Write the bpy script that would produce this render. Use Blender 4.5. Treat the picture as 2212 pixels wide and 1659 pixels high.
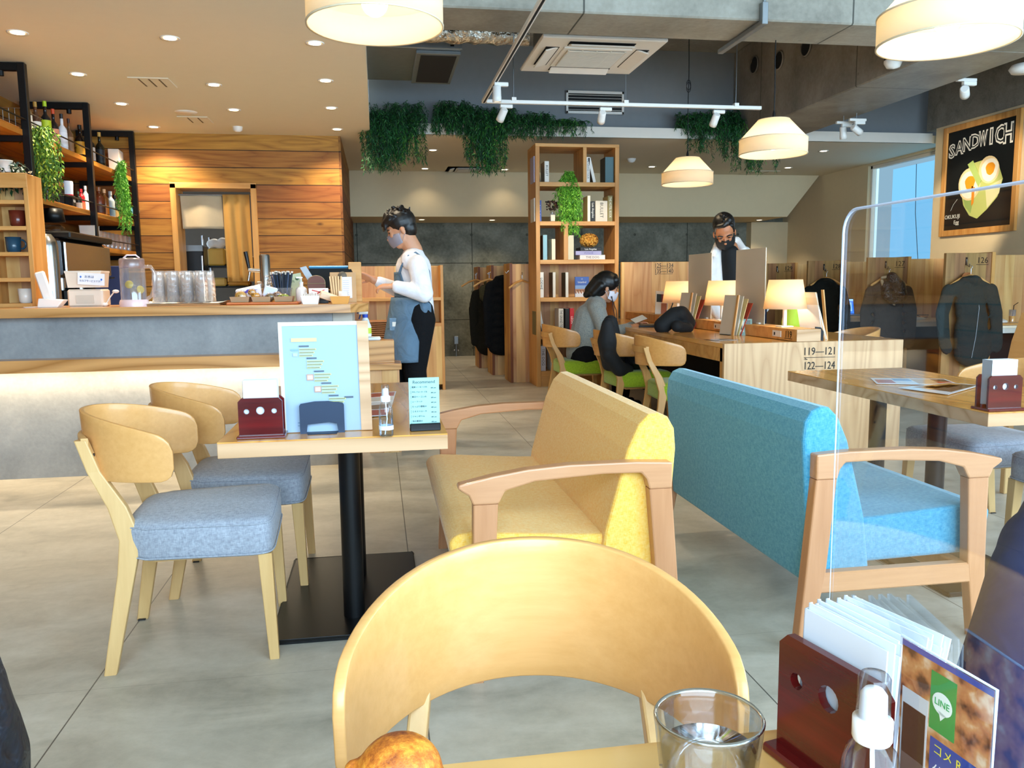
import bpy, bmesh, math, random
from mathutils import Vector, Matrix, Euler
R = math.radians
random.seed(7)
for o in list(bpy.data.objects): bpy.data.objects.remove(o)
SC = bpy.context.scene; COL = SC.collection

# ---------------------------------------------------------------- camera
CX, CY, FPX, EYE = 1106.0, 829.5, 1758.5, 1.15
YAW, PIT, ROL = 0.1612, 0.1225, -0.01127
_f = Vector((math.sin(YAW)*math.cos(PIT), math.cos(YAW)*math.cos(PIT), -math.sin(PIT)))
_r = Vector((math.cos(YAW), -math.sin(YAW), 0)); _u = _r.cross(_f)
_R = _r*math.cos(ROL)+_u*math.sin(ROL); _U = -_r*math.sin(ROL)+_u*math.cos(ROL)
cam = bpy.data.objects.new('camera', bpy.data.cameras.new('camera')); COL.objects.link(cam)
cam.data.sensor_width = 36; cam.data.lens = 36*FPX/2212; cam.data.clip_start = .02
cam.matrix_world = Matrix(((_R.x,_U.x,-_f.x,0),(_R.y,_U.y,-_f.y,0),(_R.z,_U.z,-_f.z,EYE),(0,0,0,1)))
SC.camera = cam
# survey helpers: a sight line met with the plane a thing really stands in (depth, side or height in metres)
def ray(px,py): return _f+_R*((px-CX)/FPX)-_U*((py-CY)/FPX)
def aZ(px,py,z): d=ray(px,py); t=(z-EYE)/d.z; return Vector((d.x*t,d.y*t,z))
def aY(px,py,y): d=ray(px,py); t=y/d.y; return Vector((d.x*t,y,EYE+d.z*t))
def aX(px,py,x): d=ray(px,py); t=x/d.x; return Vector((x,d.y*t,EYE+d.z*t))

# ---------------------------------------------------------------- world, daylight, exposure
SC.view_settings.view_transform='Standard'; SC.view_settings.look='None'; SC.view_settings.gamma=1
SC.view_settings.exposure=1.0; SC.view_settings.use_curve_mapping=False
w=bpy.data.worlds.new('world'); SC.world=w; w.use_nodes=True
w.node_tree.nodes['Background'].inputs[0].default_value=(.62,.8,1,1); w.node_tree.nodes['Background'].inputs[1].default_value=.9
SC.cycles.max_bounces=8; SC.cycles.diffuse_bounces=4; SC.cycles.glossy_bounces=3; SC.cycles.transmission_bounces=8; SC.cycles.transparent_max_bounces=12
SC.cycles.caustics_reflective=False; SC.cycles.caustics_refractive=False; SC.cycles.sample_clamp_indirect=6
def light(name,kind,loc,power,color,target=None,size=.1,size_y=None,spot=None,blend=.6,parent=None,spread=None):
    d=bpy.data.lights.new(name,kind); d.energy=power; d.color=color
    if kind=='AREA':
        d.size=size
        if size_y: d.shape='RECTANGLE'; d.size_y=size_y
        if spread: d.spread=spread
    else: d.shadow_soft_size=size
    if kind=='SPOT': d.spot_size=spot or R(100); d.spot_blend=blend
    o=bpy.data.objects.new(name,d); COL.objects.link(o); o.location=loc
    if target is not None: o.rotation_euler=(Vector(target)-Vector(loc)).to_track_quat('-Z','Y').to_euler()
    return o
WARM=(1,.84,.60); COOL=(.54,.78,1.0)
# daylight through the shop window behind the camera
light('daylight','AREA',(2.2,-1.9,1.95),370,COOL,(2.2,2.6,.2),7.6,2.3)
light('daylight','AREA',(6.2,2.0,1.7),130,COOL,(0,3.0,.8),3.6,2.4)

# ---------------------------------------------------------------- materials
def lin(h):
    if not isinstance(h,str): return tuple(h)+(1,)
    c=[int(h[i:i+2],16)/255 for i in (0,2,4)]
    return tuple((x/12.92 if x<=.04045 else ((x+.055)/1.055)**2.4) for x in c)+(1,)
def node(nt,t,**k):
    n=nt.nodes.new(t)
    for a,v in k.items():
        if a.startswith('_'): setattr(n,a[1:],v)
        else:
            key=a.replace('__',' ')
            s=n.inputs[int(key[1:])] if key[0]=='i' and key[1:].isdigit() else n.inputs[key]
            if hasattr(v,'links') or isinstance(v,bpy.types.NodeSocket): nt.links.new(v,s)
            else: s.default_value=v
    return n
def base(name,col,rough=.5,metal=0,spec=.5,**k):
    m=bpy.data.materials.new(name); m.use_nodes=True; nt=m.node_tree; b=nt.nodes['Principled BSDF']
    b.inputs['Roughness'].default_value=rough; b.inputs['Metallic'].default_value=metal
    b.inputs['Specular IOR Level'].default_value=spec
    for a,v in k.items(): b.inputs[a.replace('__',' ')].default_value=v
    if isinstance(col,bpy.types.NodeSocket): pass
    else: b.inputs['Base Color'].default_value=lin(col)
    m.diffuse_color=lin(col) if not isinstance(col,bpy.types.NodeSocket) else (1,1,1,1)
    return m,nt,b
_pc={}
def plain(col,rough=.5,metal=0,spec=.5,var=.06,**k):
    """plain surface with a very faint procedural unevenness"""
    key=(str(col),rough,metal,spec,var,str(k))
    if key in _pc: return _pc[key]
    m,nt,b=base('surface_'+str(len(_pc)),col,rough,metal,spec,**k)
    if var:
        tc=node(nt,'ShaderNodeTexCoord'); n=node(nt,'ShaderNodeTexNoise',Vector=tc.outputs['Object'],Scale=14.,Detail=3.)
        c=lin(col)
        mx=node(nt,'ShaderNodeMix',_data_type='RGBA',i0=n.outputs['Fac'],i6=tuple(x*(1-var) for x in c[:3])+(1,),i7=tuple(min(1,x*(1+var)) for x in c[:3])+(1,))
        nt.links.new(mx.outputs[2],b.inputs['Base Color'])
    _pc[key]=m; return m
def emis(name,col,strength):
    m=bpy.data.materials.new(name); m.use_nodes=True; nt=m.node_tree; nt.nodes.clear()
    e=node(nt,'ShaderNodeEmission',Color=lin(col),Strength=strength); o=node(nt,'ShaderNodeOutputMaterial',Surface=e.outputs[0]); return m
def ramp(nt,fac,stops):
    r=node(nt,'ShaderNodeValToRGB',Fac=fac); cr=r.color_ramp
    while len(cr.elements)<len(stops): cr.elements.new(.5)
    for e,(p,c) in zip(cr.elements,stops): e.position=p; e.color=lin(c)
    return r.outputs['Color']
def math_(nt,op,a,b=None,c=None):
    n=node(nt,'ShaderNodeMath',_operation=op)
    for i,v in enumerate((a,b,c)):
        if v is None: continue
        if isinstance(v,bpy.types.NodeSocket): nt.links.new(v,n.inputs[i])
        else: n.inputs[i].default_value=v
    return n.outputs[0]
def mixc(nt,f,a,b,mode='MIX'):
    n=node(nt,'ShaderNodeMix',_data_type='RGBA',_blend_type=mode)
    for i,v in ((0,f),(6,a),(7,b)):
        if isinstance(v,bpy.types.NodeSocket): nt.links.new(v,n.inputs[i])
        else: n.inputs[i].default_value=v if i==0 else lin(v)
    return n.outputs[2]
def wood(name,c1,c2,axis=0,rough=.42,grain=1.,rings=.5,plank=None,knots=0,dark='4a2812',spec=.4,ringfreq=9,coat=0):
    """axis: grain direction; plank=(axis, width, offset, tonal spread, gap strength) lays boards side by side"""
    m,nt,b=base(name,c1,rough,0,spec); m.diffuse_color=lin(c1)
    if coat: b.inputs['Coat Weight'].default_value=coat; b.inputs['Coat Roughness'].default_value=.08
    tc=node(nt,'ShaderNodeTexCoord'); vec=tc.outputs['Object']; sep=node(nt,'ShaderNodeSeparateXYZ',Vector=vec)
    tone=None; gap=None
    if plank:
        ax,wd,off,spread,gs=plank
        q=math_(nt,'DIVIDE',math_(nt,'ADD',sep.outputs[ax],off),wd)
        idx=math_(nt,'FLOOR',q); fr=math_(nt,'FRACT',q)
        wn=node(nt,'ShaderNodeTexWhiteNoise',_noise_dimensions='1D',W=idx); tone=wn.outputs['Value']
        e=math_(nt,'MINIMUM',fr,math_(nt,'SUBTRACT',1.,fr)); gap=math_(nt,'LESS_THAN',e,gs)
        shift=node(nt,'ShaderNodeCombineXYZ'); 
        for i in range(3): nt.links.new(math_(nt,'MULTIPLY',tone,7.3+i),shift.inputs[i])
        va=node(nt,'ShaderNodeVectorMath',_operation='ADD'); nt.links.new(vec,va.inputs[0]); nt.links.new(shift.outputs[0],va.inputs[1]); vec=va.outputs[0]
    s=[10*grain]*3; s[axis]=.55*grain
    mp=node(nt,'ShaderNodeMapping',Vector=vec,Scale=tuple(s)); 
    n1=node(nt,'ShaderNodeTexNoise',Vector=mp.outputs[0],Scale=3.2,Detail=6.,Roughness=.65)
    s2=[2.6*grain]*3; s2[axis]=.32*grain
    mp2=node(nt,'ShaderNodeMapping',Vector=vec,Scale=tuple(s2))
    n2=node(nt,'ShaderNodeTexNoise',Vector=mp2.outputs[0],Scale=1.4,Detail=1.5,Roughness=.4)
    rg=math_(nt,'PINGPONG',math_(nt,'MULTIPLY',n2.outputs['Fac'],float(ringfreq)),.5)
    rg=math_(nt,'POWER',math_(nt,'MULTIPLY',rg,2.),.55)
    f=math_(nt,'ADD',math_(nt,'MULTIPLY',n1.outputs['Fac'],1-rings),math_(nt,'MULTIPLY',math_(nt,'SUBTRACT',1.,rg),rings))
    col=ramp(nt,f,[(.25,c1),(.75,c2)])
    if tone is not None:
        k=node(nt,'ShaderNodeHueSaturation',Color=col); nt.links.new(math_(nt,'ADD',math_(nt,'MULTIPLY',tone,spread),1-spread*.55),k.inputs['Value'])
        nt.links.new(math_(nt,'ADD',math_(nt,'MULTIPLY',tone,.03),.485),k.inputs['Hue']); col=k.outputs[0]
    if knots:
        s3=[1.]*3; s3[axis]=.45
        mk=node(nt,'ShaderNodeMapping',Vector=vec,Scale=tuple(s3)); vo=node(nt,'ShaderNodeTexVoronoi',Vector=mk.outputs[0],Scale=float(knots))
        kf=math_(nt,'SUBTRACT',1.,math_(nt,'SMOOTH_MIN',math_(nt,'MULTIPLY',vo.outputs['Distance'],9.),1.,.1)); kf=math_(nt,'MAXIMUM',kf,0.)
        col=mixc(nt,kf,col,dark)
    if gap is not None: col=mixc(nt,gap,col,'2a1608' if gs>.012 else dark)
    nt.links.new(col,b.inputs['Base Color'])
    bp=node(nt,'ShaderNodeBump',Strength=.12,Distance=.002,Height=f); nt.links.new(bp.outputs[0],b.inputs['Normal'])
    return m
def fabric(name,c1,c2,c3=None,freq=1500,rough=.9):
    m,nt,b=base(name,c1,rough,0,.2); m.diffuse_color=lin(c1)
    b.inputs['Sheen Weight'].default_value=.25
    tc=node(nt,'ShaderNodeTexCoord'); cols=None; fs=[]
    for sc in ((freq*.05,freq*.05,freq*.35),(freq*.35,freq*.05,freq*.05),(freq*.05,freq*.35,freq*.05)):
        mp=node(nt,'ShaderNodeMapping',Vector=tc.outputs['Object'],Scale=sc); n=node(nt,'ShaderNodeTexNoise',Vector=mp.outputs[0],Scale=1.,Detail=2.); fs.append(n.outputs['Fac'])
    f=math_(nt,'DIVIDE',math_(nt,'ADD',math_(nt,'ADD',fs[0],fs[1]),fs[2]),3.)
    col=ramp(nt,f,[(.38,c1),(.62,c2)]) 
    nt.links.new(col,b.inputs['Base Color'])
    bp=node(nt,'ShaderNodeBump',Strength=.35,Distance=.001,Height=f); nt.links.new(bp.outputs[0],b.inputs['Normal'])
    return m
def glassy(name,col=(1,1,1),rough=0.,ior=1.45,alpha_mix=.55,fac=.5,glint=0):
    """thin clear material: mostly see-through with real reflections"""
    m=bpy.data.materials.new(name); m.use_nodes=True; nt=m.node_tree; nt.nodes.clear()
    t=node(nt,'ShaderNodeBsdfTransparent',Color=tuple(col)+(1,)); g=node(nt,'ShaderNodeBsdfGlossy',Roughness=max(rough,.02))
    fr=node(nt,'ShaderNodeFresnel',IOR=ior); f=math_(nt,'MINIMUM',math_(nt,'ADD',math_(nt,'MULTIPLY',fr.outputs[0],fac),alpha_mix*.03),1.)
    mx=node(nt,'ShaderNodeMixShader',i0=f,i1=t.outputs[0],i2=g.outputs[0])
    if glint:  # white diffuse share stands in for light refracted inside the glass
        df=node(nt,'ShaderNodeBsdfTranslucent',Color=(.95,.96,1,1)); dd=node(nt,'ShaderNodeBsdfDiffuse',Color=(.95,.96,1,1)); ds=node(nt,'ShaderNodeMixShader',i0=.5,i1=df.outputs[0],i2=dd.outputs[0]); mx=node(nt,'ShaderNodeMixShader',i0=glint,i1=mx.outputs[0],i2=ds.outputs[0])
    node(nt,'ShaderNodeOutputMaterial',Surface=mx.outputs[0]); return m

# ---------------------------------------------------------------- mesh builder
class MB:
    def __init__(s): s.v=[]; s.f=[]; s.mi=[]; s.sm=[]; s.mats=[]; s.M=Matrix()
    def at(s,loc=(0,0,0),rot=(0,0,0),sc=1):
        S=Matrix.Diagonal((sc,sc,sc,1)) if not hasattr(sc,'__len__') else Matrix.Diagonal((*sc,1))
        s.M=Matrix.Translation(loc)@Euler(rot).to_matrix().to_4x4()@S; return s
    def add(s,vs,fs,mat,smooth=False):
        if mat not in s.mats: s.mats.append(mat)
        k=s.mats.index(mat); n=len(s.v); s.v+=[tuple(s.M@Vector(p)) for p in vs]
        for f in fs: s.f.append([i+n for i in f]); s.mi.append(k); s.sm.append(smooth)
        return s
    def box(s,x0,x1,y0,y1,z0,z1,mat,b=0.):
        x0,x1=min(x0,x1),max(x0,x1); y0,y1=min(y0,y1),max(y0,y1); z0,z1=min(z0,z1),max(z0,z1)
        b=min(b,(x1-x0)*.45,(y1-y0)*.45,(z1-z0)*.45)
        if b<=0:
            vs=[(x,y,z) for x in (x0,x1) for y in (y0,y1) for z in (z0,z1)]
            return s.add(vs,[(0,1,3,2),(4,6,7,5),(0,4,5,1),(2,3,7,6),(0,2,6,4),(1,5,7,3)],mat)
        vs=[];ids={}
        for i,x in enumerate((x0,x1)):
            for j,y in enumerate((y0,y1)):
                for k,z in enumerate((z0,z1)):
                    dx,dy,dz=(b,-b)[i],(b,-b)[j],(b,-b)[k]
                    for a,p in enumerate(((x,y+dy,z+dz),(x+dx,y,z+dz),(x+dx,y+dy,z))): ids[i,j,k,a]=len(vs); vs.append(p)
        fs=[]
        for i in (0,1):
            fs.append([ids[i,j,k,0] for j,k in ((0,0),(1,0),(1,1),(0,1))][::(1 if i else -1)])
            fs.append([ids[j,i,k,1] for j,k in ((0,0),(1,0),(1,1),(0,1))][::(-1 if i else 1)])
            fs.append([ids[j,k,i,2] for j,k in ((0,0),(1,0),(1,1),(0,1))][::(1 if i else -1)])
        for i in (0,1):
            for j in (0,1):
                fl=(i+j)%2==0
                q=[ids[0,i,j,1],ids[1,i,j,1],ids[1,i,j,2],ids[0,i,j,2]]; fs.append(q[::1 if fl else -1])
                q=[ids[i,0,j,0],ids[i,1,j,0],ids[i,1,j,2],ids[i,0,j,2]]; fs.append(q[::-1 if fl else 1])
                q=[ids[i,j,0,0],ids[i,j,1,0],ids[i,j,1,1],ids[i,j,0,1]]; fs.append(q[::1 if fl else -1])
        for (i,j,k,a) in [t for t in ids if t[3]==0]:
            q=[ids[i,j,k,0],ids[i,j,k,1],ids[i,j,k,2]]; fs.append(q[::1 if (i+j+k)%2 else -1])
        return s.add(vs,fs,mat)
    def rings(s,rs,mat,cap=True,smooth=True,closed=True):
        n=len(rs[0]); vs=[p for r in rs for p in r]; fs=[]
        for i in range(len(rs)-1):
            for j in range(n if closed else n-1):
                k=(j+1)%n; fs.append((i*n+j,i*n+k,(i+1)*n+k,(i+1)*n+j))
        s.add(vs,fs,mat,smooth)
        if cap and closed: s.add(rs[0],[tuple(range(n))[::-1]],mat); s.add(rs[-1],[tuple(range(n))],mat)
        return s
    def lathe(s,prof,mat,n=20,c=(0,0,0),cap=True,smooth=True):
        return s.rings([[(c[0]+r*math.cos(2*math.pi*i/n),c[1]+r*math.sin(2*math.pi*i/n),c[2]+z) for i in range(n)] for r,z in prof],mat,cap,smooth)
    def tube(s,pts,r,mat,n=8,cap=True,flat=1.,smooth=True,square=False):
        pts=[Vector(p) for p in pts]; rs=[r]*len(pts) if not hasattr(r,'__len__') else r; out=[]
        up=Vector((0,0,1)) if abs((pts[-1]-pts[0]).normalized().z)<.9 else Vector((0,1,0))
        for i,p in enumerate(pts):
            t=(pts[min(i+1,len(pts)-1)]-pts[max(i-1,0)]).normalized(); a=t.cross(up).normalized(); bb=a.cross(t)
            if square: ring=[p+a*(x*rs[i])+bb*(y*rs[i]*flat) for x,y in ((-1,-1),(1,-1),(1,1),(-1,1))]
            else: ring=[p+a*(math.cos(2*math.pi*k/n)*rs[i])+bb*(math.sin(2*math.pi*k/n)*rs[i]*flat) for k in range(n)]
            out.append(ring)
        return s.rings(out,mat,cap,smooth and not square)
    def ball(s,c,r,mat,n=12,sc=(1,1,1)):
        h=n//2+1
        return s.rings([[(c[0]+sc[0]*r*math.sin(a)*math.cos(2*math.pi*i/n),c[1]+sc[1]*r*math.sin(a)*math.sin(2*math.pi*i/n),c[2]-sc[2]*r*math.cos(a)) for i in range(n)] for a in [max(.02,min(math.pi-.02,math.pi*k/h)) for k in range(h+1)]],mat)
    def limb(s,pts,rs,mat,n=10):
        for p,r in zip(pts,rs): s.ball(p,r,mat,n)
        for i in range(len(pts)-1): s.tube([pts[i],pts[i+1]],[rs[i],rs[i+1]],mat,n)
        return s
    def prism(s,poly,d0,d1,mat,plane='xz',smooth=False):
        f={'xz':lambda a,b,d:(a,d,b),'xy':lambda a,b,d:(a,b,d),'yz':lambda a,b,d:(d,a,b)}[plane]
        n=len(poly); vs=[f(a,b,d0) for a,b in poly]+[f(a,b,d1) for a,b in poly]
        fs=[tuple(range(n))[::-1],tuple(range(n,2*n))]+[(i,(i+1)%n,(i+1)%n+n,i+n) for i in range(n)]
        return s.add(vs,fs,mat,smooth)
    def sheet(s,fn,nu,nv,mat,smooth=True,thick=0):
        vs=[fn(i/nu,j/nv) for i in range(nu+1) for j in range(nv+1)]
        fs=[(i*(nv+1)+j,(i+1)*(nv+1)+j,(i+1)*(nv+1)+j+1,i*(nv+1)+j+1) for i in range(nu) for j in range(nv)]
        return s.add(vs,fs,mat,smooth)
    def text(s,t,size,mat,loc,rot=(R(90),0,0),align='CENTER',ext=.0004,wmax=None,off=0):
        me=textmesh(t,align,ext/size,off); M0=s.M
        k=size
        if wmax:
            xs=[v.co.x for v in me.vertices] or [0,1]; wd=(max(xs)-min(xs))*size; sx=min(1,wmax/wd) if wd else 1
        else: sx=1
        s.M=M0@Matrix.Translation(loc)@Euler(rot).to_matrix().to_4x4()@Matrix.Diagonal((k*sx,k,k,1))
        s.add([tuple(v.co) for v in me.vertices],[tuple(p.vertices) for p in me.polygons],mat); s.M=M0; return s
    def obj(s,name,parent=None,bev=None,sub=0,loc=None,rot=None,solid=0,remesh=0,**kw):
        me=bpy.data.meshes.new(name); me.from_pydata(s.v,[],s.f)
        for m in s.mats: me.materials.append(m)
        me.polygons.foreach_set('material_index',s.mi); me.polygons.foreach_set('use_smooth',s.sm); me.update()
        o=bpy.data.objects.new(name,me); COL.objects.link(o); o.parent=parent
        if loc is not None: o.location=loc
        if rot is not None: o.rotation_euler=rot
        if solid: q=o.modifiers.new('s','SOLIDIFY'); q.thickness=solid; q.offset=0
        if remesh:
            q=o.modifiers.new('r','REMESH'); q.mode='VOXEL'; q.voxel_size=remesh; q.use_smooth_shade=True
            q=o.modifiers.new('sm','SMOOTH'); q.factor=.6; q.iterations=4
        if bev: q=o.modifiers.new('b','BEVEL'); q.width=bev[0]; q.segments=bev[1]; q.limit_method='ANGLE'; q.angle_limit=R(40); q.harden_normals=False
        if sub: q=o.modifiers.new('u','SUBSURF'); q.levels=sub; q.render_levels=sub
        for a,b in kw.items(): o[a]=b
        return o
_tm={}
def textmesh(t,align,ext,off=0):
    key=(t,align,round(ext,4),off)
    if key in _tm: return _tm[key]
    c=bpy.data.curves.new('lettering','FONT'); c.body=t; c.align_x=align; c.align_y='CENTER'; c.extrude=ext; c.offset=off; c.resolution_u=2
    o=bpy.data.objects.new('lettering',c); COL.objects.link(o)
    me=bpy.data.meshes.new_from_object(o.evaluated_get(bpy.context.evaluated_depsgraph_get())); bpy.data.objects.remove(o); _tm[key]=me; return me
def tag(o,label=None,cat=None,group=None,kind=None):
    if label: o['label']=label
    if cat: o['category']=cat
    if group: o['group']=group
    if kind: o['kind']=kind
    return o
def thing(name,label,cat,loc=(0,0,0),rz=0,group=None):
    o=bpy.data.objects.new(name,None); COL.objects.link(o); o.location=loc; o.rotation_euler=(0,0,rz); o.empty_display_size=.1
    return tag(o,label,cat,group)
def dup(o,loc=None,rz=None,label=None,group=None,parent=None):
    c=o.copy(); COL.objects.link(c); c.parent=parent
    if loc is not None: c.location=loc
    if rz is not None: c.rotation_euler=(0,0,rz)
    if label: c['label']=label
    if group: c['group']=group
    for ch in list(o.children): dup(ch,parent=c)
    return c
def struct(mb,name,parent=None,**k):
    o=mb.obj(name,parent,**k)
    if parent is None: o['kind']='structure'
    return o
# ================================================================ materials of the place
M_floor,nt,b=base('floor_resin','b5aea2',.38,0,.5)
tc=node(nt,'ShaderNodeTexCoord'); sp=node(nt,'ShaderNodeSeparateXYZ',Vector=tc.outputs['Object'])
mp=node(nt,'ShaderNodeMapping',Vector=tc.outputs['Object'],Scale=(1.,1.9,1.),Rotation=(0,0,.25)); n1=node(nt,'ShaderNodeTexNoise',Vector=mp.outputs[0],Scale=2.2,Detail=7.,Roughness=.6,Distortion=.7)
n2=node(nt,'ShaderNodeTexNoise',Vector=tc.outputs['Object'],Scale=22.,Detail=4.,Roughness=.7)
f=math_(nt,'ADD',math_(nt,'MULTIPLY',n1.outputs['Fac'],.75),math_(nt,'MULTIPLY',n2.outputs['Fac'],.25))
col=ramp(nt,f,[(.3,'9a9486'),(.5,'b9b2a3'),(.7,'cfc8ba')])
def lines(nt,ax,period,off,wd):
    q=math_(nt,'FRACT',math_(nt,'DIVIDE',math_(nt,'ADD',ax,off),period)); return math_(nt,'LESS_THAN',q,wd/period)
lx=lines(nt,sp.outputs[0],.95,.857,.004)
ly=lines(nt,sp.outputs[1],.95,.455,.002)
col=mixc(nt,math_(nt,'MAXIMUM',math_(nt,'MULTIPLY',lx,.85),math_(nt,'MULTIPLY',ly,.35)),col,'3b3630')
nt.links.new(col,b.inputs['Base Color']); nt.links.new(math_(nt,'ADD',math_(nt,'MULTIPLY',n1.outputs['Fac'],.25),.24),b.inputs['Roughness'])
def concrete(name,c1,c2,c3,panel=None,scale=1.,rough=.75,axis=0):
    m,nt,b=base(name,c2,rough,0,.35); tc=node(nt,'ShaderNodeTexCoord'); vec=tc.outputs['Object']
    n1=node(nt,'ShaderNodeTexNoise',Vector=vec,Scale=1.7*scale,Detail=8.,Roughness=.62,Distortion=.4)
    n2=node(nt,'ShaderNodeTexNoise',Vector=vec,Scale=30.*scale,Detail=3.)
    f=math_(nt,'ADD',math_(nt,'MULTIPLY',n1.outputs['Fac'],.8),math_(nt,'MULTIPLY',n2.outputs['Fac'],.2))
    col=ramp(nt,f,[(.3,c1),(.5,c2),(.7,c3)])
    vo=node(nt,'ShaderNodeTexVoronoi',Vector=vec,Scale=4.*scale); pit=math_(nt,'LESS_THAN',vo.outputs['Distance'],.055); col=mixc(nt,math_(nt,'MULTIPLY',pit,.55),col,c1)
    if panel:
        sp=node(nt,'ShaderNodeSeparateXYZ',Vector=vec); pw,ph,ox,oz=panel
        a=lines(nt,sp.outputs[axis],pw,ox,.012); c=lines(nt,sp.outputs[2],ph,oz,.012)
        col=mixc(nt,math_(nt,'MULTIPLY',math_(nt,'MAXIMUM',a,c),.85),col,'2c2c26')
        hx=math_(nt,'FRACT',math_(nt,'DIVIDE',math_(nt,'ADD',sp.outputs[axis],ox+pw*.25),pw*.5)); hz=math_(nt,'FRACT',math_(nt,'DIVIDE',math_(nt,'ADD',sp.outputs[2],oz+ph*.25),ph*.5))
        dx=math_(nt,'MULTIPLY',math_(nt,'SUBTRACT',hx,.5),pw*.5); dz=math_(nt,'MULTIPLY',math_(nt,'SUBTRACT',hz,.5),ph*.5)
        d=math_(nt,'SQRT',math_(nt,'ADD',math_(nt,'MULTIPLY',dx,dx),math_(nt,'MULTIPLY',dz,dz)))
        col=mixc(nt,math_(nt,'MULTIPLY',math_(nt,'LESS_THAN',d,.022),.85),col,c1)
    nt.links.new(col,b.inputs['Base Color'])
    bp=node(nt,'ShaderNodeBump',Strength=.25,Distance=.01,Height=f); nt.links.new(bp.outputs[0],b.inputs['Normal']); return m
M_conc=concrete('cast_concrete','4a4b40','7b7b6d','a1a091',(1.8,.9,.3,.32))
M_beam=concrete('beam_concrete','6e695f','8d887c','a5a196',(1.8,2.2,.5,.0),rough=.5)
M_beamY=concrete('beam_concrete_side','67625a','857f75','9d988e',(1.8,2.2,.5,.0),rough=.45,axis=1)
M_rough=concrete('rough_concrete','6b665c','8b857a','a39c8f',None,2.,.9)
M_counterface=concrete('counter_plaster','7b7d7f','919394','a3a4a4',None,1.5,.8)
M_plaster=plain('decaa4',.85,var=.03); M_white=plain('e6dfd4',.75,var=.02); M_ceil=plain('e0d6be',.85,var=.02)
M_blue=plain('84878a',.85,var=.05)
M_planks=wood('reclaimed_planks','b07634','7d471b',0,.55,1.5,.3,(2,.178,.085,.5,.022),5,'3b1c0a',.3,10)
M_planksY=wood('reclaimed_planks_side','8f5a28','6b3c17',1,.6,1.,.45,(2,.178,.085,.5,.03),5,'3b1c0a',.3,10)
M_oak=wood('oak_light','d2a468','b98449',0,.3,1.,.55,None,0,'5b3416',.5,10,coat=.35)
M_oakY=wood('oak_light_lengthwise','cf9d5c','b47c3c',1,.28,1.,.55,None,0,'5b3416',.5,12,coat=.4)
M_ash=wood('ash_edge','cda47c','b08559',0,.4,1.,.6,None,0,'7b5430',.4,12)
M_beech=wood('beech_ply','dfa868','d29a58',1,.34,2.,.06,None,0,'8b5a2a',.45,5,coat=.2)
M_beechV=wood('beech_leg','dbb47a','cba066',2,.38,1.5,.25,None,0,'8b5a2a',.4,6)
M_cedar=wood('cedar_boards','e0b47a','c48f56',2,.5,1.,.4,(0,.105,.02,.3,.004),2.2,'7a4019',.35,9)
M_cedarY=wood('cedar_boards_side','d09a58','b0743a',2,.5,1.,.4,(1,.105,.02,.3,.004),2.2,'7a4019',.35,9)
M_cedarD=wood('cedar_boards_dark','a57c4c','7d5a34',2,.5,1.,.4,(0,.105,.02,.3,.004),2.2,'5a3015',.35,9)  # darker veneer, with the shade on the hook panels put into its colour
M_pine=wood('pine_shelf','dba562','c08442',0,.45,1.,.4,None,0,'7a4a20',.35,8)
M_pineZ=wood('pine_upright','d49c58','b87b3a',2,.45,1.,.4,None,0,'7a4a20',.35,8)
M_desk=wood('desk_front_ash','d0a97f','b68d64',2,.45,1.,.45,None,0,'8b6038',.35,16)
M_black=plain('08090b',.38,var=.02,spec=.3); M_steel=plain('b9bcc0',.22,1,var=.03); M_galv=plain('8e9498',.4,.8,var=.15)
M_wmetal=plain('e9e6e0',.4,var=.02); M_dark=plain('0b0b0d',.8,var=0); M_rub=plain('1b1b1d',.6)
M_glass=glassy('clear_glass',(.97,.99,1.),0,1.45,.5); M_acry=glassy('clear_acrylic',(.985,.99,.995),0,1.49,.0,.16)

# ================================================================ the setting
XL,XR,YB=-3.05,6.8,13.08
struct(MB().box(XL-.2,XR+.3,-2.2,YB+.2,-.1,0,M_floor),'floor')
struct(MB().box(-.05,XR+.2,-2.2,9.35,3.75,3.9,M_beam),'ceiling')
struct(MB().box(XL-.2,-.03,-2.2,9.01,2.75,3.9,M_ceil),'ceiling')
struct(MB().box(XL-.2,XR+.2,9.01,YB+.2,2.75,2.84,M_ceil),'ceiling')
struct(MB().box(-.03,6.55,9.0,9.03,2.75,2.862,M_white).box(-.03,6.55,9.03,9.2,2.84,2.862,M_white),'trim_1')
struct(MB().box(-.03,XR+.2,9.2,9.35,2.84,3.75,M_blue),'wall_upper')
struct(MB().box(XL-.2,XR+.2,YB,YB+.15,0,2.75,M_conc),'wall_back')
struct(MB().prism([(-.35,2.115),(6.25,2.125),(6.76,2.75),(-.35,2.75)],11.89,YB,M_plaster),'wall_bulkhead')
struct(MB().box(6.15,XR,12.9,YB,0,2.12,M_plaster),'wall_back_right')
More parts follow.
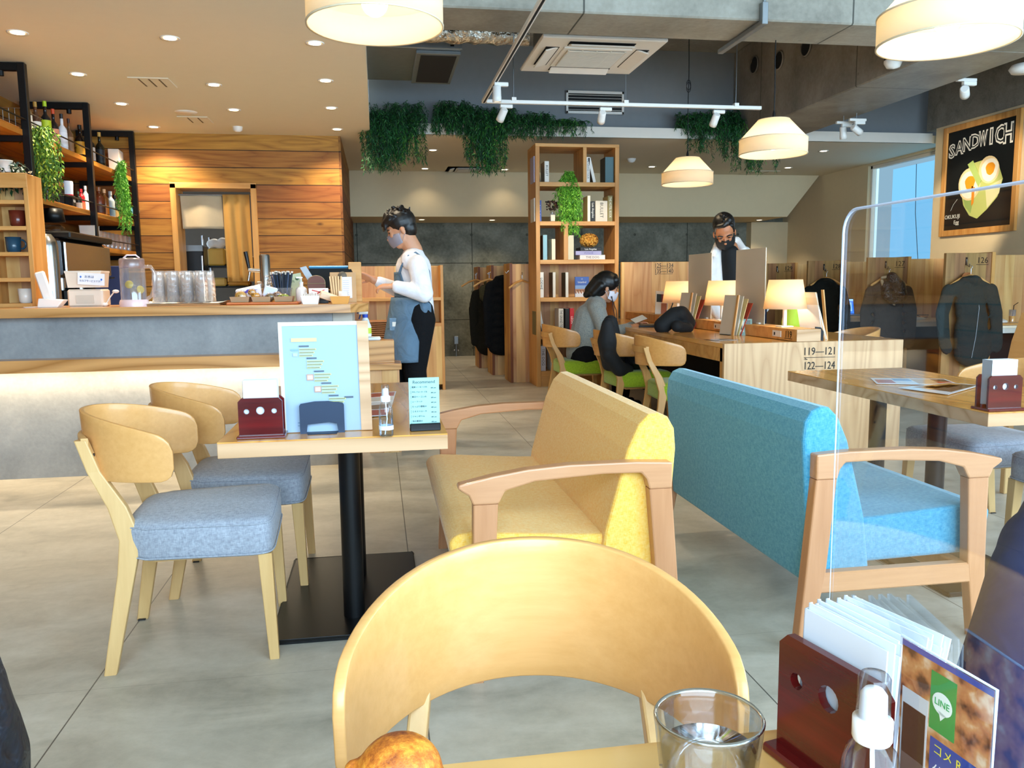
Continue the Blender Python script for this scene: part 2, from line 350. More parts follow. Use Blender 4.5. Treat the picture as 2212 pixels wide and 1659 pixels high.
# right wall with window opening
WY0,WY1,WZ0,WZ1=aX(2016,320,6.8).y-.6,aX(1876,352,6.8).y,1.3,2.72
m=MB().box(6.8,7.,WY1,YB,0,2.75,M_plaster).box(6.8,7.,8.,WY0,0,2.75,M_plaster).box(6.8,7.,WY0,WY1,0,WZ0,M_plaster).box(6.8,7.,WY0,WY1,WZ1,2.76,M_plaster)
struct(m,'wall_right')
struct(MB().box(6.45,7.,3.6,8.8,0,2.88,M_plaster),'wall_right')
struct(MB().box(6.47,7.,3.6,9.0,2.88,3.75,M_rough),'wall_right')
wn=MB(); fr=.045
for a,b_ in ((WY0,WY0+fr),(WY1-fr,WY1)): wn.box(6.84,6.9,a,b_,WZ0,WZ1,M_white,.004)
wn.box(6.84,6.9,WY0,WY1,WZ0,WZ0+fr,M_white,.004).box(6.84,6.9,WY0,WY1,WZ1-fr,WZ1,M_white,.004)
win=thing('window_1',None,None,(0,0,0))
win['kind']='structure'; wn.obj('frame',win)
M_day=emis('daylit_blind','7cc4f2',.6); M_dayw=emis('daylight_gap','c8f2ff',.62); M_dayg=emis('daylit_blind_edge','9cc4dc',.42)
MB().box(6.9,6.905,WY0,WY1-.42,WZ0,WZ1-.1,M_day).box(6.91,6.915,WY0,WY1,WZ0,WZ1,M_dayg).box(6.9,6.905,WY1-.1,WY1-.05,WZ0,WZ1,M_dayw).obj('blind',win)
MB().tube([(6.88,WY0+1.02,WZ1-.1),(6.87,WY0+.98,2.),(6.88,WY0+.9,1.4)],.004,M_rub,5).obj('pull_cord',win)
# left side and behind the camera
struct(MB().box(XL-.2,XL,-2.2,9.3,0,2.75,M_planksY),'wall_left')
m=MB()
for x0,x1,z0,z1 in ((XL,-1.7,0,3.75),(-1.7,6.1,0,.2),(-1.7,6.1,2.9,3.75),(6.1,7.,0,3.75)): m.box(x0,x1,-2.2,-2.0,z0,z1,M_plaster)
struct(m,'wall_front')
struct(MB().box(6.8,7.,-2.,3.6,0,.5,M_plaster).box(6.8,7.,-2.,3.6,3.1,3.75,M_plaster),'wall_side')
# plank wall with the kitchen doorway
YW=9.21; DX0,DX1,DZ=-2.09,-1.275,2.205
m=MB().box(XL,DX0,YW,YW+.12,0,2.75,M_planks).box(DX1,-.37,YW,YW+.12,0,2.75,M_planks).box(DX0,DX1,YW,YW+.12,DZ,2.75,M_planks)
struct(m,'wall_planks')
struct(MB().box(-.37,-.345,YW,YB,0,2.75,M_planksY),'wall_planks_side')
struct(MB().box(XL,-.4,11.6,11.7,0,2.75,plain('57524a',.8)),'wall_kitchen')
dr=thing('door_1',None,None,(0,0,0)); dr['kind']='structure'
m=MB().box(DX0-.03,DX0+.03,YW-.03,YW+.3,0,DZ+.03,M_pineZ,.004).box(DX1-.03,DX1+.03,YW-.03,YW+.3,0,DZ+.03,M_pineZ,.004).box(DX0-.03,DX1+.03,YW-.03,YW+.3,DZ-.02,DZ+.04,M_pine,.004)
m.obj('door_frame',dr)
# concrete beams
ZB=2.8
struct(MB().box(-.03,XR+.1,5.11,5.56,ZB,3.75,M_beam,.01),'beam_cross')
m=MB().box(4.125,4.86,5.56,9.2,ZB,3.75,M_beamY,.01)
struct(m,'beam_long')
# round sleeves through the long beam
for px,py in ((1630,140),(1683,130),(1742,100)):
    p=aX(px,py,4.12); o=MB().at(p,(0,R(90),0)).lathe([(.085,-.004),(.085,.003)],M_dark,24).lathe([(.085,-.012),(.095,-.012),(.095,.002),(.085,.002)],M_beamY,24,cap=False).obj('beam_sleeve'); o['kind']='structure'
# conduit along the back wall
o=thing('socket_box','grey socket box with conduit on the concrete back wall','socket',(aY(985,735,13.05)))
MB().box(-.035,.035,-.05,.02,-.06,.07,M_galv,.006).obj('box',o); MB().tube([(0,-.01,-.06),(0,-.01,-.27)],.012,M_galv).ball((.03,-.015,-.16),.02,M_steel).ball((-.03,-.015,-.16),.02,M_steel).obj('conduit',o)

# ---------------------------------------------------------------- ceiling fittings
M_lens=emis('lamp_lens','ffe7c0',5.)
def downlight(px,py,z=2.75,power=16,n=0,ww=WARM,lab='',sp=R(115)):
    p=aZ(px,py,z); o=thing('downlight',lab,'ceiling light',p,0,'recessed ceiling downlights')
    MB().lathe([(.05,-.002),(.062,-.006),(.062,.0),(.05,.004)],M_wmetal,20,cap=False).lathe([(.05,-.002),(.045,.03)],M_steel,20,cap=False).obj('trim_ring',o)
    MB().lathe([(.0,-.004),(.040,-.004)],M_lens,20,cap=False).obj('lens',o)
    if power: light('downlight_beam','SPOT',(p.x,p.y,z-.02),power*2.6,ww,(p.x,p.y,0),.05,spot=sp,blend=.7)
    return o
rows=[('nearest row over the bar',[(38,70),(367,82),(680,93)]),('second row over the bar',[(168,160),(462,183),(703,174)]),('third row over the bar',[(262,224),(505,237),(715,233)])]
names=[['leftmost','middle','rightmost']]*3
for (rn,ps),nn in zip(rows,names):
    for (x,y),q in zip(ps,nn): downlight(x,y,power=26 if q!='rightmost' else 13,sp=R(95),lab='recessed downlight in cream ceiling, %s of the %s'%(q,rn))
downlight(332,274,power=22,lab='bright tilted downlight in cream ceiling close to plank wall',sp=R(130))
downlight(728,279,power=18,lab='recessed downlight at the right end above the plank wall',sp=R(130))
for x,y,l in ((935,324,'between the two left hanging plants'),(918,364,'left of ceiling cassette behind the plants'),(1090,366,'right of ceiling cassette behind the plants'),(1492,385,'just left of the smaller pendant'),(1779,326,'near the window in the low ceiling'),(1702,362,'right of the larger pendant, lit bright'),(1700,470,None),(1408,360,'between bookshelf and smaller pendant')):
    if l: downlight(x,y,power=(1.5 if y>355 else 6),lab='recessed downlight in low rear ceiling, '+l)
for x,y,l in ((911,474,'above the barista\'s head'),(1063,475,'left of the bookshelf'),(1640,475,'above the man in white')):
    downlight(x,y,2.12,power=7,lab='small downlight under rear bulkhead, '+l,sp=R(120))
# square vents
def ceil_vent(name,px,py,w,d,lab,z=2.75,slots=3):
    p=aZ(px,py,z); o=thing(name,lab,'vent',p); MB().box(-w/2,w/2,-d/2,d/2,-.008,0,M_ceil,.003).obj('plate',o)
    m=MB()
    for i in range(slots): x=-w/2+w*(i+1)/(slots+1); MB().box(x-.006,x+.006,-d*.4,d*.4,-.0095,-.007,plain('6b5a44',.8)).obj('slot',o)
    return o
ceil_vent('ceiling_vent',330,177,.3,.3,'square slotted vent in the cream ceiling over the bar')
ceil_vent('ceiling_vent',422,258,.28,.3,'small white ceiling vent beyond the bar downlights',slots=2)
ceil_vent('ceiling_vent',1640,372,.5,.35,'slotted vent plate in low ceiling behind the larger pendant',slots=2)
o=thing('smoke_detector','small white smoke detector in ceiling near plank wall','smoke detector',aZ(513,274,2.75)); MB().lathe([(.02,-.05),(.045,-.035),(.05,0)],M_wmetal,16).obj('body',o)
o=thing('smoke_detector','white smoke detector in low ceiling right of bookshelf','smoke detector',aZ(1364,343,2.75)); MB().lathe([(.02,-.05),(.045,-.035),(.06,0)],M_wmetal,16).obj('body',o)
o=thing('speaker','white round ceiling speaker disc above bar vent','speaker',aZ(402,242,2.75)); MB().lathe([(.0,-.006),(.09,-.008),(.1,0)],M_wmetal,20).obj('body',o)
# rear ceiling cassette
def cassette(loc,w,lab,z0=0):
    o=thing('ceiling_air_conditioner',lab,'air conditioner',loc)
    h=w/2; MB().box(-h,h,-h,h,-.03,0,M_wmetal,.008).box(-h*.8,h*.8,-h*.8,h*.8,.0,.25,M_galv).obj('body',o)
    m=MB().box(-h*.56,h*.56,-h*.56,h*.56,-.04,-.03,M_wmetal,.004)
    n=26
    for i in range(n+1): y=-h*.45+h*.9*i/n; m.box(-h*.47,h*.47,y-.0035,y+.0035,-.052,-.044,plain('d8cfbf',.5))
    for i in range(5): x=-h*.47+h*.94*i/4; m.box(x-.006,x+.006,-h*.47,h*.47,-.050,-.042,plain('cfc6b6',.5))
    m.box(-h*.47,h*.47,-h*.46,h*.46,-.043,-.0405,plain('6a655c',.7)); m.obj('intake_grille',o)
    for k in range(4):
        a=k*math.pi/2; c,s_=math.cos(a),math.sin(a)
        mm=MB().at((c*h*.74,s_*h*.74,-.034),(0,R(16),a)); mm.box(-h*.12,h*.12,-h*.52,h*.52,-.012,.0,M_wmetal,.008); mm.at((c*h*.74,s_*h*.74,-.031),(0,0,a)).box(-h*.11,h*.11,-h*.53,h*.53,-.002,.002,M_dark).obj('louvre',o)
    return o
cassette((1.76,6.7,3.0),.98,'white square ceiling cassette air conditioner below the concrete slab')
o=cassette((0,0,0),.62,'small ceiling cassette recessed behind the hanging plants'); o.location=aZ(1010,362,2.78)
# fan unit and silver duct
o=thing('ventilation_unit','galvanised ventilation box with black filter beside the duct','ventilation unit',(.355,7.55,3.08))
MB().box(-.4,.4,-.55,.55,0,.35,M_galv,.006).obj('casing',o)
MB().box(.02,.39,-.5,.52,-.03,0,M_galv,.004).box(.06,.36,-.45,.45,-.034,-.02,M_dark).obj('filter',o)
MB().box(-.08,.08,-.56,-.55,.09,.18,M_wmetal).box(.3,.33,-.56,-.55,.02,.12,M_black).box(-.38,-.3,-.58,-.54,.05,.12,M_black,.02).obj('label_plate',o)
m_foil,nt,b=base('crumpled_foil','c9c6be',.22,1); tc=node(nt,'ShaderNodeTexCoord'); n=node(nt,'ShaderNodeTexNoise',Vector=tc.outputs['Object'],Scale=18.,Detail=5.); bp=node(nt,'ShaderNodeBump',Strength=1.,Distance=.03,Height=n.outputs['Fac']); nt.links.new(bp.outputs[0],b.inputs['Normal'])
pts=[(-.03+i*.06,6.6+.01*math.sin(i*1.3),3.1+.006*math.sin(i*2.1)) for i in range(22)]
m=MB().tube(pts,[.085+.004*((i*37)%5-2)/2 for i in range(22)],m_foil,20)
m.text('24K ALK',.07,M_black,(.55,6.51,3.1)); tag(m.obj('flexible_duct'),'silver foil flexible duct running behind the concrete beam','duct')
# supply grille on the blue wall
p=aY(1285,222,9.19); o=thing('wall_grille','white framed louvre grille on the blue upper wall','vent',p)
W,H_=.335,.125
m=MB().box(-W,W,-.02,0,-H_,-H_+.03,M_wmetal,.003).box(-W,W,-.02,0,H_-.03,H_,M_wmetal,.003).box(-W,-W+.025,-.02,0,-H_,H_,M_wmetal,.003).box(W-.025,W,-.02,0,-H_,H_,M_wmetal,.003); m.obj('frame',o)
MB().box(-W,W,-.002,.003,-H_,H_,M_dark).obj('void',o)
for i in range(6): z=-H_+.045+i*.032; MB().at((0,-.01,z),(R(30),0,0)).box(-W+.02,W-.02,-.012,.012,-.001,.001,M_wmetal).obj('slat',o)
# lighting track and spotlights
ZT=2.7
o=thing('track_rail','white lighting track crossing in front of the blue wall','lighting track',(0,0,0))
a=aZ(1050,224,ZT); b_=aZ(1642,238,ZT)
MB().box(a.x,b_.x,7.19,7.225,ZT,ZT+.03,M_wmetal,.003).obj('rail',o)
for px in (1110,1352,1590): x=aY(px,226,7.2).x; MB().box(x-.02,x+.02,7.18,7.235,ZT+.02,ZT+.05,M_wmetal).tube([(x,7.207,ZT+.04),(x,7.207,3.75)],.004,M_galv,6).obj('hanger_rod',o)
o=thing('track_rail','white lighting track running from the near ceiling towards the plants','lighting track',(0,0,0))
MB().box(.935,.97,3.2,7.225,ZT,ZT+.03,M_wmetal,.003).box(.945,.96,3.2,7.2,ZT-.001,ZT+.001,M_dark).obj('rail',o)
MB().tube([(.952,5.62,ZT+.02),(.952,5.62,3.75)],.004,M_galv,6).obj('hanger_rod',o)
def spot(loc,aim,lab,power=0,col=WARM,s=1.,length=.12,stem=.05):
    loc=Vector(loc); o=thing('track_spotlight',lab,'spotlight',loc,0,'white adjustable spotlights')
    MB().box(-.02*s,.09*s,-.017*s,.017*s,-.03*s,0,M_wmetal,.004).obj('adapter',o)
    h=Vector((0,0,-.03*s-stem)); MB().tube([(0,0,-.03*s),h],.007*s,M_wmetal,8).tube([h+Vector((-.03*s,0,0)),h+Vector((.03*s,0,0))],.006*s,M_wmetal,8).obj('stem',o)
    d=(Vector(aim)-loc-h).normalized(); q=d.to_track_quat('Z','Y').to_matrix().to_4x4()
    m=MB(); m.M=Matrix.Translation(h)@q; L=length*s
    m.lathe([(.026*s,-L*.45),(.033*s,-L*.4),(.034*s,L*.2),(.035*s,L*.22),(.035*s,L*.55),(.03*s,L*.56),(.028*s,L*.4)],M_wmetal,20,cap=False).lathe([(.0,-L*.45),(.026*s,-L*.45)],M_wmetal,20,cap=False); hd=m.obj('head',o)
    m=MB(); m.M=Matrix.Translation(h)@q; m.lathe([(.0,L*.42),(.029*s,L*.42)],M_lens,20,cap=False).obj('lens',hd)
    if power: light('spotlight_beam','SPOT',loc+h+d*(L*.7),power,col,aim,.03,spot=R(42),blend=.5)
    return o
spot(aZ(1073,178,ZT),(1.0,6.6,0),'white spotlight hanging straight down where the two tracks meet',10)
spot(aZ(1085,226,ZT),(.55,8.6,1.2),'white spotlight tilted left below the left end of the cross track',16)
spot(aZ(1300,232,ZT),(2.2,8.8,1.6),'white spotlight aimed at bookshelf below the wall grille',50)
spot(aZ(1545,238,ZT),(3.0,8.8,1.1),'white spotlight near right end of track beside the hanging plant',28)
MB().tube([(1.2,3.95,2.86),(1.2,3.95,3.75)],.012,M_wmetal,8).obj('pole_mount',tag_mount:=thing('spotlight_pole','white pole carrying the cylinder spotlight at the top','pole'))
spot((1.2,3.95,2.87),(1.2,4.0,0),'large white cylinder spotlight at the top of the picture',30,s=1.3,stem=.0)
for x_,y_,zz,lab in ((1850,262,2.72,'short white rail of the tilted spotlight behind the long beam'),(1822,268,2.72,'short white rail of the downward spotlight behind the long beam'),(2085,176,2.8,'short white rail of the poster spotlight')):
    q=aZ(x_,y_,zz); o=thing('track_rail',lab,'lighting track',q)
    MB().box(-.08,.1,-.017,.017,0,.025,M_wmetal,.003).obj('rail',o); MB().tube([(0,0,.02),(0,0,3.75-zz)],.004,M_galv,6).obj('hanger_rod',o)
spot(aZ(1850,262,2.72),(6.3,8.2,1.9),'white spotlight tilted right on far side of the long beam',60)
spot(aZ(1822,268,2.72),(5.2,8.4,.4),'white spotlight pointing down on far side of the long beam',30)
spot(aZ(2085,176,2.8),(6.45,8.2,2.1),'white spotlight aimed at the framed sandwich poster',70,s=1.1)
# pipe brackets under the cross beam, strip channels
o=thing('strut_channel','galvanised strut channel fixed below the concrete cross beam','bracket',(0,0,0))
p=aY(1650,40,5.08); q=aZ(1578,98,2.78)
MB().box(p.x-.02,p.x+.02,5.06,5.1,2.79,2.9,M_galv,.003).tube([(p.x,5.08,2.9),(p.x,5.08,3.7)],.012,M_galv,8).obj('drop_rod',o)
MB().box(p.x-.02,p.x+.02,5.06,5.75,2.765,2.795,M_galv,.003).obj('channel',o)
o=thing('ceiling_sensor','white round camera dome on small bracket below the beam','camera',aX(1935,128,4.1)); MB().box(-.07,.0,-.05,.05,-.02,.06,M_black,.004).obj('bracket',o); MB().lathe([(.0,-.075),(.05,-.065),(.07,-.03),(.07,-.01)],M_wmetal,20,c=(-.02,0,0)).obj('dome',o)
o=thing('spotlight_can','white ceiling spotlight half cut by the right picture edge','spotlight',aX(2215,148,5.2)); MB().lathe([(.0,-.04),(.1,-.03),(.12,0),(.1,.03)],M_wmetal,20).obj('body',o)
# pendants
M_shade=bpy.data.materials.new('linen_shade'); M_shade.use_nodes=True; nt=M_shade.node_tree; nt.nodes.clear()
d=node(nt,'ShaderNodeBsdfDiffuse',Color=lin('f3e6cf')); t=node(nt,'ShaderNodeBsdfTranslucent',Color=lin('fff0d2')); mx=node(nt,'ShaderNodeMixShader',i0=.5,i1=d.outputs[0],i2=t.outputs[0]); node(nt,'ShaderNodeOutputMaterial',Surface=mx.outputs[0])
M_bulb=emis('bulb','ffe2b0',14.)
def pendant(loc,lab,power=16,cord=3.75):
    x,y,z=loc; o=thing('pendant_lamp',lab,'pendant lamp',loc,0,'white drum pendant lamps')
    r=.228; m=MB().lathe([(r*.45,.235),(r*.48,.235),(r,.105),(r+.004,.1),(r+.004,.0),(r-.002,.0),(r-.002,.1)],M_shade,48,cap=False).lathe([(.0,.236),(r*.46,.236)],M_shade,48,cap=False)
    m.obj('lamp_shade',o); m=MB()
    for zz,rr in ((.001,r+.004),(.103,r+.005),(.235,r*.47)): m.lathe([(rr-.003,zz-.003),(rr+.002,zz-.003),(rr+.002,zz+.003),(rr-.003,zz+.003)],plain('d8c7a8',.6),48,cap=False)
    m.obj('shade_wire',o)
    MB().ball((0,0,.075),.045,M_bulb,16).lathe([(.02,.11),(.02,.16)],M_wmetal,12).obj('bulb',o)
    pts=[(.002*math.sin(i*1.1),0,.24+(cord-z-.24)*i/14) for i in range(15)]
    m=MB().tube(pts,.004,M_black,6); m.lathe([(.012,.236),(.01,.28),(.005,.3)],M_black,10)
    zc=.24+(cord-z-.24)*.42
    for k in range(2): m.tube([(.02*math.cos(a),0,zc+k*.02+.045*math.sin(a)) for a in [i*math.pi/6 for i in range(13)]],.0035,M_black,5)
    m.obj('cord',o)
    light('pendant_bulb','POINT',(x,y,z+.06),power*1.15,(1,.82,.58),None,.04); return o
pendant((2.83,7.27,2.035),'white drum pendant lamp, smallest and farthest of the four',14)
pendant((2.77,5.5,2.03),'white drum pendant lamp, second from right, under the long beam',16)
pendant((2.03,2.74,1.985),'large white drum pendant lamp at the top right corner',26)
pendant((.02,2.95,2.03),'large white drum pendant lamp at top centre above the laid table',18)
# ================================================================ furniture
M_grey=fabric('grey_weave','848993','a9afb9'); M_lime=fabric('lime_weave','7f9a1c','9fb92c')
M_yel=fabric('yellow_weave','eeb038','f3cb74'); M_teal=fabric('teal_weave','3285a6','62a4bc')
M_arm=wood('arm_wood','cb9469','b98259',0,.35,2.,.2,None,0,'8b5a2a',.45,5,coat=.25)
M_armZ=wood('arm_wood_upright','c68d62','b37a50',2,.35,2.,.25,None,0,'8b5a2a',.45,5,coat=.2)

def back_pt(t,z,off=0.):
    ph=t*R(90); a,b_=.285+off,.223+off
    return (-.045-a*math.cos(ph),b_*math.sin(ph),z)
def make_chair(label,seatmat,group,bw=None,wood_=None):
    o=thing('dining_chair',label,'chair',(0,0,0),0,group)
    # seat: rounded trapezoid cushion
    def outline(k,z):
        pts=[]; n=36; F,Bk,wf,wb=.225,-.215,.245,.205
        for i in range(n):
            a=2*math.pi*i/n; c,s_=math.cos(a),math.sin(a); e=.22
            x=abs(c)**e*(1 if c>0 else -1); y=abs(s_)**e*(1 if s_>0 else -1)
            if c<0: y*=1-.0*abs(x)
            X=(F+Bk)/2+x*(F-Bk)/2; wd=wb+(wf-wb)*(X-Bk)/(F-Bk)
            if X<Bk+.06: wd*=.93
            pts.append(((X-.005)*k+.005,y*wd*k,z))
        return pts
    m=MB().rings([outline(.93,.335),outline(.985,.34),outline(1,.355),outline(1.005,.40),outline(1.,.430),outline(.975,.445),outline(.90,.455),outline(.6,.461),outline(.2,.463)],seatmat)
    st=m.obj('seat',o)
    m=MB()
    for k,zz in ((1.006,.345),(.995,.437)): m.tube([Vector(p) for p in outline(k,zz)+outline(k,zz)[:1]],.0028,seatmat,5,cap=False)
    m.obj('piping',st)
    MB().box(-.14,.15,-.15,.15,.315,.345,wood_ or M_beechV).obj('seat_frame',o)
    # curved ply backrest
    def zt(t): return .783-.073*abs(t)**2.2
    def zb(t): return .578+.002*abs(t)
    NU,NV=44,8; m=MB(); vs=[]; fs=[]
    def edge(t):
        c=max(0,(abs(t)-.90)/.10); k=1-math.sqrt(max(0,1-c*c)); r=.040
        return zt(t)-r*k, zb(t)+r*k
    ts=[-1+2*i/NU for i in range(NU+1)]; ts=[math.copysign(1-(1-abs(t))**1.25,t) for t in ts]
    for side in (0,1):
        for t in ts:
            a,b_=edge(t)
            for j in range(NV+1):
                u=j/NV; z=b_+(a-b_)*u; lean=-.05*(z-.53)
                q=back_pt(t,z,.007 if side==0 else -.007); vs.append((q[0]+lean*math.cos(t*R(80)),q[1]*(1+.1*(z-.53)),z))
    N=(NU+1)*(NV+1)
    for i in range(NU):
        for j in range(NV):
            a=i*(NV+1)+j; fs.append((a,a+1,a+NV+2,a+NV+1)); fs.append((a+N,a+N+NV+1,a+N+NV+2,a+N+1))
    for i in range(NU):
        for j in (0,NV): a=i*(NV+1)+j; q=(a,a+NV+1,a+NV+1+N,a+N); fs.append(q if j==0 else q[::-1])
    for j in range(NV):
        for i in (0,NU): a=i*(NV+1)+j; q=(a,a+1,a+1+N,a+N); fs.append(q if i==NU else q[::-1])
    m.add(vs,fs,bw or M_beech,True); m.obj('backrest',o,bev=(.003,2))
    lm=wood_ or M_beechV
    for s_ in (-1,1):
        m=MB(); P=[(-.262,0),(-.205,.30),(-.190,.40),(-.222,.50),(-.282,.61),(-.312,.705)]; T=[.018,.025,.031,.027,.019,.017]
        rs=[]
        for i,((x,z),t) in enumerate(zip(P,T)):
            y=s_*(.212-.055*min(1,z/.6)); rs.append([(x-t,y-.014,z),(x+t,y-.014,z),(x+t,y+.014,z),(x-t,y+.014,z)])
        m.rings(rs,lm,smooth=False).obj('leg',o,bev=(.004,2))
        m=MB(); m.rings([[(x0-t,y0-t,z),(x0+t,y0-t,z),(x0+t,y0+t,z),(x0-t,y0+t,z)] for x0,y0,z,t in ((.212,s_*.215,0,.0145),(.198,s_*.208,.34,.021))],lm,smooth=False).obj('leg',o,bev=(.003,2))
    pts=[(-.300-.045*math.cos(u*R(90)),.168*u,.690) for u in [k/8-1 for k in range(17)]]
    MB().rings([[(p[0]-.010,p[1],.668),(p[0]+.010,p[1],.668),(p[0]+.010,p[1],.712),(p[0]-.010,p[1],.712)] for p in pts],lm,smooth=False).obj('back_rail',o,bev=(.003,2))
    m=MB()
    for s_ in (-1,1):
        for zz in (.60,.66): m.at((-.262-.02,s_*.158,zz),(0,R(90),0)).lathe([(0,-.012),(.005,-.012),(.005,.004)],M_rub,8)
    m.obj('screw_cap',o)
    for f_ in ((-.262,.2),(-.262,-.2),(.212,.215),(.212,-.215)): MB().box(f_[0]-.012,f_[0]+.012,f_[1]-.012,f_[1]+.012,-.0,.004,M_rub).obj('glide',o)
    return o
GC='beech chairs with curved backs'
c0=make_chair('beech chair with grey seat, nearest of the two left of laid table',M_grey,GC)
c0.location=(-.575,2.715,0); c0.rotation_euler=(0,0,R(3))
dup(c0,(-.525,3.30,0),R(1),'beech chair with grey seat, behind the near one at the laid table')
dup(c0,(.158,.793,0),R(-99),'beech chair seen close up at the bottom centre, facing the camera')
dup(c0,(2.70,3.28,0),R(180),'beech chair with grey seat at far right, tucked under right table')
dup(c0,(2.74,2.66,0),R(180),'beech chair with grey seat cut by right edge beside right table')
cl=make_chair('beech chair with lime seat under the woman in grey jacket',M_lime,'beech chairs with lime seats',wood('warmlit_ply','cf9552','bc8140',1,.34,2.,.06,None,0,'8b5a2a',.45,5,coat=.2),wood('warmlit_leg','cf9c5c','bb8846',2,.38,1.5,.25,None,0,'8b5a2a',.4,6))  # beech again, with the warm light on these chairs put into its colour
cl.location=(1.82,7.3,0)
dup(cl,(2.03,6.28,0),R(4),'beech chair with lime seat carrying a black garment over its back')
dup(cl,(2.12,5.48,0),R(-4),'beech chair with lime seat, nearest on the left of the long desk')
dup(cl,(3.50,5.85,0),R(178),'beech chair behind right end of the long desk')
dup(cl,(5.95,6.2,0),R(95),'lime seat chair under the booth desk between coats')
# pedestal tables
def table(name,label,x0,x1,y0,y1,cols,plate,top=M_oakY,h=.72,th=.046):
    o=thing(name,label,'table',((x0+x1)/2,(y0+y1)/2,0)); w,d=(x1-x0)/2,(y1-y0)/2
    MB().box(-w,w,-d,d,h-.004,h,top,.001).obj('tabletop',o)
    m=MB().box(-w,w,-d,d,h-th,h-.004,M_ash,.001); m.obj('edge_band',o)
    for cx_,cy_ in cols:
        MB().lathe([(.036,.016),(.036,h-th-.01)],M_black,28,c=(cx_,cy_,0)).lathe([(.075,h-th-.01),(.08,h-th)],M_black,24,c=(cx_,cy_,0)).obj('column',o)
    if plate: MB().box(*plate,0,.018,M_black,.006).obj('base_plate',o,bev=(.004,2))
    return o
M_oaktop=wood('oak_tabletop','e2a250','c48235',1,.22,1.,.6,None,0,'5b3416',.5,14,coat=.35)
table('cafe_table','oak table carrying menu stand, napkin holder and spray bottle',-.455,.188,2.333,3.63,[(.02,-.22),(.02,.18)],(-.245,.25,-.39,.42),M_oaktop)
table('cafe_table','oak table at right with two glossy leaflets lying on it',1.93,2.53,2.31,3.62,[(.0,-.02),(.0,.38)],(-.22,.22,-.42,.6),M_oaktop)
table('cafe_table','pale oak table edge in the bottom foreground under the water glass',-.16,.455,-.55,.69,[(0,-.1)],(-.25,.25,-.3,.3),wood('oak_tabletop_front','dfae68','c58a44',0,.3,1.,.6,None,0,'5b3416',.5,14,coat=.4))
# two-seat sofas
def sofa(label,mat,loc,rz):
    o=thing('two_seat_sofa',label,'sofa',loc,rz); L=.605
    # local: +x is the front
    def slab(prof,y0,y1,name,bev=.012):
        MB().prism(prof,y0,y1,mat,'xz').obj(name,o,bev=(bev,3))
    slab([(-.20,.255),(.285,.265),(.325,.30),(.345,.40),(.325,.425),(.28,.430),(-.05,.405),(-.20,.40)],-L+.03,L-.03,'seat_cushion',.014)
    pr=[(-.30,.20),(-.335,.66),(-.33,.72),(-.31,.755),(-.28,.768),(-.25,.765),(-.22,.735),(-.185,.66),(-.12,.42),(-.09,.20)]
    slab(pr,-L+.005,L-.005,'backrest',.012)
    for s_ in (-1,1):
        y=s_*(L+.012); hw=.023
        # arm rail, gently arched, with a nosed front end
        top=[(-.31,.628),(-.2,.634),(0,.634),(.12,.626),(.22,.611),(.318,.590),(.321,.580),(.308,.570),(.290,.558),(.278,.53),(.205,.53),(.185,.567),(.1,.590),(-.1,.602),(-.215,.600),(-.232,.58),(-.24,.55),(-.31,.55)]
        MB().prism(top,y-hw,y+hw,M_arm,'xz').obj('armrest',o,bev=(.006,2))
        MB().rings([[(x-t,y-hw+.002,z),(x+t,y-hw+.002,z),(x+t,y+hw-.002,z),(x-t,y+hw-.002,z)] for x,z,t in ((.275,0,.020),(.252,.25,.031),(.2415,.53,.036))],M_armZ,smooth=False).obj('leg',o,bev=(.005,2))
        MB().rings([[(x-t,y-hw+.002,z),(x+t,y-hw+.002,z),(x+t,y+hw-.002,z),(x-t,y+hw-.002,z)] for x,z,t in ((-.335,0,.020),(-.30,.25,.034),(-.275,.55,.035))],M_armZ,smooth=False).obj('leg',o,bev=(.005,2))
        MB().box(-.31,.28,y-hw+.003,y+hw-.003,.19,.255,M_arm,.005).obj('side_rail',o)
        for x in (.275,-.335): MB().box(x-.012,x+.012,y-.012,y+.012,0,.004,M_rub).obj('glide',o)
    MB().box(.20,.24,-L,L,.19,.25,M_armZ,.004).obj('front_rail',o)
    return o
sofa('mustard yellow two-seat sofa with wooden arms facing the laid table',M_yel,(.525,2.865,0),R(180))
sofa('turquoise two-seat sofa with wooden arms, back to back with the yellow one',M_teal,(1.60,2.865,0),0)
# ---------------------------------------------------------------- long shared desk
dk=thing('long_desk','long pale ash desk carrying seat numbers on its near end','desk',(2.83,0,0))
DA,DB,DZt=4.95,8.78,.75
MB().box(-.635,.635,DA+.03,DB,DZt-.03,DZt,M_oaktop,.002).obj('desktop',dk)
MB().box(-.635,.635,DA,DA+.03,0,DZt,M_desk,.002).obj('end_panel',dk)
m=MB()
for x in (-.63,.6): m.box(x,x+.03,DA+.03,DB,DZt-.12,DZt-.03,M_pine)
m.obj('apron',dk)
for x in (-.63,.58): MB().box(x,x+.05,DA+.03,DA+.08,0,DZt-.03,M_pineZ,.003).obj('leg',dk)
MB().box(-.03,.03,DA+.05,DB,0,DZt-.03,M_dark).obj('modesty_panel',dk)
y=DA-.002
m=MB()
for t,zz in (('119—121',.685),('122—124',.59)):
    m.text(t,.072,M_black,(.03,y,zz),wmax=.215)
zz=.645; m.box(-.08,.14,y-.001,y,zz,zz+.003,M_black); m.box(-.08,-.055,y-.001,y,zz-.012,zz-.009,M_black)
m.at((-.078,y-.0005,zz),(0,R(35),0)).box(0,.022,-.0005,.0005,0,.003,M_black).at()
zz=.55; m.box(-.08,.14,y-.001,y,zz,zz+.003,M_black); m.at((.138,y-.0005,zz),(0,R(145),0)).box(0,.022,-.0005,.0005,-.003,0,M_black).at()
m.obj('seat_numbers',dk)
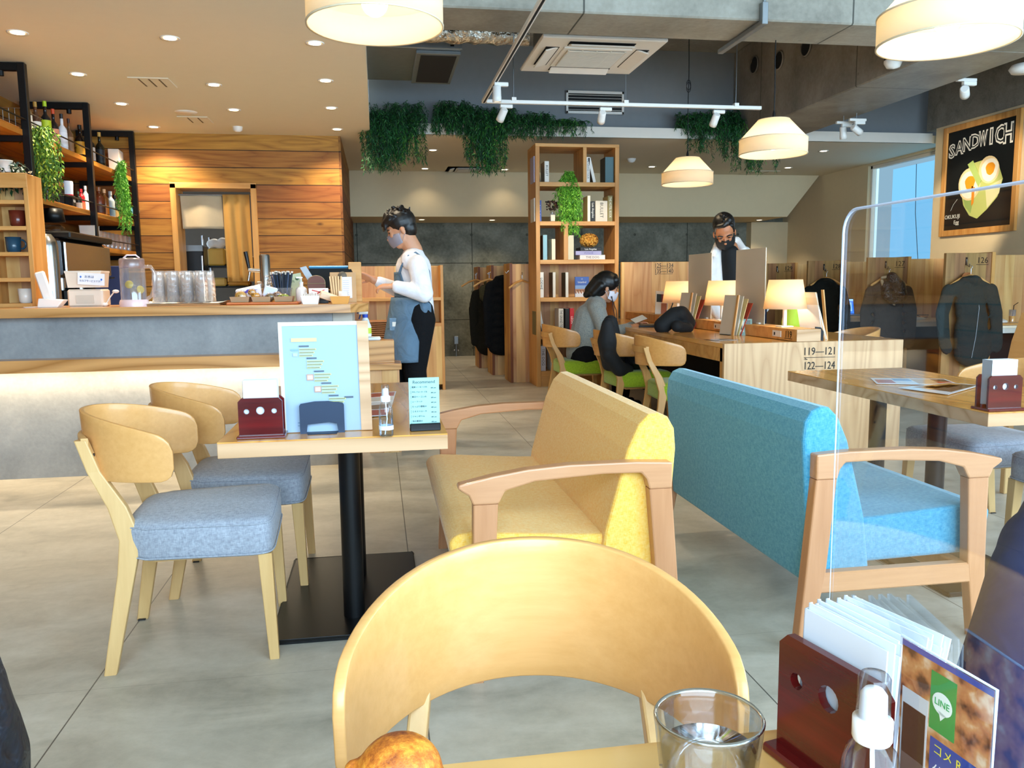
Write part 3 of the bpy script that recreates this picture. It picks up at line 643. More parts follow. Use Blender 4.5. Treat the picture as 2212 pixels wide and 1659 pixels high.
# power ridge along the middle of the desk
rg=thing('power_ridge','raised wooden socket ridge down the middle of the long desk','power ridge',(2.78,0,0))
MB().box(-.085,.085,4.955,8.7,.752,.832,M_pine,.002).obj('box',rg)
MB().box(-.084,.084,4.950,4.958,.753,.831,M_ash).obj('end_panel',rg)
pass
for yy in (5.22,6.22,7.25):
    m=MB().box(-.089,-.084,yy-.06,yy+.06,.77,.812,M_wmetal,.001); m.box(-.0905,-.088,yy+.02,yy+.035,.78,.80,M_dark).obj('socket',rg)
MB().text('119',.065,M_black,(-.0865,5.06,.792),(R(90),0,R(-90))).box(-.0875,-.0855,5.01,5.11,.765,.768,M_black).obj('seat_number',rg)
# table lamps on the ridge
M_lampshade=bpy.data.materials.new('table_lamp_shade'); M_lampshade.use_nodes=True; nt=M_lampshade.node_tree; nt.nodes.clear()
tc=node(nt,'ShaderNodeTexCoord'); wv=node(nt,'ShaderNodeTexNoise',Vector=tc.outputs['Object'],Scale=120.)
d=node(nt,'ShaderNodeBsdfDiffuse',Color=lin('fff0d8')); t=node(nt,'ShaderNodeBsdfTranslucent',Color=lin('ffe9c4')); mx=node(nt,'ShaderNodeMixShader',i0=.6,i1=d.outputs[0],i2=t.outputs[0]); node(nt,'ShaderNodeOutputMaterial',Surface=mx.outputs[0])
def lamp(x,y,lab):
    o=thing('table_lamp',lab,'table lamp',(x,y,.832),0,'white shaded table lamps on the desk ridge')
    MB().box(-.045,.045,-.045,.045,0,.008,M_wmetal,.002).obj('base',o)
    MB().box(-.011,.011,-.011,.011,.008,.2,M_wmetal,.001).obj('pole',o)
    m=MB().lathe([(.145,.125),(.112,.325)],M_lampshade,40,cap=False); m.obj('lamp_shade',o,solid=.0012)
    MB().tube([(0,.144,.126),(0,.1125,.324)],.0015,plain('cdbb98',.6),5).obj('shade_seam',o)
    MB().ball((0,0,.22),.024,M_bulb,12).obj('bulb',o)
    light('table_lamp_bulb','POINT',(x,y,.832+.25),3.4,(1,.9,.72),None,.03); return o
lamp(2.78,5.28,'lit table lamp nearest on the desk ridge beside the 119 mark')
lamp(2.78,6.33,'lit table lamp in the middle of the three on the ridge')
lamp(2.78,7.33,'lit table lamp farthest on the ridge near the woman')
# frosted partitions between facing seats
M_frost=glassy('frosted_acrylic'); M_frost,nt,b=base('frosted_panel','d9cdb8',.55,0,.5); b.inputs['Alpha'].default_value=.93
for (y0,y1,l) in ((6.02,6.98,'frosted acrylic screen on the desk ridge between second and third lamps'),(5.38,6.0,'frosted acrylic screen on the desk ridge behind the nearest lamp')):
    pass
for (xa,ya,xb,yb_,lab,depth) in ((1583,562,1663,556,'taller frosted acrylic screen right of the middle lamp, in front of the man',(5.62,6.12)),(1480,568,1546,563,'frosted acrylic screen right of the farthest lamp',(6.6,7.12))):
    o=thing('desk_screen',lab,'partition screen',(2.80,0,.832),0,'frosted desk screens'); MB().box(-.003,.003,depth[0],depth[1],0,.56,M_frost,.001).obj('panel',o); MB().box(-.02,.02,depth[0]+.05,depth[0]+.09,-.0,.012,M_wmetal).box(-.02,.02,depth[1]-.09,depth[1]-.05,0,.012,M_wmetal).obj('clip',o)
# partition wall at the end of the desk and behind bookshelf
o=thing('partition_screen','knotty cedar partition behind the long desk marked 125-134','partition',(0,8.8,0))
MB().box(2.675,4.4,0,.04,0,1.375,M_cedar,.002).obj('board',o)
p=aY(1434,574,8.8); m=MB(); m.text('125—134',.068,M_black,(p.x,-.002,p.z),wmax=.21).text('135—140',.068,M_black,(p.x,-.002,p.z-.062),wmax=.21)
m.box(p.x-.105,p.x+.105,-.003,-.001,p.z-.030,p.z-.027,M_black).box(p.x-.105,p.x+.105,-.003,-.001,p.z-.092,p.z-.089,M_black)
m.at((p.x+.103,-.002,p.z-.03),(0,R(215),0)).box(0,.02,-.001,.001,-.0015,.0015,M_black); m.at((p.x-.103,-.002,p.z-.09),(0,R(35),0)).box(0,.02,-.001,.001,-.0015,.0015,M_black).at(); m.obj('seat_numbers',o)
# ---------------------------------------------------------------- booths on the right
for i,(Y,num) in enumerate(((6.6,'126'),(7.78,'127'),(8.97,'128'),(10.12,'129'))):
    tone=(M_cedar,M_cedar,M_cedar,M_cedar)[i]
    l={'126':'booth divider marked 126 with dark green jacket on its hook','127':'booth divider marked 127 with brown hooded parka on its hook','128':'booth divider marked 128 behind the black coat','129':'farthest booth divider marked 129 beside the man in white'}[num]
    o=thing('booth_divider',l,'partition',(5.0,Y,0),0,'cedar booth dividers along the right')
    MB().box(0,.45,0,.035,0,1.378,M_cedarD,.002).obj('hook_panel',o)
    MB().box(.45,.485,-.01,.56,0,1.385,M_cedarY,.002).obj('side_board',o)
    MB().box(.485,1.40,.52,.555,0,1.375,M_cedar,.002).obj('desk_panel',o)
    m=MB().text(num,.075,M_black,(.36,-.002,1.31)); m.box(.30,.42,-.003,-.001,1.272,1.276,M_black).obj('booth_number',o)
    m=MB().tube([(.2,-.002,1.32),(.2,-.012,1.27),(.2,-.04,1.255),(.2,-.045,1.285)],.005,M_steel,6).box(.19,.21,-.004,0,1.27,1.34,M_black,.002); m.obj('coat_hook',o)
    d=thing('booth_desk',{'126':'white edged booth desk holding the orange juice','127':'white edged booth desk right of brown parka with a grey mug','128':'white edged booth desk holding the open laptop with blue screen','129':'farthest white edged booth desk'}[num],'desk',(5.0,Y,0),0,'white edged booth desks')
    MB().prism([(.49,.515),(1.38,.515),(1.38,-.02),(.60,-.02),(.53,.0),(.495,.06)],.70,.72,plain('e9d9bf',.4),'xy').obj('desktop',d)
    MB().prism([(.49,.51),(1.38,.51),(1.38,-.03),(.60,-.03),(.525,-.01),(.49,.06)],.655,.699,plain('c9c4ba',.3),'xy').obj('edge_band',d)
    MB().box(.5,1.37,.4,.50,.0,.655,M_dark).obj('cabinet_body',d)
    
# aisle booths to the left of the bookshelf
for i,(px,Y,lab) in enumerate(((1118,9.35,'booth divider with an empty wooden hanger just left of bookshelf'),(1077,10.2,'booth divider behind the longer black coat in the rear aisle'),(1047,11.1,'farthest booth divider in the rear aisle'))):
    x=aY(px,640,Y).x; o=thing('booth_divider',lab,'partition',(x,Y,0),0,'cedar booth dividers in the rear aisle')
    MB().box(-.06,.45,0,.035,0,1.375,M_cedar,.002).obj('hook_panel',o); MB().box(-.095,-.06,-.02,.42,0,1.385,M_cedarY,.002).obj('side_board',o)
    MB().tube([(-.1,.0,1.30),(-.13,.0,1.27),(-.14,.0,1.29)],.005,M_steel,6).obj('coat_hook',o)
# low shelf unit behind the barista
cb=thing('shelf_unit','low pine shelf unit behind the barista','shelf unit',(0,8.9,0)); X0,X1=-.32,.705
MB().box(X1-.03,X1,0,.35,0,1.36,M_pineZ,.002).obj('side_panel',cb); MB().box(X0,X0+.03,0,.35,0,1.36,M_pineZ,.002).obj('side_panel',cb)
MB().box(X0+.03,X1-.03,.32,.345,0,1.36,M_cedar).obj('back_panel',cb)
for z in (.98,.70): MB().box(X0+.03,X1-.03,.0,.32,z,z+.035,M_pine,.002).obj('shelf',cb)
MB().box(X0+.03,X1-.03,.0,.02,.06,.70,M_cedar,.002).obj('door',cb)
# ================================================================ plants
def leafmats(*cols): return [plain(c,.6,var=.1,Subsurface__Weight=0) for c in cols]
G_DK=leafmats('0d3318','134822','1a5c2a','286b26'); G_LT=leafmats('5fa52c','7cc23a','98d24a','4b8c28'); G_YG=leafmats('4e7a1f','7c9c22','a7b332','365c1c')
def strand(m,P,mats,step,ln,wd,curl=.6,rnd=random):
    P=[Vector(p) for p in P]; m.tube(P,.0016,mats[0],4,cap=False)
    for i in range(len(P)-1):
        seg=P[i+1]-P[i]; k=max(1,int(seg.length/step))
        for j in range(k):
            p=P[i]+seg*((j+rnd.random())/k); t=seg.normalized()
            d=Vector((rnd.uniform(-1,1),rnd.uniform(-1,1),rnd.uniform(-1,.5))).normalized(); d=(d+t*.6).normalized()
            L=ln*rnd.uniform(.6,1.2); s=d.cross(Vector((rnd.uniform(-1,1),rnd.uniform(-1,1),rnd.uniform(-1,1)))).normalized()*wd*rnd.uniform(.7,1.1)
            q=p+d*L+Vector((0,0,-curl*L*.4)); mid=p+d*L*.5
            m.add([p,mid+s,q,mid-s],[(0,1,2,3)],mats[rnd.randrange(len(mats))])
def droop(m,a,up,out,down,mats,step,ln,wd,n=7):
    pts=[]
    for i in range(n+1):
        t=i/n; z=up*math.sin(min(1,t*2.2)*math.pi/2)*(1-t) - down*max(0,t-.22)**1.3/(.78**1.3)
        pts.append((a[0]+out[0]*min(1,t*1.8)+.012*math.sin(9*t+a[0]*30),a[1]+out[1]*min(1,t*1.8),a[2]+z))
    strand(m,pts,mats,step,ln,wd)
def ledge_plant(label,clumps,seed,Y=9.06):
    rnd=random.Random(seed); m=MB(); xs=[]
    for (p0,p1,yt,yb,n,mats) in clumps:
        for i in range(int(n*1.35)):
            px=rnd.uniform(p0,p1); x=aY(px,270,Y).x; zt=aY(px,rnd.uniform(yt,262),Y-.1).z; zb=aY(px,min(yb,yb-(yb-270)*rnd.random()**1.6),Y-.12).z
            base_=(x,Y+rnd.uniform(-.02,.06),2.87); droop(m,base_,max(.02,zt-2.87)*1.6,(rnd.uniform(-.12,.12),-rnd.uniform(.04,.26)),max(.01,2.87-zb),mats,.0085,.044,.0045)
            xs.append(x)
    o=thing('hanging_fern',label,'hanging plant',(0,0,0),0,'trailing ferns on the white ledge'); m.obj('foliage',o)
    MB().box(min(xs)+.05,max(xs)-.05,Y+.0,Y+.1,2.862,2.93,plain('3a2c1d',.8),.01).obj('planter_box',o); return o
ledge_plant('dark green fern hanging at the left end of the ledge beside cream ceiling',[(806,905,215,300,95,G_DK),(800,835,230,372,75,G_DK),(835,862,235,350,40,G_DK),(862,892,240,355,45,G_DK+G_LT[3:])],1)
ledge_plant('widest dark green fern over the ledge between bookshelf and duct',[(948,1020,212,290,95,G_DK),(1020,1110,225,300,80,G_DK),(1110,1190,240,300,65,G_DK),(1190,1250,255,295,35,G_DK+G_LT[3:]),(998,1030,240,345,28,G_DK),(1032,1072,240,375,85,G_DK+G_LT[3:])],2)
ledge_plant('dark green fern hanging behind the two small pendants',[(1465,1530,240,290,60,G_DK),(1530,1595,232,300,70,G_DK),(1490,1520,250,330,30,G_DK),(1552,1572,250,345,28,G_DK),(1585,1650,262,372,75,G_DK+G_LT[3:])],3)
def trail(label,top,n,spread,length,mats,seed,ln=.03,wd=.007,name='trailing_plant',pot=None,step=.009,up=.05):
    rnd=random.Random(seed); m=MB(); o=thing(name,label,'trailing plant',top)
    for i in range(n):
        a=rnd.uniform(0,2*math.pi); r=rnd.random()**.5
        droop(m,(rnd.uniform(-.3,.3)*spread[0],rnd.uniform(-.3,.3)*spread[1],.02),up*rnd.random()*1.5,(r*math.cos(a)*spread[0],r*math.sin(a)*spread[1]),length*(.25+.75*rnd.random()**.7),mats,step,ln,wd)
    m.obj('foliage',o)
    if pot: MB().lathe([(.03,0),(.045,.07),(.047,.07),(.04,.06)],pot,14).obj('pot',o)
    return o
# ================================================================ the bar
ct=thing('bar_counter','long oak topped bar counter with grey plaster front','counter',(0,0,0))
M_top=wood('counter_top_oak','d39c60','a8733c',0,.3,.8,.65,None,0,'5b3416',.45,14,coat=.3)
MB().prism([(XL,5.0),(-.165,5.0),(-.06,5.18),(-.06,5.74),(XL,5.74)],.988,1.041,M_top,'xy').obj('worktop',ct,bev=(.002,2))
MB().box(XL,-.28,5.12,5.7,.745,.988,M_counterface).obj('upper_front',ct)
MB().box(-.279,-.16,5.16,5.7,0,.988,plain('b7aea0',.8)).obj('end_panel',ct)
MB().box(XL,-.28,4.98,5.29,.676,.748,M_top,.002).obj('ledge_rail',ct)
MB().box(XL,-.281,5.29,5.6,0,.676,M_counterface).obj('lower_front',ct)
MB().box(XL,-.3,5.255,5.27,.668,.676,emis('led_strip','ffe0a8',3.)).obj('light_strip',ct)
light('ledge_strip_light','AREA',(-1.65,5.2,.668),9,(1,.80,.5),(-1.65,5.24,0),2.7,.04)
# back counter along the left wall with machines
bc=thing('back_counter','dark back counter along the left wall behind the bar','counter',(0,0,0))
MB().box(XL+.01,-2.35,5.8,9.18,0,.9,plain('25211e',.5),.003).obj('cabinet_body',bc); MB().box(XL+.01,-2.33,5.78,9.19,.9,.93,M_steel,.003).obj('worktop',bc)
MB().box(-2.3,-2.12,8.5,9.18,0,.9,plain('1c1a19',.6)).box(-1.25,-.5,8.6,9.18,0,.92,plain('28241f',.6)).obj('low_cabinet',bc)
# hung steel shelf rack
rk=thing('bottle_rack','black steel frame rack with oak shelves hung from the ceiling','shelf rack',(0,0,0))
XF,XB=-2.45,-2.95; ZS=(2.255,1.80,1.495)
for Y,zb in ((6.505,1.745),(7.806,1.46),(9.13,1.43)):
    m=MB()
    for x in (XF,XB): m.box(x-.025,x+.025,Y-.025,Y+.025,zb,2.745,M_black,.003)
    m.box(XB,XF,Y-.02,Y+.02,2.69,2.745,M_black,.003)
    for z in ZS:
        if z>zb: m.box(XB,XF,Y-.02,Y+.02,z-.055,z-.01,M_black,.003)
    m.tube([(XF-.14,Y,2.69),(XF-.14,Y,2.655)],.02,M_black,8)
    m.obj('frame',rk)
for z,y0 in ((ZS[0],5.2),(ZS[1],5.2),(ZS[2],6.6)):
    MB().box(XB-.03,XF-.02,y0,9.12,z-.012,z+.03,wood('shelf_oak_%d'%int(z*100),'c9832f','9a5a1c',1,.4,1.,.5,None,0,'5b3416',.4,10),.002).obj('shelf',rk)
    MB().tube([(XF+.01,y0,z+.095),(XF+.01,9.12,z+.095)],.006,M_black,6).obj('guard_rail',rk)
# shelf of cubbies at the left end of the worktop
cu=thing('mug_shelf','pine cubby shelf with mugs standing on the left end of counter','shelf',(-2.62,5.42,1.041))
H1=.80; 
MB().box(.53,.556,0,.22,0,H1,M_pineZ,.002).obj('side_panel',cu); MB().box(-.3,-.275,0,.22,0,H1,M_pineZ,.002).obj('side_panel',cu)
MB().box(-.275,.53,.2,.218,0,H1,M_cedar).obj('back_panel',cu)
for k in range(6): z=k*(H1-.025)/5; MB().box(-.275,.53,.0,.2,z,z+.024,M_pine,.002).obj('shelf',cu)
MB().box(-.275,.556,-.005,.0,H1-.085,H1+.003,M_pine,.002).obj('top_rail',cu)
MB().box(.30,.32,.0,.2,0,H1,M_pineZ).obj('divider',cu)
def mug(x,y,z,mat,lab,rz=0,s=1.,hollow=True,group=None,name='mug'):
    o=thing(name,lab,'mug' if name=='mug' else 'cup',(x,y,z),rz,group)
    MB().lathe([(.028*s,0),(.036*s,.01*s),(.040*s,.085*s),(.037*s,.085*s),(.033*s,.01*s),(0,.008*s)],mat,20,cap=False).obj('body',o)
    MB().tube([(.036*s+.028*s*math.sin(a),0,.045*s+.026*s*math.cos(a)) for a in [R(10)+i*R(160)/8 for i in range(9)]],.005*s,mat,8).obj('handle',o); return o
mug(-2.165,5.5,1.041+.3*0+.645-.155+.0,plain('6a2a1c',.2),'dark red mug in the second cubby of counter shelf',0,1.15)
mug(-2.20,5.5,1.041+.334,plain('24485e',.2),'dark blue mug in the middle cubby of counter shelf',0,1.1)
mug(-2.155,5.5,1.041+.024,plain('ece6dc',.25),'white mug in the bottom cubby of counter shelf',0,1.05)
trail('dark variegated ivy on top of the mug shelf at the left edge',(-2.22,5.52,1.86),34,(.13,.1),.14,leafmats('16301a','24502a','c9d2b8','0f2412'),5,.035,.013,'ivy_plant',plain('d8d4cc',.6),.016)
o=thing('storage_box','white box half hidden by ivy above the mug shelf','box',(-2.42,6.1,1.83)); MB().box(-.07,.07,-.08,.08,0,.12,M_wmetal,.006).obj('body',o)
trail('yellow green vine hanging from the top bottle shelf near first post',(-2.44,6.72,2.29),60,(.1,.14),.50,G_YG,6,.034,.008,step=.012)
trail('bright green string plant hanging at the right end of bottle shelves',(-2.42,8.62,2.30),48,(.05,.13),.66,G_LT,7,.03,.006,step=.010,up=.09)
def bottle(p,h,r,body,cap,label=None,lab='',neck=.3,caph=.12,labz=(.12,.42),group='bottles on the top rack shelf',ratio=.34,txt=None,rz=R(-35)):
    o=thing('bottle',lab,'bottle',p,rz,group)
    b=h*(1-neck-.14)
    bd=MB().lathe([(r*.85,0),(r,.008),(r,b),(r*.9,b+h*.05),(r*ratio,b+h*.14),(r*ratio*.95,h*(1-caph)),(r*ratio,h*(1-caph))],body,18).obj('body',o)
    MB().lathe([(r*ratio*1.12,h*(1-caph)-.002),(r*ratio*1.12,h)],cap,14).obj('cap',o)
    if label:
        m=MB().lathe([(r*1.012,h*labz[0]),(r*1.012,h*labz[1])],label,18,cap=False)
        if txt: m.text(txt,r*.6,M_black,(0,-r*1.03,h*sum(labz)/2),wmax=r*1.3)
        m.obj('label',bd)
    return o
GL=lambda c,a=.25: plain(c,a)
BL='bottles on the top rack shelf'; z1=ZS[0]+.03
tops=[(59,265,.30,.036,'8a6a48','b9863e','e8e0d0','amber bottle with gold cap, first on the top shelf'),(79,275,.30,.036,'5a3b2c','b58a3c','efe8da','brown bottle with gold cap and white label, second on top shelf'),
(101,290,.33,.038,'15151a','a5c61c','b7cc22','black bottle with lime cap and lime band'),(118,297,.32,.036,'1a1418','cf4a22','e7946e','black bottle with orange cap and salmon band'),
(137,315,.30,.036,'e6e4e6','17171b','f0eef0','white bottle with black cap lettered across the shoulder'),(152,322,.31,.030,'6d4a30','3b1f18','8f6b48','slim brown bottle with dark cap beside the white one'),
(176,333,.29,.045,'1a0f0c','0f0d0d','e0a32c','squat dark bottle with yellow label on the top shelf'),(198,338,.31,.034,'10130f','17140f','cfc6bb','dark green bottle with pale label behind the second post'),
(218,352,.32,.040,'12160f','c39a4a','1b1b1e','dark sparkling wine bottle with gold foil neck')]
for i,(px,py,h,r,b_,c_,l_,lab) in enumerate(tops):
    p=aX(px,py,-2.54-.03*(i%2)); p.z=z1; bottle(p,h,r,GL(b_),plain(c_,.35),plain(l_,.55),lab,labz=((.12,.5) if i!=2 else (.3,.55)),txt={4:'MALIBU'[:3],6:'K',8:'BRUT'}.get(i))
p=aX(252,352,-2.6); p.z=z1; o=thing('gift_box','white carton standing behind the string plant on the top shelf','box',p,R(5)); MB().box(-.05,.05,-.13,.1,0,.26,plain('e9e3d6',.6),.003).obj('body',o)
p=aX(36,228,-2.6); p.z=z1; o=thing('wire_basket','wire rack of glasses on the top shelf at the left edge','basket',p)
m=MB()
for i in range(6): m.tube([(-.1+i*.04,-.2,0),(-.1+i*.04,-.2,.16)],.003,M_steel,4)
for zz in (.0,.08,.16): m.tube([(-.1,-.2,zz),(.1,-.2,zz)],.003,M_steel,4).tube([(.1,-.2,zz),(.1,.2,zz)],.003,M_steel,4)
m.obj('wire',o)
p=aX(20,262,-2.45); o=thing('wooden_crate','plain wooden crate on the top shelf at left edge','crate',(XF-.2,6.2,z1)); MB().box(-.18,.19,-.25,.22,0,.001,M_pine).obj('base',o)
# second shelf
z2=ZS[1]+.03; BG='bottles and tins on the middle rack shelf'
def sh2(px,py,dx=0): p=aX(px,py,-2.56+dx); p.z=z2; return p
for k,(px,py) in enumerate(((95,425),(118,432))):
    o=thing('storage_jar',['dark square glass jar, first on the middle shelf','dark glass jar with domed lid, second on the middle shelf'][k],'jar',sh2(px,py,-.04),0,'dark jars on the middle shelf')
    MB().box(-.06,.06,-.07,.07,0,.2,plain('1d1a18',.1),.01).obj('body',o); MB().lathe([(.06,.2),(.065,.215),(.02,.26),(.015,.3),(0,.3)],plain('2b2520',.2),12).obj('lid',o)
o=thing('cup_stack','stack of white and red paper cups on the middle shelf','cups',sh2(146,418)); m=MB().lathe([(.034,.0),(.045,.11)],plain('d8262c',.5),16).lathe([(.042,.11),(.048,.2),(.046,.22)],plain('e9ecf2',.5),16); m.obj('body',o); MB().box(-.05,.05,-.06,.06,-.0,.005,M_black).obj('base',o)
o=thing('tin','black tin with white lettering below the paper cups','tin',sh2(153,442,.05)); MB().box(-.03,.03,-.04,.04,0,.09,M_black,.003).text('TEA',.03,M_wmetal,(.0305,0,.045),(R(90),0,R(90))).obj('body',o)
for px,py,h,r,b_,c_,l_,lab in ((170,440,.17,.028,'2b2b22','3a4a28','d8d0bf','small dark bottle behind the paper cups'),(177,448,.20,.03,'b5202a','d01c22','b06a4a','bottle with bright red cap before the middle post'),(187,452,.24,.028,'c8ced6','dfe4ea','e9edf2','slim white bottle before the middle post'),
    (216,457,.27,.05,'5c2a14','8f5a2c','2d1410','round brown syrup bottle with dark label'),(228,462,.27,.036,'8f5524','e8b27c','d0741e','orange brown bottle with pale cap'),(241,468,.27,.038,'c9d4d8','c0c6cc','7f99a8','clear bottle with steel pourer'),(262,475,.28,.036,'e3b0a4','c32128','b3283a','pink bottle with red cap'),(250,462,.25,.03,'24352c','15151a','b9a063','dark bottle behind the clear one'),(277,474,.2,.03,'d98c86','b7a08c','a8303a','short pink bottle under the string plant')):
    bottle(sh2(px,py,-.02),h,r,GL(b_),plain(c_,.3),plain(l_,.5),lab,group=BG,neck=.22,caph=.13,ratio=.4)
o=thing('globe','small teal and yellow globe ornament at the end of the middle shelf','ornament',sh2(291,478,.08)); MB().ball((0,0,.11),.055,plain('6fb7c6',.35),16).obj('ball',o); MB().lathe([(.035,0),(.03,.01),(.008,.02),(.008,.06)],plain('e2b23a',.4),12).obj('base',o)
# third shelf : glasses, pitcher
z3=ZS[2]+.03
M_gl2=glassy('tumbler_glass',(.985,.99,1.),0.1,1.4,3.,.5,.17)
def tumbler(p,lab,group,h=.11,r=.036,inv=False,parent=None,mat=None):
    o=thing('drinking_glass',lab,'glass',p,0,group); q=[(r*.78,0),(r*.80,.004),(r,h),(r*.93,h),(r*.72,.012),(0,.010)]
    if inv: q=[(a,h-z) for a,z in q]
    MB().lathe(q,mat or M_gl2,16,cap=False).obj('body',o); return o
g0=None
for i in range(9):
    p=aX(205+i*9,528+i*1.6,-2.55); p.z=z3+.005; 
    ORD=['first','second','third','fourth','fifth','sixth','seventh','eighth','last']
    if g0 is None: g0=tumbler(p,'upright glass on the bottom rack shelf, first from the left','glasses lined on the bottom rack shelf',.15 if i<4 else .11,.036)
    else: dup(g0,p,label='upright glass on the bottom rack shelf, %s from the left'%ORD[i] if i<8 else 'upright glass on the bottom rack shelf, nearest the plank wall')
for i in range(5):
    p=aX(122+i*17,512+i*3,-2.8); p.z=z3; dup(g0,p,label='glass at the back of the bottom rack shelf, %s of five'%['first','second','third','fourth','last'][i],group='glasses at the back of the bottom rack shelf')
p=aX(196,535,-2.50); p.z=1.495; o=thing('measuring_jug','frosted plastic measuring jug above the coffee machine','jug',p)
M_frostp,nt,b=base('frosted_plastic','d9d6d0',.4,0,.5); b.inputs['Alpha'].default_value=.8
MB().rings([[(x*k,y*k*1.2,z) for x,y in ((-.06,-.06),(.06,-.06),(.06,.06),(-.06,.06))] for k,z in ((.9,.03),(1.,.2),(1.05,.205))],M_frostp,smooth=False).obj('body',o); MB().tube([(0,.07,.19),(0,.12,.185),(0,.125,.1),(0,.07,.06)],.010,M_frostp,6).obj('handle',o)
# espresso machine, grinder, urns on back counter
o=thing('espresso_machine','black and chrome espresso machine behind the counter','coffee machine',(-2.42,6.85,.93))
MB().box(-.25,.2,-.55,.5,.30,.58,plain('1a1413',.15,.6),.02).obj('body',o)
MB().box(-.27,.26,-.5,.45,.58,.63,M_black,.01).obj('top_tray',o)
MB().box(.2,.22,-.5,.5,.32,.56,M_steel,.01).obj('front_panel',o)
MB().box(-.25,.25,-.55,.5,0,.08,M_black,.01).box(-.25,-.1,-.55,.5,.08,.3,M_black,.01).obj('base',o)
for y in (-.3,.1): MB().lathe([(.035,0),(.035,.09)],M_steel,14,c=(.1,y,.21)).tube([(.1,y,.22),(.26,y,.2)],.013,M_black,8).obj('group_head',o)
MB().lathe([(.03,0),(.04,.01),(.04,.012)],M_black,12,c=(.2,.52,.30)).obj('steam_knob',o)
for (px,Y,h,r,lab,mt) in ((108,6.2,.60,.075,'tall chrome thermal urn beside the phone','s'),(75,6.15,.60,.09,'tall black thermal urn at the left behind the phone','b')):
    p=aY(px,640,Y); o=thing('thermal_urn',lab,'urn',(p.x,Y,.93),0,'thermal urns'); MB().lathe([(r,0),(r,h*.86),(r*.9,h*.93),(r*.5,h)],M_steel if mt=='s' else M_black,24).obj('body',o); MB().box(-.02,.02,-r-.03,-r+.01,.1,.14,M_black,.005).obj('tap',o)
o=thing('coffee_grinder','coffee grinder with glass hopper and black lid left of espresso machine','grinder',(aY(120,600,6.9).x,6.95,.93))
MB().box(-.09,.09,-.1,.1,0,.5,M_black,.02).obj('body',o); MB().lathe([(.04,.5),(.09,.55),(.095,.62),(.075,.70),(.04,.72)],glassy('hopper',(.85,.8,.75),0,1.45,1.5),20,cap=False).obj('hopper',o); MB().lathe([(.06,.735),(.085,.74),(.07,.84),(.0,.84)],M_black,16).obj('lid',o)
o=thing('recycling_carton','navy carton beside the espresso machine','carton',(aY(242,600,8.0).x,8.0,.93)); MB().box(-.12,.12,-.1,.1,0,.42,plain('1f2a55',.6),.004).obj('body',o); MB().box(-.125,-.118,-.1,.1,0,.42,M_steel).obj('steel_edge',o)
# ---------------------------------------------------------------- on the worktop
ZC=1.041
def C(px,Y=5.3): return (aY(px,650,Y).x,Y,ZC)
M_cream=plain('e4d3c0',.45); M_pw=plain('efe4dc',.4)
o=thing('cordless_phone','pale cordless phone standing in its cradle on the counter','phone',C(114,5.2)); MB().prism([(-.075,0),(.035,0),(.075,.045),(-.065,.055)],-.04,.04,M_pw,'xz').obj('cradle',o,bev=(.006,2)); MB().at((-.02,0,.04),(0,R(-14),0)).box(-.028,.028,-.012,.014,0,.175,M_pw,.008).obj('handset',o); MB().tube([(-.07,0,.005),(-.14,-.03,.004),(-.17,.02,.004)],.003,M_pw,5).obj('cord',o)
o=thing('ticket_printer','beige till printer with handwritten paper sign on the counter','printer',C(193,5.35))
MB().box(-.10,.10,-.07,.08,0,.105,M_cream,.01).box(-.05,.05,-.075,-.069,.02,.07,plain('cfc0ae',.5)).obj('base',o); MB().rings([[(x*k,y*k,z) for x,y in ((-.1,-.08),(.1,-.08),(.1,.08),(-.1,.08))] for k,z in ((.92,.115),(1.,.20),(1.03,.205),(1.03,.215))],M_cream,smooth=False).obj('upper_housing',o)
m=MB().at((.05,-.095,.165),(0,R(4),0)).box(-.075,.075,-.001,.001,-.035,.035,plain('f2eef2',.7)); m.text('お水は',.018,plain('3a4a78',.6),(-.01,-.003,.012)).text('セルフサービスです！',.015,plain('3a4a78',.6),(0,-.003,-.013),wmax=.12)
m.ball((-.058,-.002,.01),.005,plain('2f6fd0',.5),8,(1,.2,1.3)).ball((.058,-.002,.0),.005,plain('2f6fd0',.5),8,(1,.2,1.3)); m.obj('paper_sign',o)
o=thing('cable','white cable with plug lying behind the water jug','cable',C(226,5.3)); MB().tube([(0,0,.004),(.03,.02,.06),(.06,.0,.09),(.08,-.01,.095)],.004,M_wmetal,6).ball((0,0,.012),.02,M_wmetal,8,(1,1,.6)).ball((.07,-.01,.09),.014,M_wmetal,8,(1.5,1,.8)).obj('cord',o)
o=thing('water_jug','large clear jug of lemon water with pink base and handle','jug',C(290,5.2))
M_jug=glassy('jug_plastic',(.98,.96,.98),.08,1.4,3.,.4,.12)
MB().lathe([(.072,.02),(.070,.28),(.062,.285)],M_jug,28,cap=False).obj('body',o)
M_pinkp=plain('e9cfd0',.3); MB().lathe([(.082,0),(.082,.025),(.076,.04)],M_pinkp,28).obj('base',o); MB().lathe([(.069,.225),(.071,.23),(.071,.272),(.060,.285),(.0,.29)],glassy('jug_lid',(.95,.88,.91),.3,1.4,3.,.3),28).obj('lid',o)
MB().tube([(-.045,0,.285),(-.025,0,.303),(.025,0,.303),(.045,0,.285)],.005,M_pinkp,8).obj('lid_handle',o)
MB().tube([(.066,0,.235),(.105,0,.235),(.125,0,.2),(.122,0,.12),(.10,0,.06),(.068,0,.04)],.011,M_jug,10).obj('handle',o)
MB().lathe([(.0,.04),(.066,.04),(.066,.20),(.0,.20)],glassy('lemon_water',(.82,.9,1.),.0,1.2,.4,.2),24,cap=False).obj('water',o)
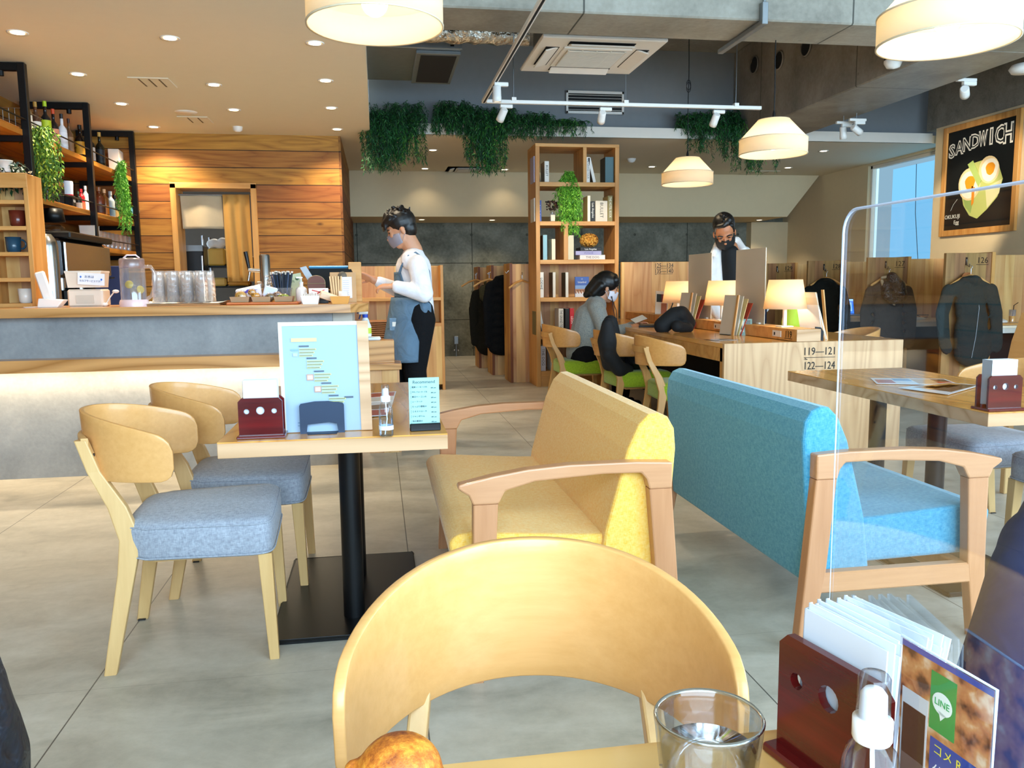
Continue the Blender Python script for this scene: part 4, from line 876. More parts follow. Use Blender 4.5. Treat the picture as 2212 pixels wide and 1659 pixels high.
for q in ((-.01,-.045,.13,0),(.045,-.02,.1,.8)): MB().at(q[:3],(R(80),0,q[3])).lathe([(0,-.004),(.022,-.004),(.024,0),(.022,.004),(0,.004)],plain('f0c23a',.4),14).obj('lemon_slice',o)
# tray of upturned tumblers
o=thing('tray','brown tray with white cloth under the stacked tumblers','tray',C(403,5.3)); MB().box(-.22,.22,-.13,.13,.0,.012,plain('b58a5c',.4),.005).obj('tray',o); MB().sheet(lambda u,v:(-.24+.5*u,-.14+.27*v,.014+.006*math.sin(u*9)*math.sin(v*7)+( .012*max(0,abs(u-.5)*2-.85)/.15)),20,10,plain('f1e9e0',.8)).obj('cloth',o)
gt=None; n=0
for row in range(2):
    for i in range(4):
        for k in range(4):
            x=-.145+i*.082+row*.028; y=-.05+row*.085; z=ZC+.02+k*.034; c=C(403,5.3); p=(c[0]+x,c[1]+y,z)
            lab='upturned tumbler, %s of its stack, %s stack of the %s row'%(['bottom','second from the bottom','third from the bottom','topmost'][k],['leftmost','second','third','rightmost'][i],['front','back'][row])
            if gt is None: gt=tumbler(p,lab,'upturned tumblers stacked on the counter tray',.088,.041,True)
            else: dup(gt,p,label=lab)
# pastry tray
o=thing('tray','orange brown tray under the wrapped cakes','tray',C(568,5.2)); MB().box(-.2,.22,-.1,.12,0,.016,plain('b5622c',.35),.006).obj('tray',o)
M_kraft=plain('a98a68',.7); M_wrap=glassy('clear_wrap',(.96,.96,.97),.25,1.4,3.,.4)
for i,(dx,cols,lab) in enumerate(((-.125,'d99f3c','kraft paper box with fruit cake slices, left of three'),(.0,'e39a26','kraft paper box with cakes in clear wrap, middle of three'),(.13,'a5a83a','kraft paper box with green wrapped cake, right of three'))):
    c=C(568,5.2); o=thing('paper_food_box',lab,'food box',(c[0]+dx,c[1]-.02,ZC+.017),0,'kraft boxes of wrapped cakes')
    MB().rings([[(x*k,y*k,z) for x,y in ((-.055,-.06),(.055,-.06),(.055,.06),(-.055,.06))] for k,z in ((.9,0),(1.04,.032))],M_kraft,cap=False,smooth=False).box(-.05,.05,-.054,.054,0,.003,M_kraft).obj('box',o)
rnd=random.Random(4)
c=C(568,5.2)
for i,(px,pz,col,lab,rr,sz) in enumerate(((522,.05,'d9a24a','round fruit cake slice with raisins, left box',.035,(1,.5,.9)),(553,.055,'e89a1c','orange jelly cake in the middle box',.024,(1.1,.5,.7)),(545,.075,'e0a050','cake slice behind the raisin cake',.024,(1,.5,.8)),(585,.045,'8a6f4c','brown wrapped cake in the middle box',.026,(1.1,.5,.8)),(613,.045,'a8b03c','green wrapped cake in the right box',.028,(1.3,.5,.6)),(600,.06,'b08a74','dark wrapped cake in the right box',.022,(1.2,.6,.7)))):
    m_c,nt,b=base('cake_%d'%i,col,.6); tc=node(nt,'ShaderNodeTexCoord'); vo=node(nt,'ShaderNodeTexVoronoi',Vector=tc.outputs['Object'],Scale=70.); nt.links.new(mixc(nt,math_(nt,'LESS_THAN',vo.outputs['Distance'],.28),col,'4a2410'),b.inputs['Base Color'])
    x=aY(px,640,5.2).x; o=thing('wrapped_cake',lab,'cake',(x,5.17+.012*(i%3),ZC+pz),0,'cakes in the kraft boxes'); MB().ball((0,0,0),rr,m_c,14,sz).obj('cake',o); MB().ball((0,0,0),rr*1.12,M_wrap,10,(sz[0],sz[1]*1.1,sz[2]*1.15)).obj('wrapper',o)
o=thing('cake_packet','white packet with violet print behind the fruit cake','packet',(aY(535,620,5.3).x,5.32,ZC+.02)); MB().at((0,0,.05),(R(-20),R(-12),0)).box(-.075,.08,-.01,.01,-.04,.04,plain('efeaf0',.4),.008).prism([(-.05,-.01),(.0,.02),(.06,.005),(0,-.0)],-.0115,-.0105,plain('5a48b0',.5),'xz').obj('packet',o)
o=thing('cake_packet','pale blue printed packet standing between the cake boxes','packet',(aY(581,620,5.27).x,5.28,ZC+.02)); MB().at((0,0,.055),(R(-15),R(15),0)).box(-.035,.045,-.008,.008,-.035,.035,plain('d9dcf0',.4),.006).obj('packet',o)
o=thing('glass_stand','glass stand of wrapped sweets behind the cake tray','sweets stand',(aY(572,620,5.45).x,5.45,ZC)); m=MB()
for k in range(9): m.ball((rnd.uniform(-.05,.05),rnd.uniform(-.02,.02),.09+rnd.random()*.08),.022,M_wrap,8,(1,.8,1))
m.lathe([(.03,0),(.03,.1)],M_wrap,12).obj('body',o)
MB().ball((.05,0,.09),.03,plain('d9a84c',.5),10,(1.2,.6,.6)).ball((.06,0,.12),.02,plain('c9b46c',.5),10,(1.2,.6,.6)).obj('sweets',o)
# beer tap
o=thing('beer_tap','chrome beer tower with black tap handle behind counter','beer tap',(aY(565,560,5.75).x,5.9,.93)); MB().box(-.06,.06,-.1,.1,0,.02,M_steel).lathe([(.036,.02),(.036,.43),(.03,.44)],M_steel,24).obj('column',o)
MB().tube([(-.03,-.0,.33),(-.11,-.0,.335)],.014,M_steel,10).tube([(-.10,0,.335),(-.115,0,.26)],.008,M_steel,8).obj('spout',o); MB().tube([(-.105,0,.335),(-.125,0,.46)],[.010,.014],M_black,10).obj('tap_handle',o)
# straws
o=thing('straw_holder','holder packed with dark blue paper straws on the counter','straw holder',C(611,5.35)); MB().lathe([(.045,0),(.062,.1)],M_gl2,18,cap=False).lathe([(0,.004),(.045,.004)],M_gl2,18,cap=False).obj('glass',o)
m=MB(); rnd=random.Random(9)
for i in range(46):
    a=rnd.uniform(0,6.28); r=rnd.random()**.5; x,y=r*math.cos(a),r*math.sin(a); h=.19+rnd.uniform(-.008,.008)
    m.tube([(x*.035,y*.035,.01),(x*.068,y*.05,h)],.004,plain(rnd.choice(['1b2434','2a3a58','141820','3a4a66']),.5),6).tube([(x*.068,y*.05,h),(x*.069,y*.051,h+.008)],.005,plain('e6dccf',.6),6)
tag(m.obj('straws',o),kind='stuff')
o=thing('fern_card','pale green notice card leaning behind the straws','card',(aY(632,590,5.55).x,5.6,ZC)); MB().at((0,0,.11),(R(-12),R(-10),0)).box(-.09,.06,-.001,.001,-.1,.08,plain('b9c9ac',.7)).text('ご案内',.02,plain('3b5a4a',.7),(-.02,-.003,.03)).ball((.03,-.003,.045),.012,plain('3f6650',.6),8,(1,.1,1)).obj('card',o)
o=thing('pump_bottle','white pump bottle on the counter right of the straws','pump bottle',C(652,5.35)); MB().lathe([(.034,0),(.036,.01),(.036,.085),(.028,.10),(.012,.108),(.012,.118)],M_pw,20).obj('body',o); MB().lathe([(.012,.118),(.014,.135),(.004,.137),(.004,.16)],M_wmetal,12).box(-.03,.01,-.006,.006,.158,.168,M_wmetal,.002).obj('pump',o)
o=thing('brochure_rack','brown wire backed menu rack with rounded top on the counter','rack',C(685,5.45)); m_r=plain('6b4033',.6); MB().prism([(-.055,0),(.055,0),(.055,.13)]+[(.055*math.cos(a),.13+.045*math.sin(a)) for a in [i*math.pi/10 for i in range(1,10)]]+[(-.055,.13)],-.004,.004,m_r,'xz').obj('back_plate',o)
pts=[(-.055,0,0),(-.055,0,.13)]+[(-.055*math.cos(a),0,.13+.045*math.sin(a)) for a in [i*math.pi/10 for i in range(1,10)]]+[(.055,0,.13),(.055,0,0)]; MB().tube(pts,.004,plain('8b7a5c',.4,.7),6).tube([(-.055,-.006,.125),(.055,-.006,.125)],.003,plain('8b7a5c',.4,.7),6).obj('wire_frame',o)
o=thing('snack_box','white box with red brush lettering on a black base','box',C(689,5.3)); MB().box(-.06,.06,-.02,.02,.05,.095,plain('efe6e0',.6),.003).prism([(-.02,.06),(.03,.085),(.045,.086),(-.01,.056)],-.0215,-.0205,plain('d0402c',.5),'xz').prism([(-.04,.08),(.05,.058),(.052,.063),(-.038,.086)],-.0215,-.0205,plain('d0402c',.5),'xz').obj('box',o); MB().box(-.04,.06,-.025,.025,0,.05,M_black,.003).obj('stand',o)
o=thing('sugar_box','small white paper box of napkins at the counter front','box',C(671,5.1)); MB().rings([[(x*k,y*k,z) for x,y in ((-.055,-.035),(.055,-.035),(.055,.035),(-.055,.035))] for k,z in ((.8,0),(1.,.052))],plain('ece4dc',.7),smooth=False).obj('box',o); m=MB()
for k in range(9): m.box(-.045+k*.01,-.041+k*.01,-.025,.025,.04,.062+.004*(k%3),M_wmetal)
m.obj('sachets',o)
o=thing('paper_tray','small orange paper tray at the right end of counter','tray',C(735,5.1)); MB().rings([[(x*k,y*k,z) for x,y in ((-.06,-.035),(.06,-.035),(.06,.035),(-.06,.035))] for k,z in ((.78,0),(1.,.045))],plain('dd9c48',.6),cap=False,smooth=False).obj('tray',o)
o=thing('paper_bag','folded kraft paper packets lying behind the orange tray','paper',C(712,5.2)); MB().at((0,0,.04),(R(20),R(20),.2)).box(-.06,.07,-.02,.02,-.02,.02,plain('ecd4b4',.8),.004).obj('packet',o)
o=thing('digital_clock','small cream digital clock showing 14:50','clock',C(727,5.28)); MB().box(-.032,.032,-.008,.008,0,.04,plain('e8dccc',.4),.006).box(-.024,.024,-.0095,-.008,.008,.032,plain('a9b39a',.3)).text('14:50',.018,M_black,(0,-.0105,.02)).obj('case',o)
o=thing('takeaway_cup','ribbed white cup in front of the brown board','cup',C(742,5.3)); MB().lathe([(.026,0),(.031,.075),(.028,.075)],M_pw,22).obj('body',o)
o=thing('price_board','kraft board with white price list at the right end of counter','board',C(745,5.42)); MB().box(-.09,.075,-.006,.006,0,.195,plain('c59a6c',.7),.002).lathe([(.0,0),(.001,0)],M_kraft,8).obj('board',o)
m=MB().box(-.015,.048,-.012,-.007,.03,.165,plain('e6e4f2',.7))
for k in range(8): m.box(-.008,.03,-.0128,-.0119,.05+k*.013,.0515+k*.013,plain('8a84a8',.7))
m.obj('price_list',o); m=MB()
for k in range(5): m.at((-.07+k*.012,-.015-k*.002,0),(0,R(-6+2*k),0)).box(-.006,.004,-.003,.003,0,.17,plain('e3bf8c',.7))
m.obj('wooden_slats',o); MB().at((-.01,-.008,.172),(R(90),0,0)).lathe([(0,-.001),(.028,-.001),(.028,.001),(0,.001)],plain('6a5c4c',.6),20).obj('round_logo',o)
o=thing('register_screen','dark till screen with blue edge standing on the counter','till screen',(aY(712,580,5.6).x,5.6,ZC)); MB().at((0,0,.16),(R(-30),0,0)).box(-.14,.15,-.012,.012,-.085,.075,plain('0f1a22',.15),.01).obj('screen',o); MB().prism([(-.19,.23),(-.15,.24),(-.07,.10),(-.10,.07)],-.03,-.02,plain('a9b4bd',.4),'xz').obj('side_wing',o); MB().box(-.05,.05,-.04,.06,0,.08,M_black,.01).obj('foot',o); MB().at((0,.05,.235),(0,0,0)).box(-.14,.16,-.01,.02,-.008,.008,plain('2f8fbf',.4),.006).obj('cover_edge',o)
o=thing('wooden_block','pale wooden block behind the register screen','block',(aY(765,560,5.65).x,5.65,ZC)); MB().box(-.04,.045,-.03,.03,0,.265,M_pine,.003).obj('block',o)
# service stand right of the counter with sprayer and stacked trays
o=thing('service_stand','low oak service stand right of the counter end','stand',(.03,5.9,0)); MB().box(-.12,.115,-.35,.3,.58,.62,M_top,.003).obj('top',o); MB().box(-.12,.10,-.3,.25,0,.58,M_cedar).obj('body',o)
t0=None
for k in range(9):
    p=(.03,6.1,.76+k*.015)
    if t0 is None:
        MBx=thing('serving_tray','wooden serving tray in the stack beside the counter, bottom one','tray',p,0,'stacked wooden serving trays'); MB().box(-.14,.11,-.1,.12,0,.011,wood('tray_wood','b0703a','8a4f22',0,.4,2.),.004).obj('body',MBx); t0=MBx
    else: dup(t0,p,label='wooden serving tray in the stack beside the counter, number %s up'%['two','three','four','five','six','seven','eight','topmost'][k-1])
o=thing('tray_shelf','oak shelf box carrying the stacked serving trays','shelf',(.03,6.1,.62)); MB().box(-.13,.11,-.1,.15,0,.14,M_top,.002).obj('body',o)
o=thing('spray_bottle','white trigger spray bottle with blue collar beside the counter','spray bottle',(aY(789,690,5.72).x,5.72,.80)); MB().lathe([(.038,0),(.04,.01),(.04,.07),(.028,.1),(.024,.115),(.016,.13)],plain('e8ecf0',.35),20).lathe([(.0405,.02),(.0405,.06)],plain('c9d84a',.5),20,cap=False).obj('body',o)
MB().lathe([(.018,.13),(.019,.152)],plain('1f46b8',.4),16).obj('collar',o); MB().box(-.045,.02,-.012,.012,.152,.178,M_wmetal,.006).obj('nozzle_head',o); MB().tube([(-.03,0,.155),(-.042,0,.12)],.005,plain('1a2a60',.4),6).box(-.055,-.045,-.009,.009,.158,.176,plain('14204a',.4)).obj('trigger',o)
o=thing('cleaning_cloth','folded white cloth under the spray bottle','cloth',(aY(800,720,5.72).x,5.72,.775)); MB().box(-.09,.07,-.06,.06,0,.02,plain('e3e7ea',.9),.008).obj('cloth',o)
o=thing('wooden_riser','oak riser block under the spray bottle','block',(.0,5.72,.62)); MB().box(-.08,.1,-.08,.08,0,.154,M_top,.003).obj('body',o)
# ---------------------------------------------------------------- kitchen behind the doorway
m_cur=plain('b9a78a',.9); m_curo=plain('c08f48',.85)
def curtain(px0,px1,py0,py1,Y,mat,lab,wav=14):
    a=aY(px0,py0,Y); b_=aY(px1,py1,Y); o=thing('noren_curtain',lab,'curtain',(0,0,0),0,'doorway curtains')
    MB().sheet(lambda u,v:(a.x+(b_.x-a.x)*(u+.02*v),Y+.02*math.sin(u*wav+1)*(.3+v),a.z+(b_.z-a.z)*v),60,12,mat).obj('cloth',o,solid=.002); return o
curtain(388,482,420,494,9.3,m_cur,'short beige curtain over the left half of the kitchen doorway',7)
curtain(480,548,420,608,9.27,m_curo,'long ochre curtain hanging on the right of the kitchen doorway',16)
MB_=thing('curtain_rod','rod carrying the doorway curtains','rod',(0,0,0)); MB().tube([(DX0+.03,9.3,2.13),(DX1-.03,9.3,2.13)],.01,M_galv,8).obj('rod',MB_)
o=thing('kitchen_shelf','black steel kitchen shelf seen through the doorway','shelf',(0,0,0))
for z in (1.40,1.16,.85): MB().box(-2.0,-1.35,10.1,10.5,z-.02,z,M_black).obj('shelf',o)
for x,y in ((-2.0,10.1),(-1.36,10.1),(-2.0,10.5),(-1.36,10.5)): MB().tube([(x,y,0),(x,y,1.75)],.014,M_steel,8).obj('post',o)
for (x,z,sx,sy,sz,col,nm,lab) in ((-1.86,1.40,.2,.2,.2,'e2b24c','food_container','yellow food container on the kitchen shelf'),(-1.58,1.40,.25,.2,.12,'c8c6bf','plastic_tub','grey translucent tub on the kitchen shelf'),(-1.62,1.16,.25,.2,.06,'e0aa4c','food_container','flat yellow container on lower kitchen shelf'),(-1.86,1.16,.2,.2,.1,'e9c46a','food_container','square yellow tub on lower kitchen shelf')):
    o=thing(nm,lab,'container',(x,10.2,z)); MB().box(-sx/2,sx/2,-sy/2,sy/2,0,sz,plain(col,.5),.02).obj('body',o)
o=thing('plastic_bag','crumpled white plastic bag on the kitchen containers','bag',(-1.84,10.15,1.6)); m=MB(); rnd=random.Random(3)
for k in range(5): m.ball((rnd.uniform(-.08,.08),rnd.uniform(-.03,.03),.04+rnd.uniform(0,.06)),.06,M_wmetal,10,(1,.7,.9))
m.obj('bag',o,remesh=.012)
o=thing('refrigerator','dark kitchen refrigerator door seen at left of doorway','refrigerator',(-1.98,9.8,0)); MB().box(-.25,.06,-.1,.15,0,1.62,plain('14181c',.3),.01).obj('body',o); MB().box(-.25,.06,-.12,-.1,1.55,1.62,M_galv,.003).obj('top_trim',o); MB().tube([(.05,-.13,.9),(.05,-.13,1.5)],.012,M_steel,8).obj('handle',o)
light('kitchen_tube','AREA',(-1.7,10.6,2.6),5,(1,.9,.75),(-1.7,10.6,0),.6,.2)
# ================================================================ bookshelf
SY=8.88; ZS6=[aY(1240,y,SY).z for y in (402.7,487,569.8,651,731.7,812)]; ZT6=[aY(1240,y,SY).z for y in (393.3,478,560.8,642,722.6,800)]
bs=thing('bookshelf','tall open oak bookshelf in the middle of the room','bookshelf',(0,0,0))
BX0,BX1,BZ=1.728,2.668,2.655
MB().box(BX0,BX0+.046,SY,SY+.46,0,BZ-.035,M_pineZ,.002).obj('side_panel',bs); MB().box(BX1-.046,BX1,SY,SY+.46,0,BZ-.035,M_pineZ,.002).obj('side_panel',bs)
MB().box(BX0,BX1,SY,SY+.46,BZ-.035,BZ,M_pine,.002).obj('top_panel',bs)
for a,b_ in zip(ZS6,ZT6): MB().box(BX0+.046,BX1-.046,SY+.003,SY+.45,a,b_,M_pine,.002).obj('shelf',bs)
MB().box(BX0+.046,BX1-.046,SY+.02,SY+.04,0,ZS6[5],M_pine).obj('plinth',bs)
MB().box(BX0+.046,BX1-.046,SY+.44,SY+.455,0,ZS6[2],M_cedar).obj('back_panel',bs)
def bxp(px): return aY(px,480,SY).x
MB().box(bxp(1260),bxp(1267.5),SY+.004,SY+.45,ZT6[0],BZ-.035,M_pineZ,.002).obj('divider',bs); MB().box(bxp(1218),bxp(1227.5),SY+.004,SY+.45,ZT6[2],ZS6[1],M_pineZ,.002).obj('divider',bs)
def book(px0,px1,yt,row,col,txt,lab,lean=0,cover=None,tc='1a1a1a',d=.21,face=False,side=None):
    x0,x1=bxp(px0),bxp(px1); z0=ZT6[row]; h=aY((px0+px1)/2,yt,SY).z-z0; wd=x1-x0
    o=thing('book',lab,'book',((x0+x1)/2,SY+.035,z0+abs(math.sin(R(lean)))*wd/2),0,'books on the open bookshelf'); o.rotation_euler=(0,R(lean),0)
    MB().box(-wd/2,wd/2,0,d,0,h,plain(col,.55),.0015).obj('cover',o)
    MB().box(-wd/2+.003,wd/2-.003,.004,d+.0,h-.004,h+.0005,plain('efe8da',.9)).obj('pages',o)
    if side: MB().box(-wd/2-.0008,-wd/2+.0002,.003,d-.003,.003,h-.003,plain(side,.5)).obj('front_cover',o)
    if txt and not face:
        MB().text(txt,min(wd*.72,.05),plain(tc,.6),(0,-.0012,h*.55),(R(90),R(90),0),wmax=h*.8).obj('title',o)
    return o
book(1155,1162,336,0,'b3aec9','VOGUE','lavender spine book first on the top shelf',tc='e8e4f2')
book(1163,1170,341,0,'161a1c','','black book leaning beside the lavender one, top shelf',-7)
book(1178.5,1188,347,0,'e9e4da','BULLET','white book with short black title, top shelf left compartment',side='c9bda4')
book(1268,1276,338,0,'ece7de','THE GRAND TOUR','white upright book titled THE GRAND TOUR on the top shelf',tc='777777')
book(1283,1289,339,0,'ece7de','','white book leaning in the right compartment of top shelf',-13,side='5b4632')
book(1309,1327,338,0,'4a6a70','','dark teal wide book at the right end of the top shelf',side='1d1f1f')
book(1155,1161,427,1,'e8e2d6','','thin white book at the left end of the second shelf')
o=book(1162,1171,432,1,'2f56a8','Istanbul','blue spine guide titled Istanbul on second shelf',tc='ffffff')
book(1271,1277,422,1,'f0e7cf','','cream thin book right of the hanging plant, second shelf',side='d2aa66')
book(1278,1287,434,1,'171514','Los Angeles','black book titled Los Angeles on second shelf',tc='e8e4dc')
book(1288,1314,433,1,'d8ccb8','BULLET','wide beige book on second shelf beside the black one')
book(1315,1325,422,1,'8b7c46','THE HOTEL BOOK','olive book titled THE HOTEL BOOK at right of second shelf',tc='f0ead8',side='c2a35c')
book(1174,1183,507,2,'8fbcc8','','light blue spine book on the third shelf',side='3a2018',tc='5a8a98')
book(1193,1201,516,2,'ecdcbc','','cream narrow book beside the light blue one, third shelf')
book(1227,1241,508,2,'d9cfae','','mottled pale thick book left of the dried hydrangea')
def flat(px0,px1,y0,y1,col,txt,lab,tc,dz):
    x0,x1=bxp(px0),bxp(px1); za=ZT6[2]+dz[0]; zb=ZT6[2]+dz[1]
    o=thing('book',lab,'book',((x0+x1)/2,SY+.03,za),0,'books on the open bookshelf'); w_=(x1-x0)/2
    MB().box(-w_,w_,0,.2,0,zb-za,plain(col,.55),.002).obj('cover',o); MB().box(-w_+.002,w_-.002,.003,.2005,.003,zb-za-.003,plain('efe8da',.9)).obj('pages',o)
    MB().text(txt,(zb-za)*.7,plain(tc,.6),(0,-.0012,(zb-za)/2),wmax=w_*1.8).obj('title',o)
flat(1254,1309,550,560,'ece2dc','THE DOG','white book titled THE DOG, bottom of the lying stack','555555',(0,.05))
flat(1245,1301,541,550,'aaa6cc','VOGUE','lavender book in the middle of the lying stack','6c68a4',(.05,.095))
flat(1255,1300,533,541,'1b1a1c','Los Angeles','black book titled Los Angeles, top of the lying stack','eeeeee',(.095,.135))
book(1164.6,1175,588,3,'e8e2d8','LOEWE','white book with bold black capitals at left of the fourth shelf')
book(1195,1201,588,3,'ddd4c4','','slim white spine book in the middle of fourth shelf',side='5b4632')
book(1223,1229,588,3,'e2dccf','','white spine book with dark photograph cover, fourth shelf',side='2c241e')
o=thing('book','blue Istanbul guide facing forward on the fourth shelf','book',(bxp(1260),SY+.06,ZT6[3]),0,'books on the open bookshelf')
MB().box(-.08,.08,0,.02,0,.225,plain('2f56a8',.4),.001).obj('cover',o)
m=MB().box(-.079,.079,-.001,0,.001,.05,plain('d9dde6',.5)).box(-.079,.079,-.001,0,.05,.09,plain('a9785a',.6)).box(-.079,.079,-.001,0,.09,.13,plain('7fa0d0',.5)); 
for k in range(14): m.ball((-.07+k*.0105,-.001,.045+.012*((k*7)%3)),.007,plain(['8a4a30','e8ddd0','5a3a30'][k%3],.6),6,(1,.1,1))
m.obj('cover_picture',o); MB().text('Istanbul',.032,M_wmetal,(0,-.0012,.165)).text('◇',.02,M_wmetal,(0,-.0012,.198)).obj('title',o)
book(1157,1162,673,4,'6a6038','THE HOTEL BOOK','olive book titled THE HOTEL BOOK at left of the fifth shelf',tc='e8e2d0')
book(1172,1178,671,4,'e0dad0','','white book leaning on the fifth shelf behind the chair',-11,side='3c3a38')
book(1207.5,1218,667,4,'ddd8cf','THE GRAND TOUR','white book titled THE GRAND TOUR on fifth shelf')
book(1222,1231,667,4,'181617','','black book beside the red one on the fifth shelf')
book(1232,1241,666,4,'c8202c','LEON','red spine book with white capitals behind the woman',tc='ffffff')
book(1167,1178.5,748,5,'cfc8cf','THE DOG','pale book titled THE DOG on the lowest shelf',tc='444444')
book(1189.5,1195.5,752,5,'d6d0c8','','narrow white book on the lowest shelf')
trail('bright green trailing fern draped down the front of bookshelf',(bxp(1232),SY+.1,ZT6[0]+.01),120,(.12,.13),.62,G_LT,21,.04,.006,'trailing_fern',step=.010,up=.13)
o=thing('flower_vase','small glass vase of dried dark flowers on the second shelf','vase',(bxp(1198),SY+.12,ZT6[1]))
MB().box(-.028,.028,-.028,.028,0,.09,M_gl2,.006).lathe([(.01,.09),(.01,.11)],M_gl2,10).obj('glass',o); MB().box(-.022,.025,-.0305,-.0285,.01,.075,plain('f0e4cc',.7)).obj('label',o)
m=MB(); rnd=random.Random(8)
for k in range(70):
    a=rnd.uniform(0,6.28); r=.075*rnd.random()**.5; m.ball((r*math.cos(a),r*math.sin(a)*.7,.18+rnd.uniform(-.05,.05)),.010,plain(rnd.choice(['3a2018','5a3524','2a1a14']),.8),6)
for k in range(5): m.tube([(0,0,.05),((k-2)*.02,0,.16)],.0015,plain('4a3a20',.8),4)
m.obj('dried_flowers',o)
m=MB(); rnd=random.Random(12)
for k in range(420):
    v=Vector((rnd.gauss(0,1),rnd.gauss(0,1),rnd.gauss(0,1))).normalized(); q=Vector((v.x*.105,v.y*.08,v.z*.078+.08)); t=v.orthogonal().normalized(); b2=v.cross(t); s=.011
    m.add([q+t*s,q+b2*s+v*.004,q-t*s,q-b2*s+v*.004],[(0,1,2,3)],plain(rnd.choice(['d99a3c','e8b552','c98428']),.8,var=0))
m.ball((0,0,.08),.07,plain('b8782a',.9),12,(1.3,1,1))
o=m.obj('dried_hydrangea',loc=(bxp(1278),SY+.12,ZT6[2]+.135)); tag(o,'orange dried hydrangea head on the lying book stack','dried flower')
# ================================================================ poster
PX=6.425; pa=aX(2041,278,PX); pb=aX(2029,512,PX); pc=aX(2214,234,PX)
Yl,Yr,Zb,Zt=pa.y,pa.y-1.14,pb.z,pa.z
o=thing('framed_poster','framed blackboard poster lettered SANDWICH with an egg sandwich','poster',(PX,Yl,Zb)); PW,PH=Yl-Yr,Zt-Zb
fr=MB()
for q in ((0,.065,0,PH),(PW-.065,PW,0,PH),(.065,PW-.065,0,.065),(.065,PW-.065,PH-.065,PH)): fr.box(-.012,.022,-q[1],-q[0],q[2],q[3],M_pineZ,.003)
fr.obj('frame',o)
MB().box(.005,.02,-PW+.06,-.06,.06,PH-.06,plain('0d1011',.6,spec=.3)).obj('board',o)
RT=(R(90),0,R(-90)); iw,ih=PW-.13,PH-.13
def uv(u,v): return (.002,-.065-u*iw,.065+v*ih)
M_chalk=plain('ece8dd',.8)
m=MB()
for i,c in enumerate('SANDWICH'):
    u=.07+i*.118; t=i/7; sz=.20+.07*t-.03*math.sin(math.pi*t)
    m.text(c,sz,M_chalk,uv(u,.80+.05*t+.03*math.sin(math.pi*t)),RT,wmax=.135,off=.055)
m.obj('title_lettering',o)
m=MB()
for i,c in enumerate('SANDWICH'):
    u=.07+i*.118+.004; t=i/7; sz=(.20+.07*t-.03*math.sin(math.pi*t))*.97
    p=uv(u,.80+.05*t+.03*math.sin(math.pi*t)); m.text(c,sz,plain('1b2022',.6),(p[0]-.0012,p[1],p[2]),RT,wmax=.122,off=-.012)
m.obj('title_inner',o)
MB().text('OKUKUJI',.062,M_chalk,uv(.13,.135),RT,wmax=.24).text('Egg',.062,M_chalk,uv(.2,.075),RT).tube([uv(.1,.2),uv(.14,.26),uv(.2,.31)],.002,M_chalk,4).obj('caption',o)
def blob(m,pts,mat,dx): m.prism([(-.065-u*iw,.065+v*ih) for u,v in pts],-dx,-dx+.0008,mat,'yz')
def ell(cx,cy,rx,ry,n=22,rot=0,w=0): return [(cx+rx*(1+w*math.sin(5*a))*math.cos(a)*math.cos(rot)-ry*math.sin(a)*math.sin(rot),cy+rx*math.cos(a)*math.sin(rot)+ry*(1+w*math.sin(3*a))*math.sin(a)*math.cos(rot)) for a in [2*math.pi*i/n for i in range(n)]]
m=MB()
blob(m,[(.22,.50),(.30,.24),(.40,.13),(.52,.09),(.66,.17),(.80,.28),(.86,.44),(.80,.56),(.62,.66),(.40,.64)],plain('b9bf6c',.7),.001)
blob(m,[(.24,.46),(.33,.22),(.42,.15),(.46,.32),(.32,.40)],plain('8fa85a',.7),.002); blob(m,[(.62,.38),(.66,.18),(.82,.31),(.85,.44)],plain('d7d2a0',.7),.002)
blob(m,ell(.38,.44,.17,.16,rot=-.4),plain('e8cf9c',.7),.003); blob(m,ell(.66,.55,.15,.13,rot=-.4),plain('e8cf9c',.7),.003)
blob(m,ell(.38,.44,.145,.135,w=.05),plain('f4ecd8',.7),.004); blob(m,ell(.67,.55,.12,.11,w=.05),plain('f4ecd8',.7),.004)
blob(m,ell(.39,.455,.075,.07,w=.08),plain('ee9a1e',.5),.005); blob(m,ell(.68,.56,.065,.06,w=.08),plain('ee9a1e',.5),.005); blob(m,[(.42,.42),(.47,.40),(.46,.25),(.43,.22)],plain('e88a1c',.5),.005)
blob(m,[(.34,.64),(.42,.67),(.56,.46),(.52,.40)],plain('a8bf6a',.7),.0055)
m.obj('sandwich_picture',o)
# ================================================================ coats
def cloth(name,col,rough=.85,bump=.5,sc=14,spec=.2):
    m,nt,b=base(name,col,rough,0,spec); tc=node(nt,'ShaderNodeTexCoord'); n=node(nt,'ShaderNodeTexNoise',Vector=tc.outputs['Object'],Scale=float(sc),Detail=3.,Distortion=1.2)
    bp=node(nt,'ShaderNodeBump',Strength=bump,Distance=.03,Height=n.outputs['Fac']); nt.links.new(bp.outputs[0],b.inputs['Normal'])
    c=lin(col); nt.links.new(mixc(nt,n.outputs['Fac'],tuple(x*.8 for x in c[:3]),tuple(min(1,x*1.2) for x in c[:3])),b.inputs['Base Color']); return m
def hanger(p,lab):
    o=thing('coat_hanger',lab,'coat hanger',p,0,'wooden coat hangers on booth hooks')
    MB().tube([(0,-.035,.0),(.0,-.035,-.06)],.003,M_steel,6).tube([(.012*math.cos(a),-.035,.012+.012*math.sin(a)) for a in [R(-90)+i*R(220)/8 for i in range(9)]],.003,M_steel,6).obj('hook',o)
    MB().tube([(-.2,-.035,-.15),(-.1,-.035,-.09),(0,-.035,-.06),(.1,-.035,-.09),(.2,-.035,-.15)],.012,M_pine,8).obj('shoulder_bar',o); return o
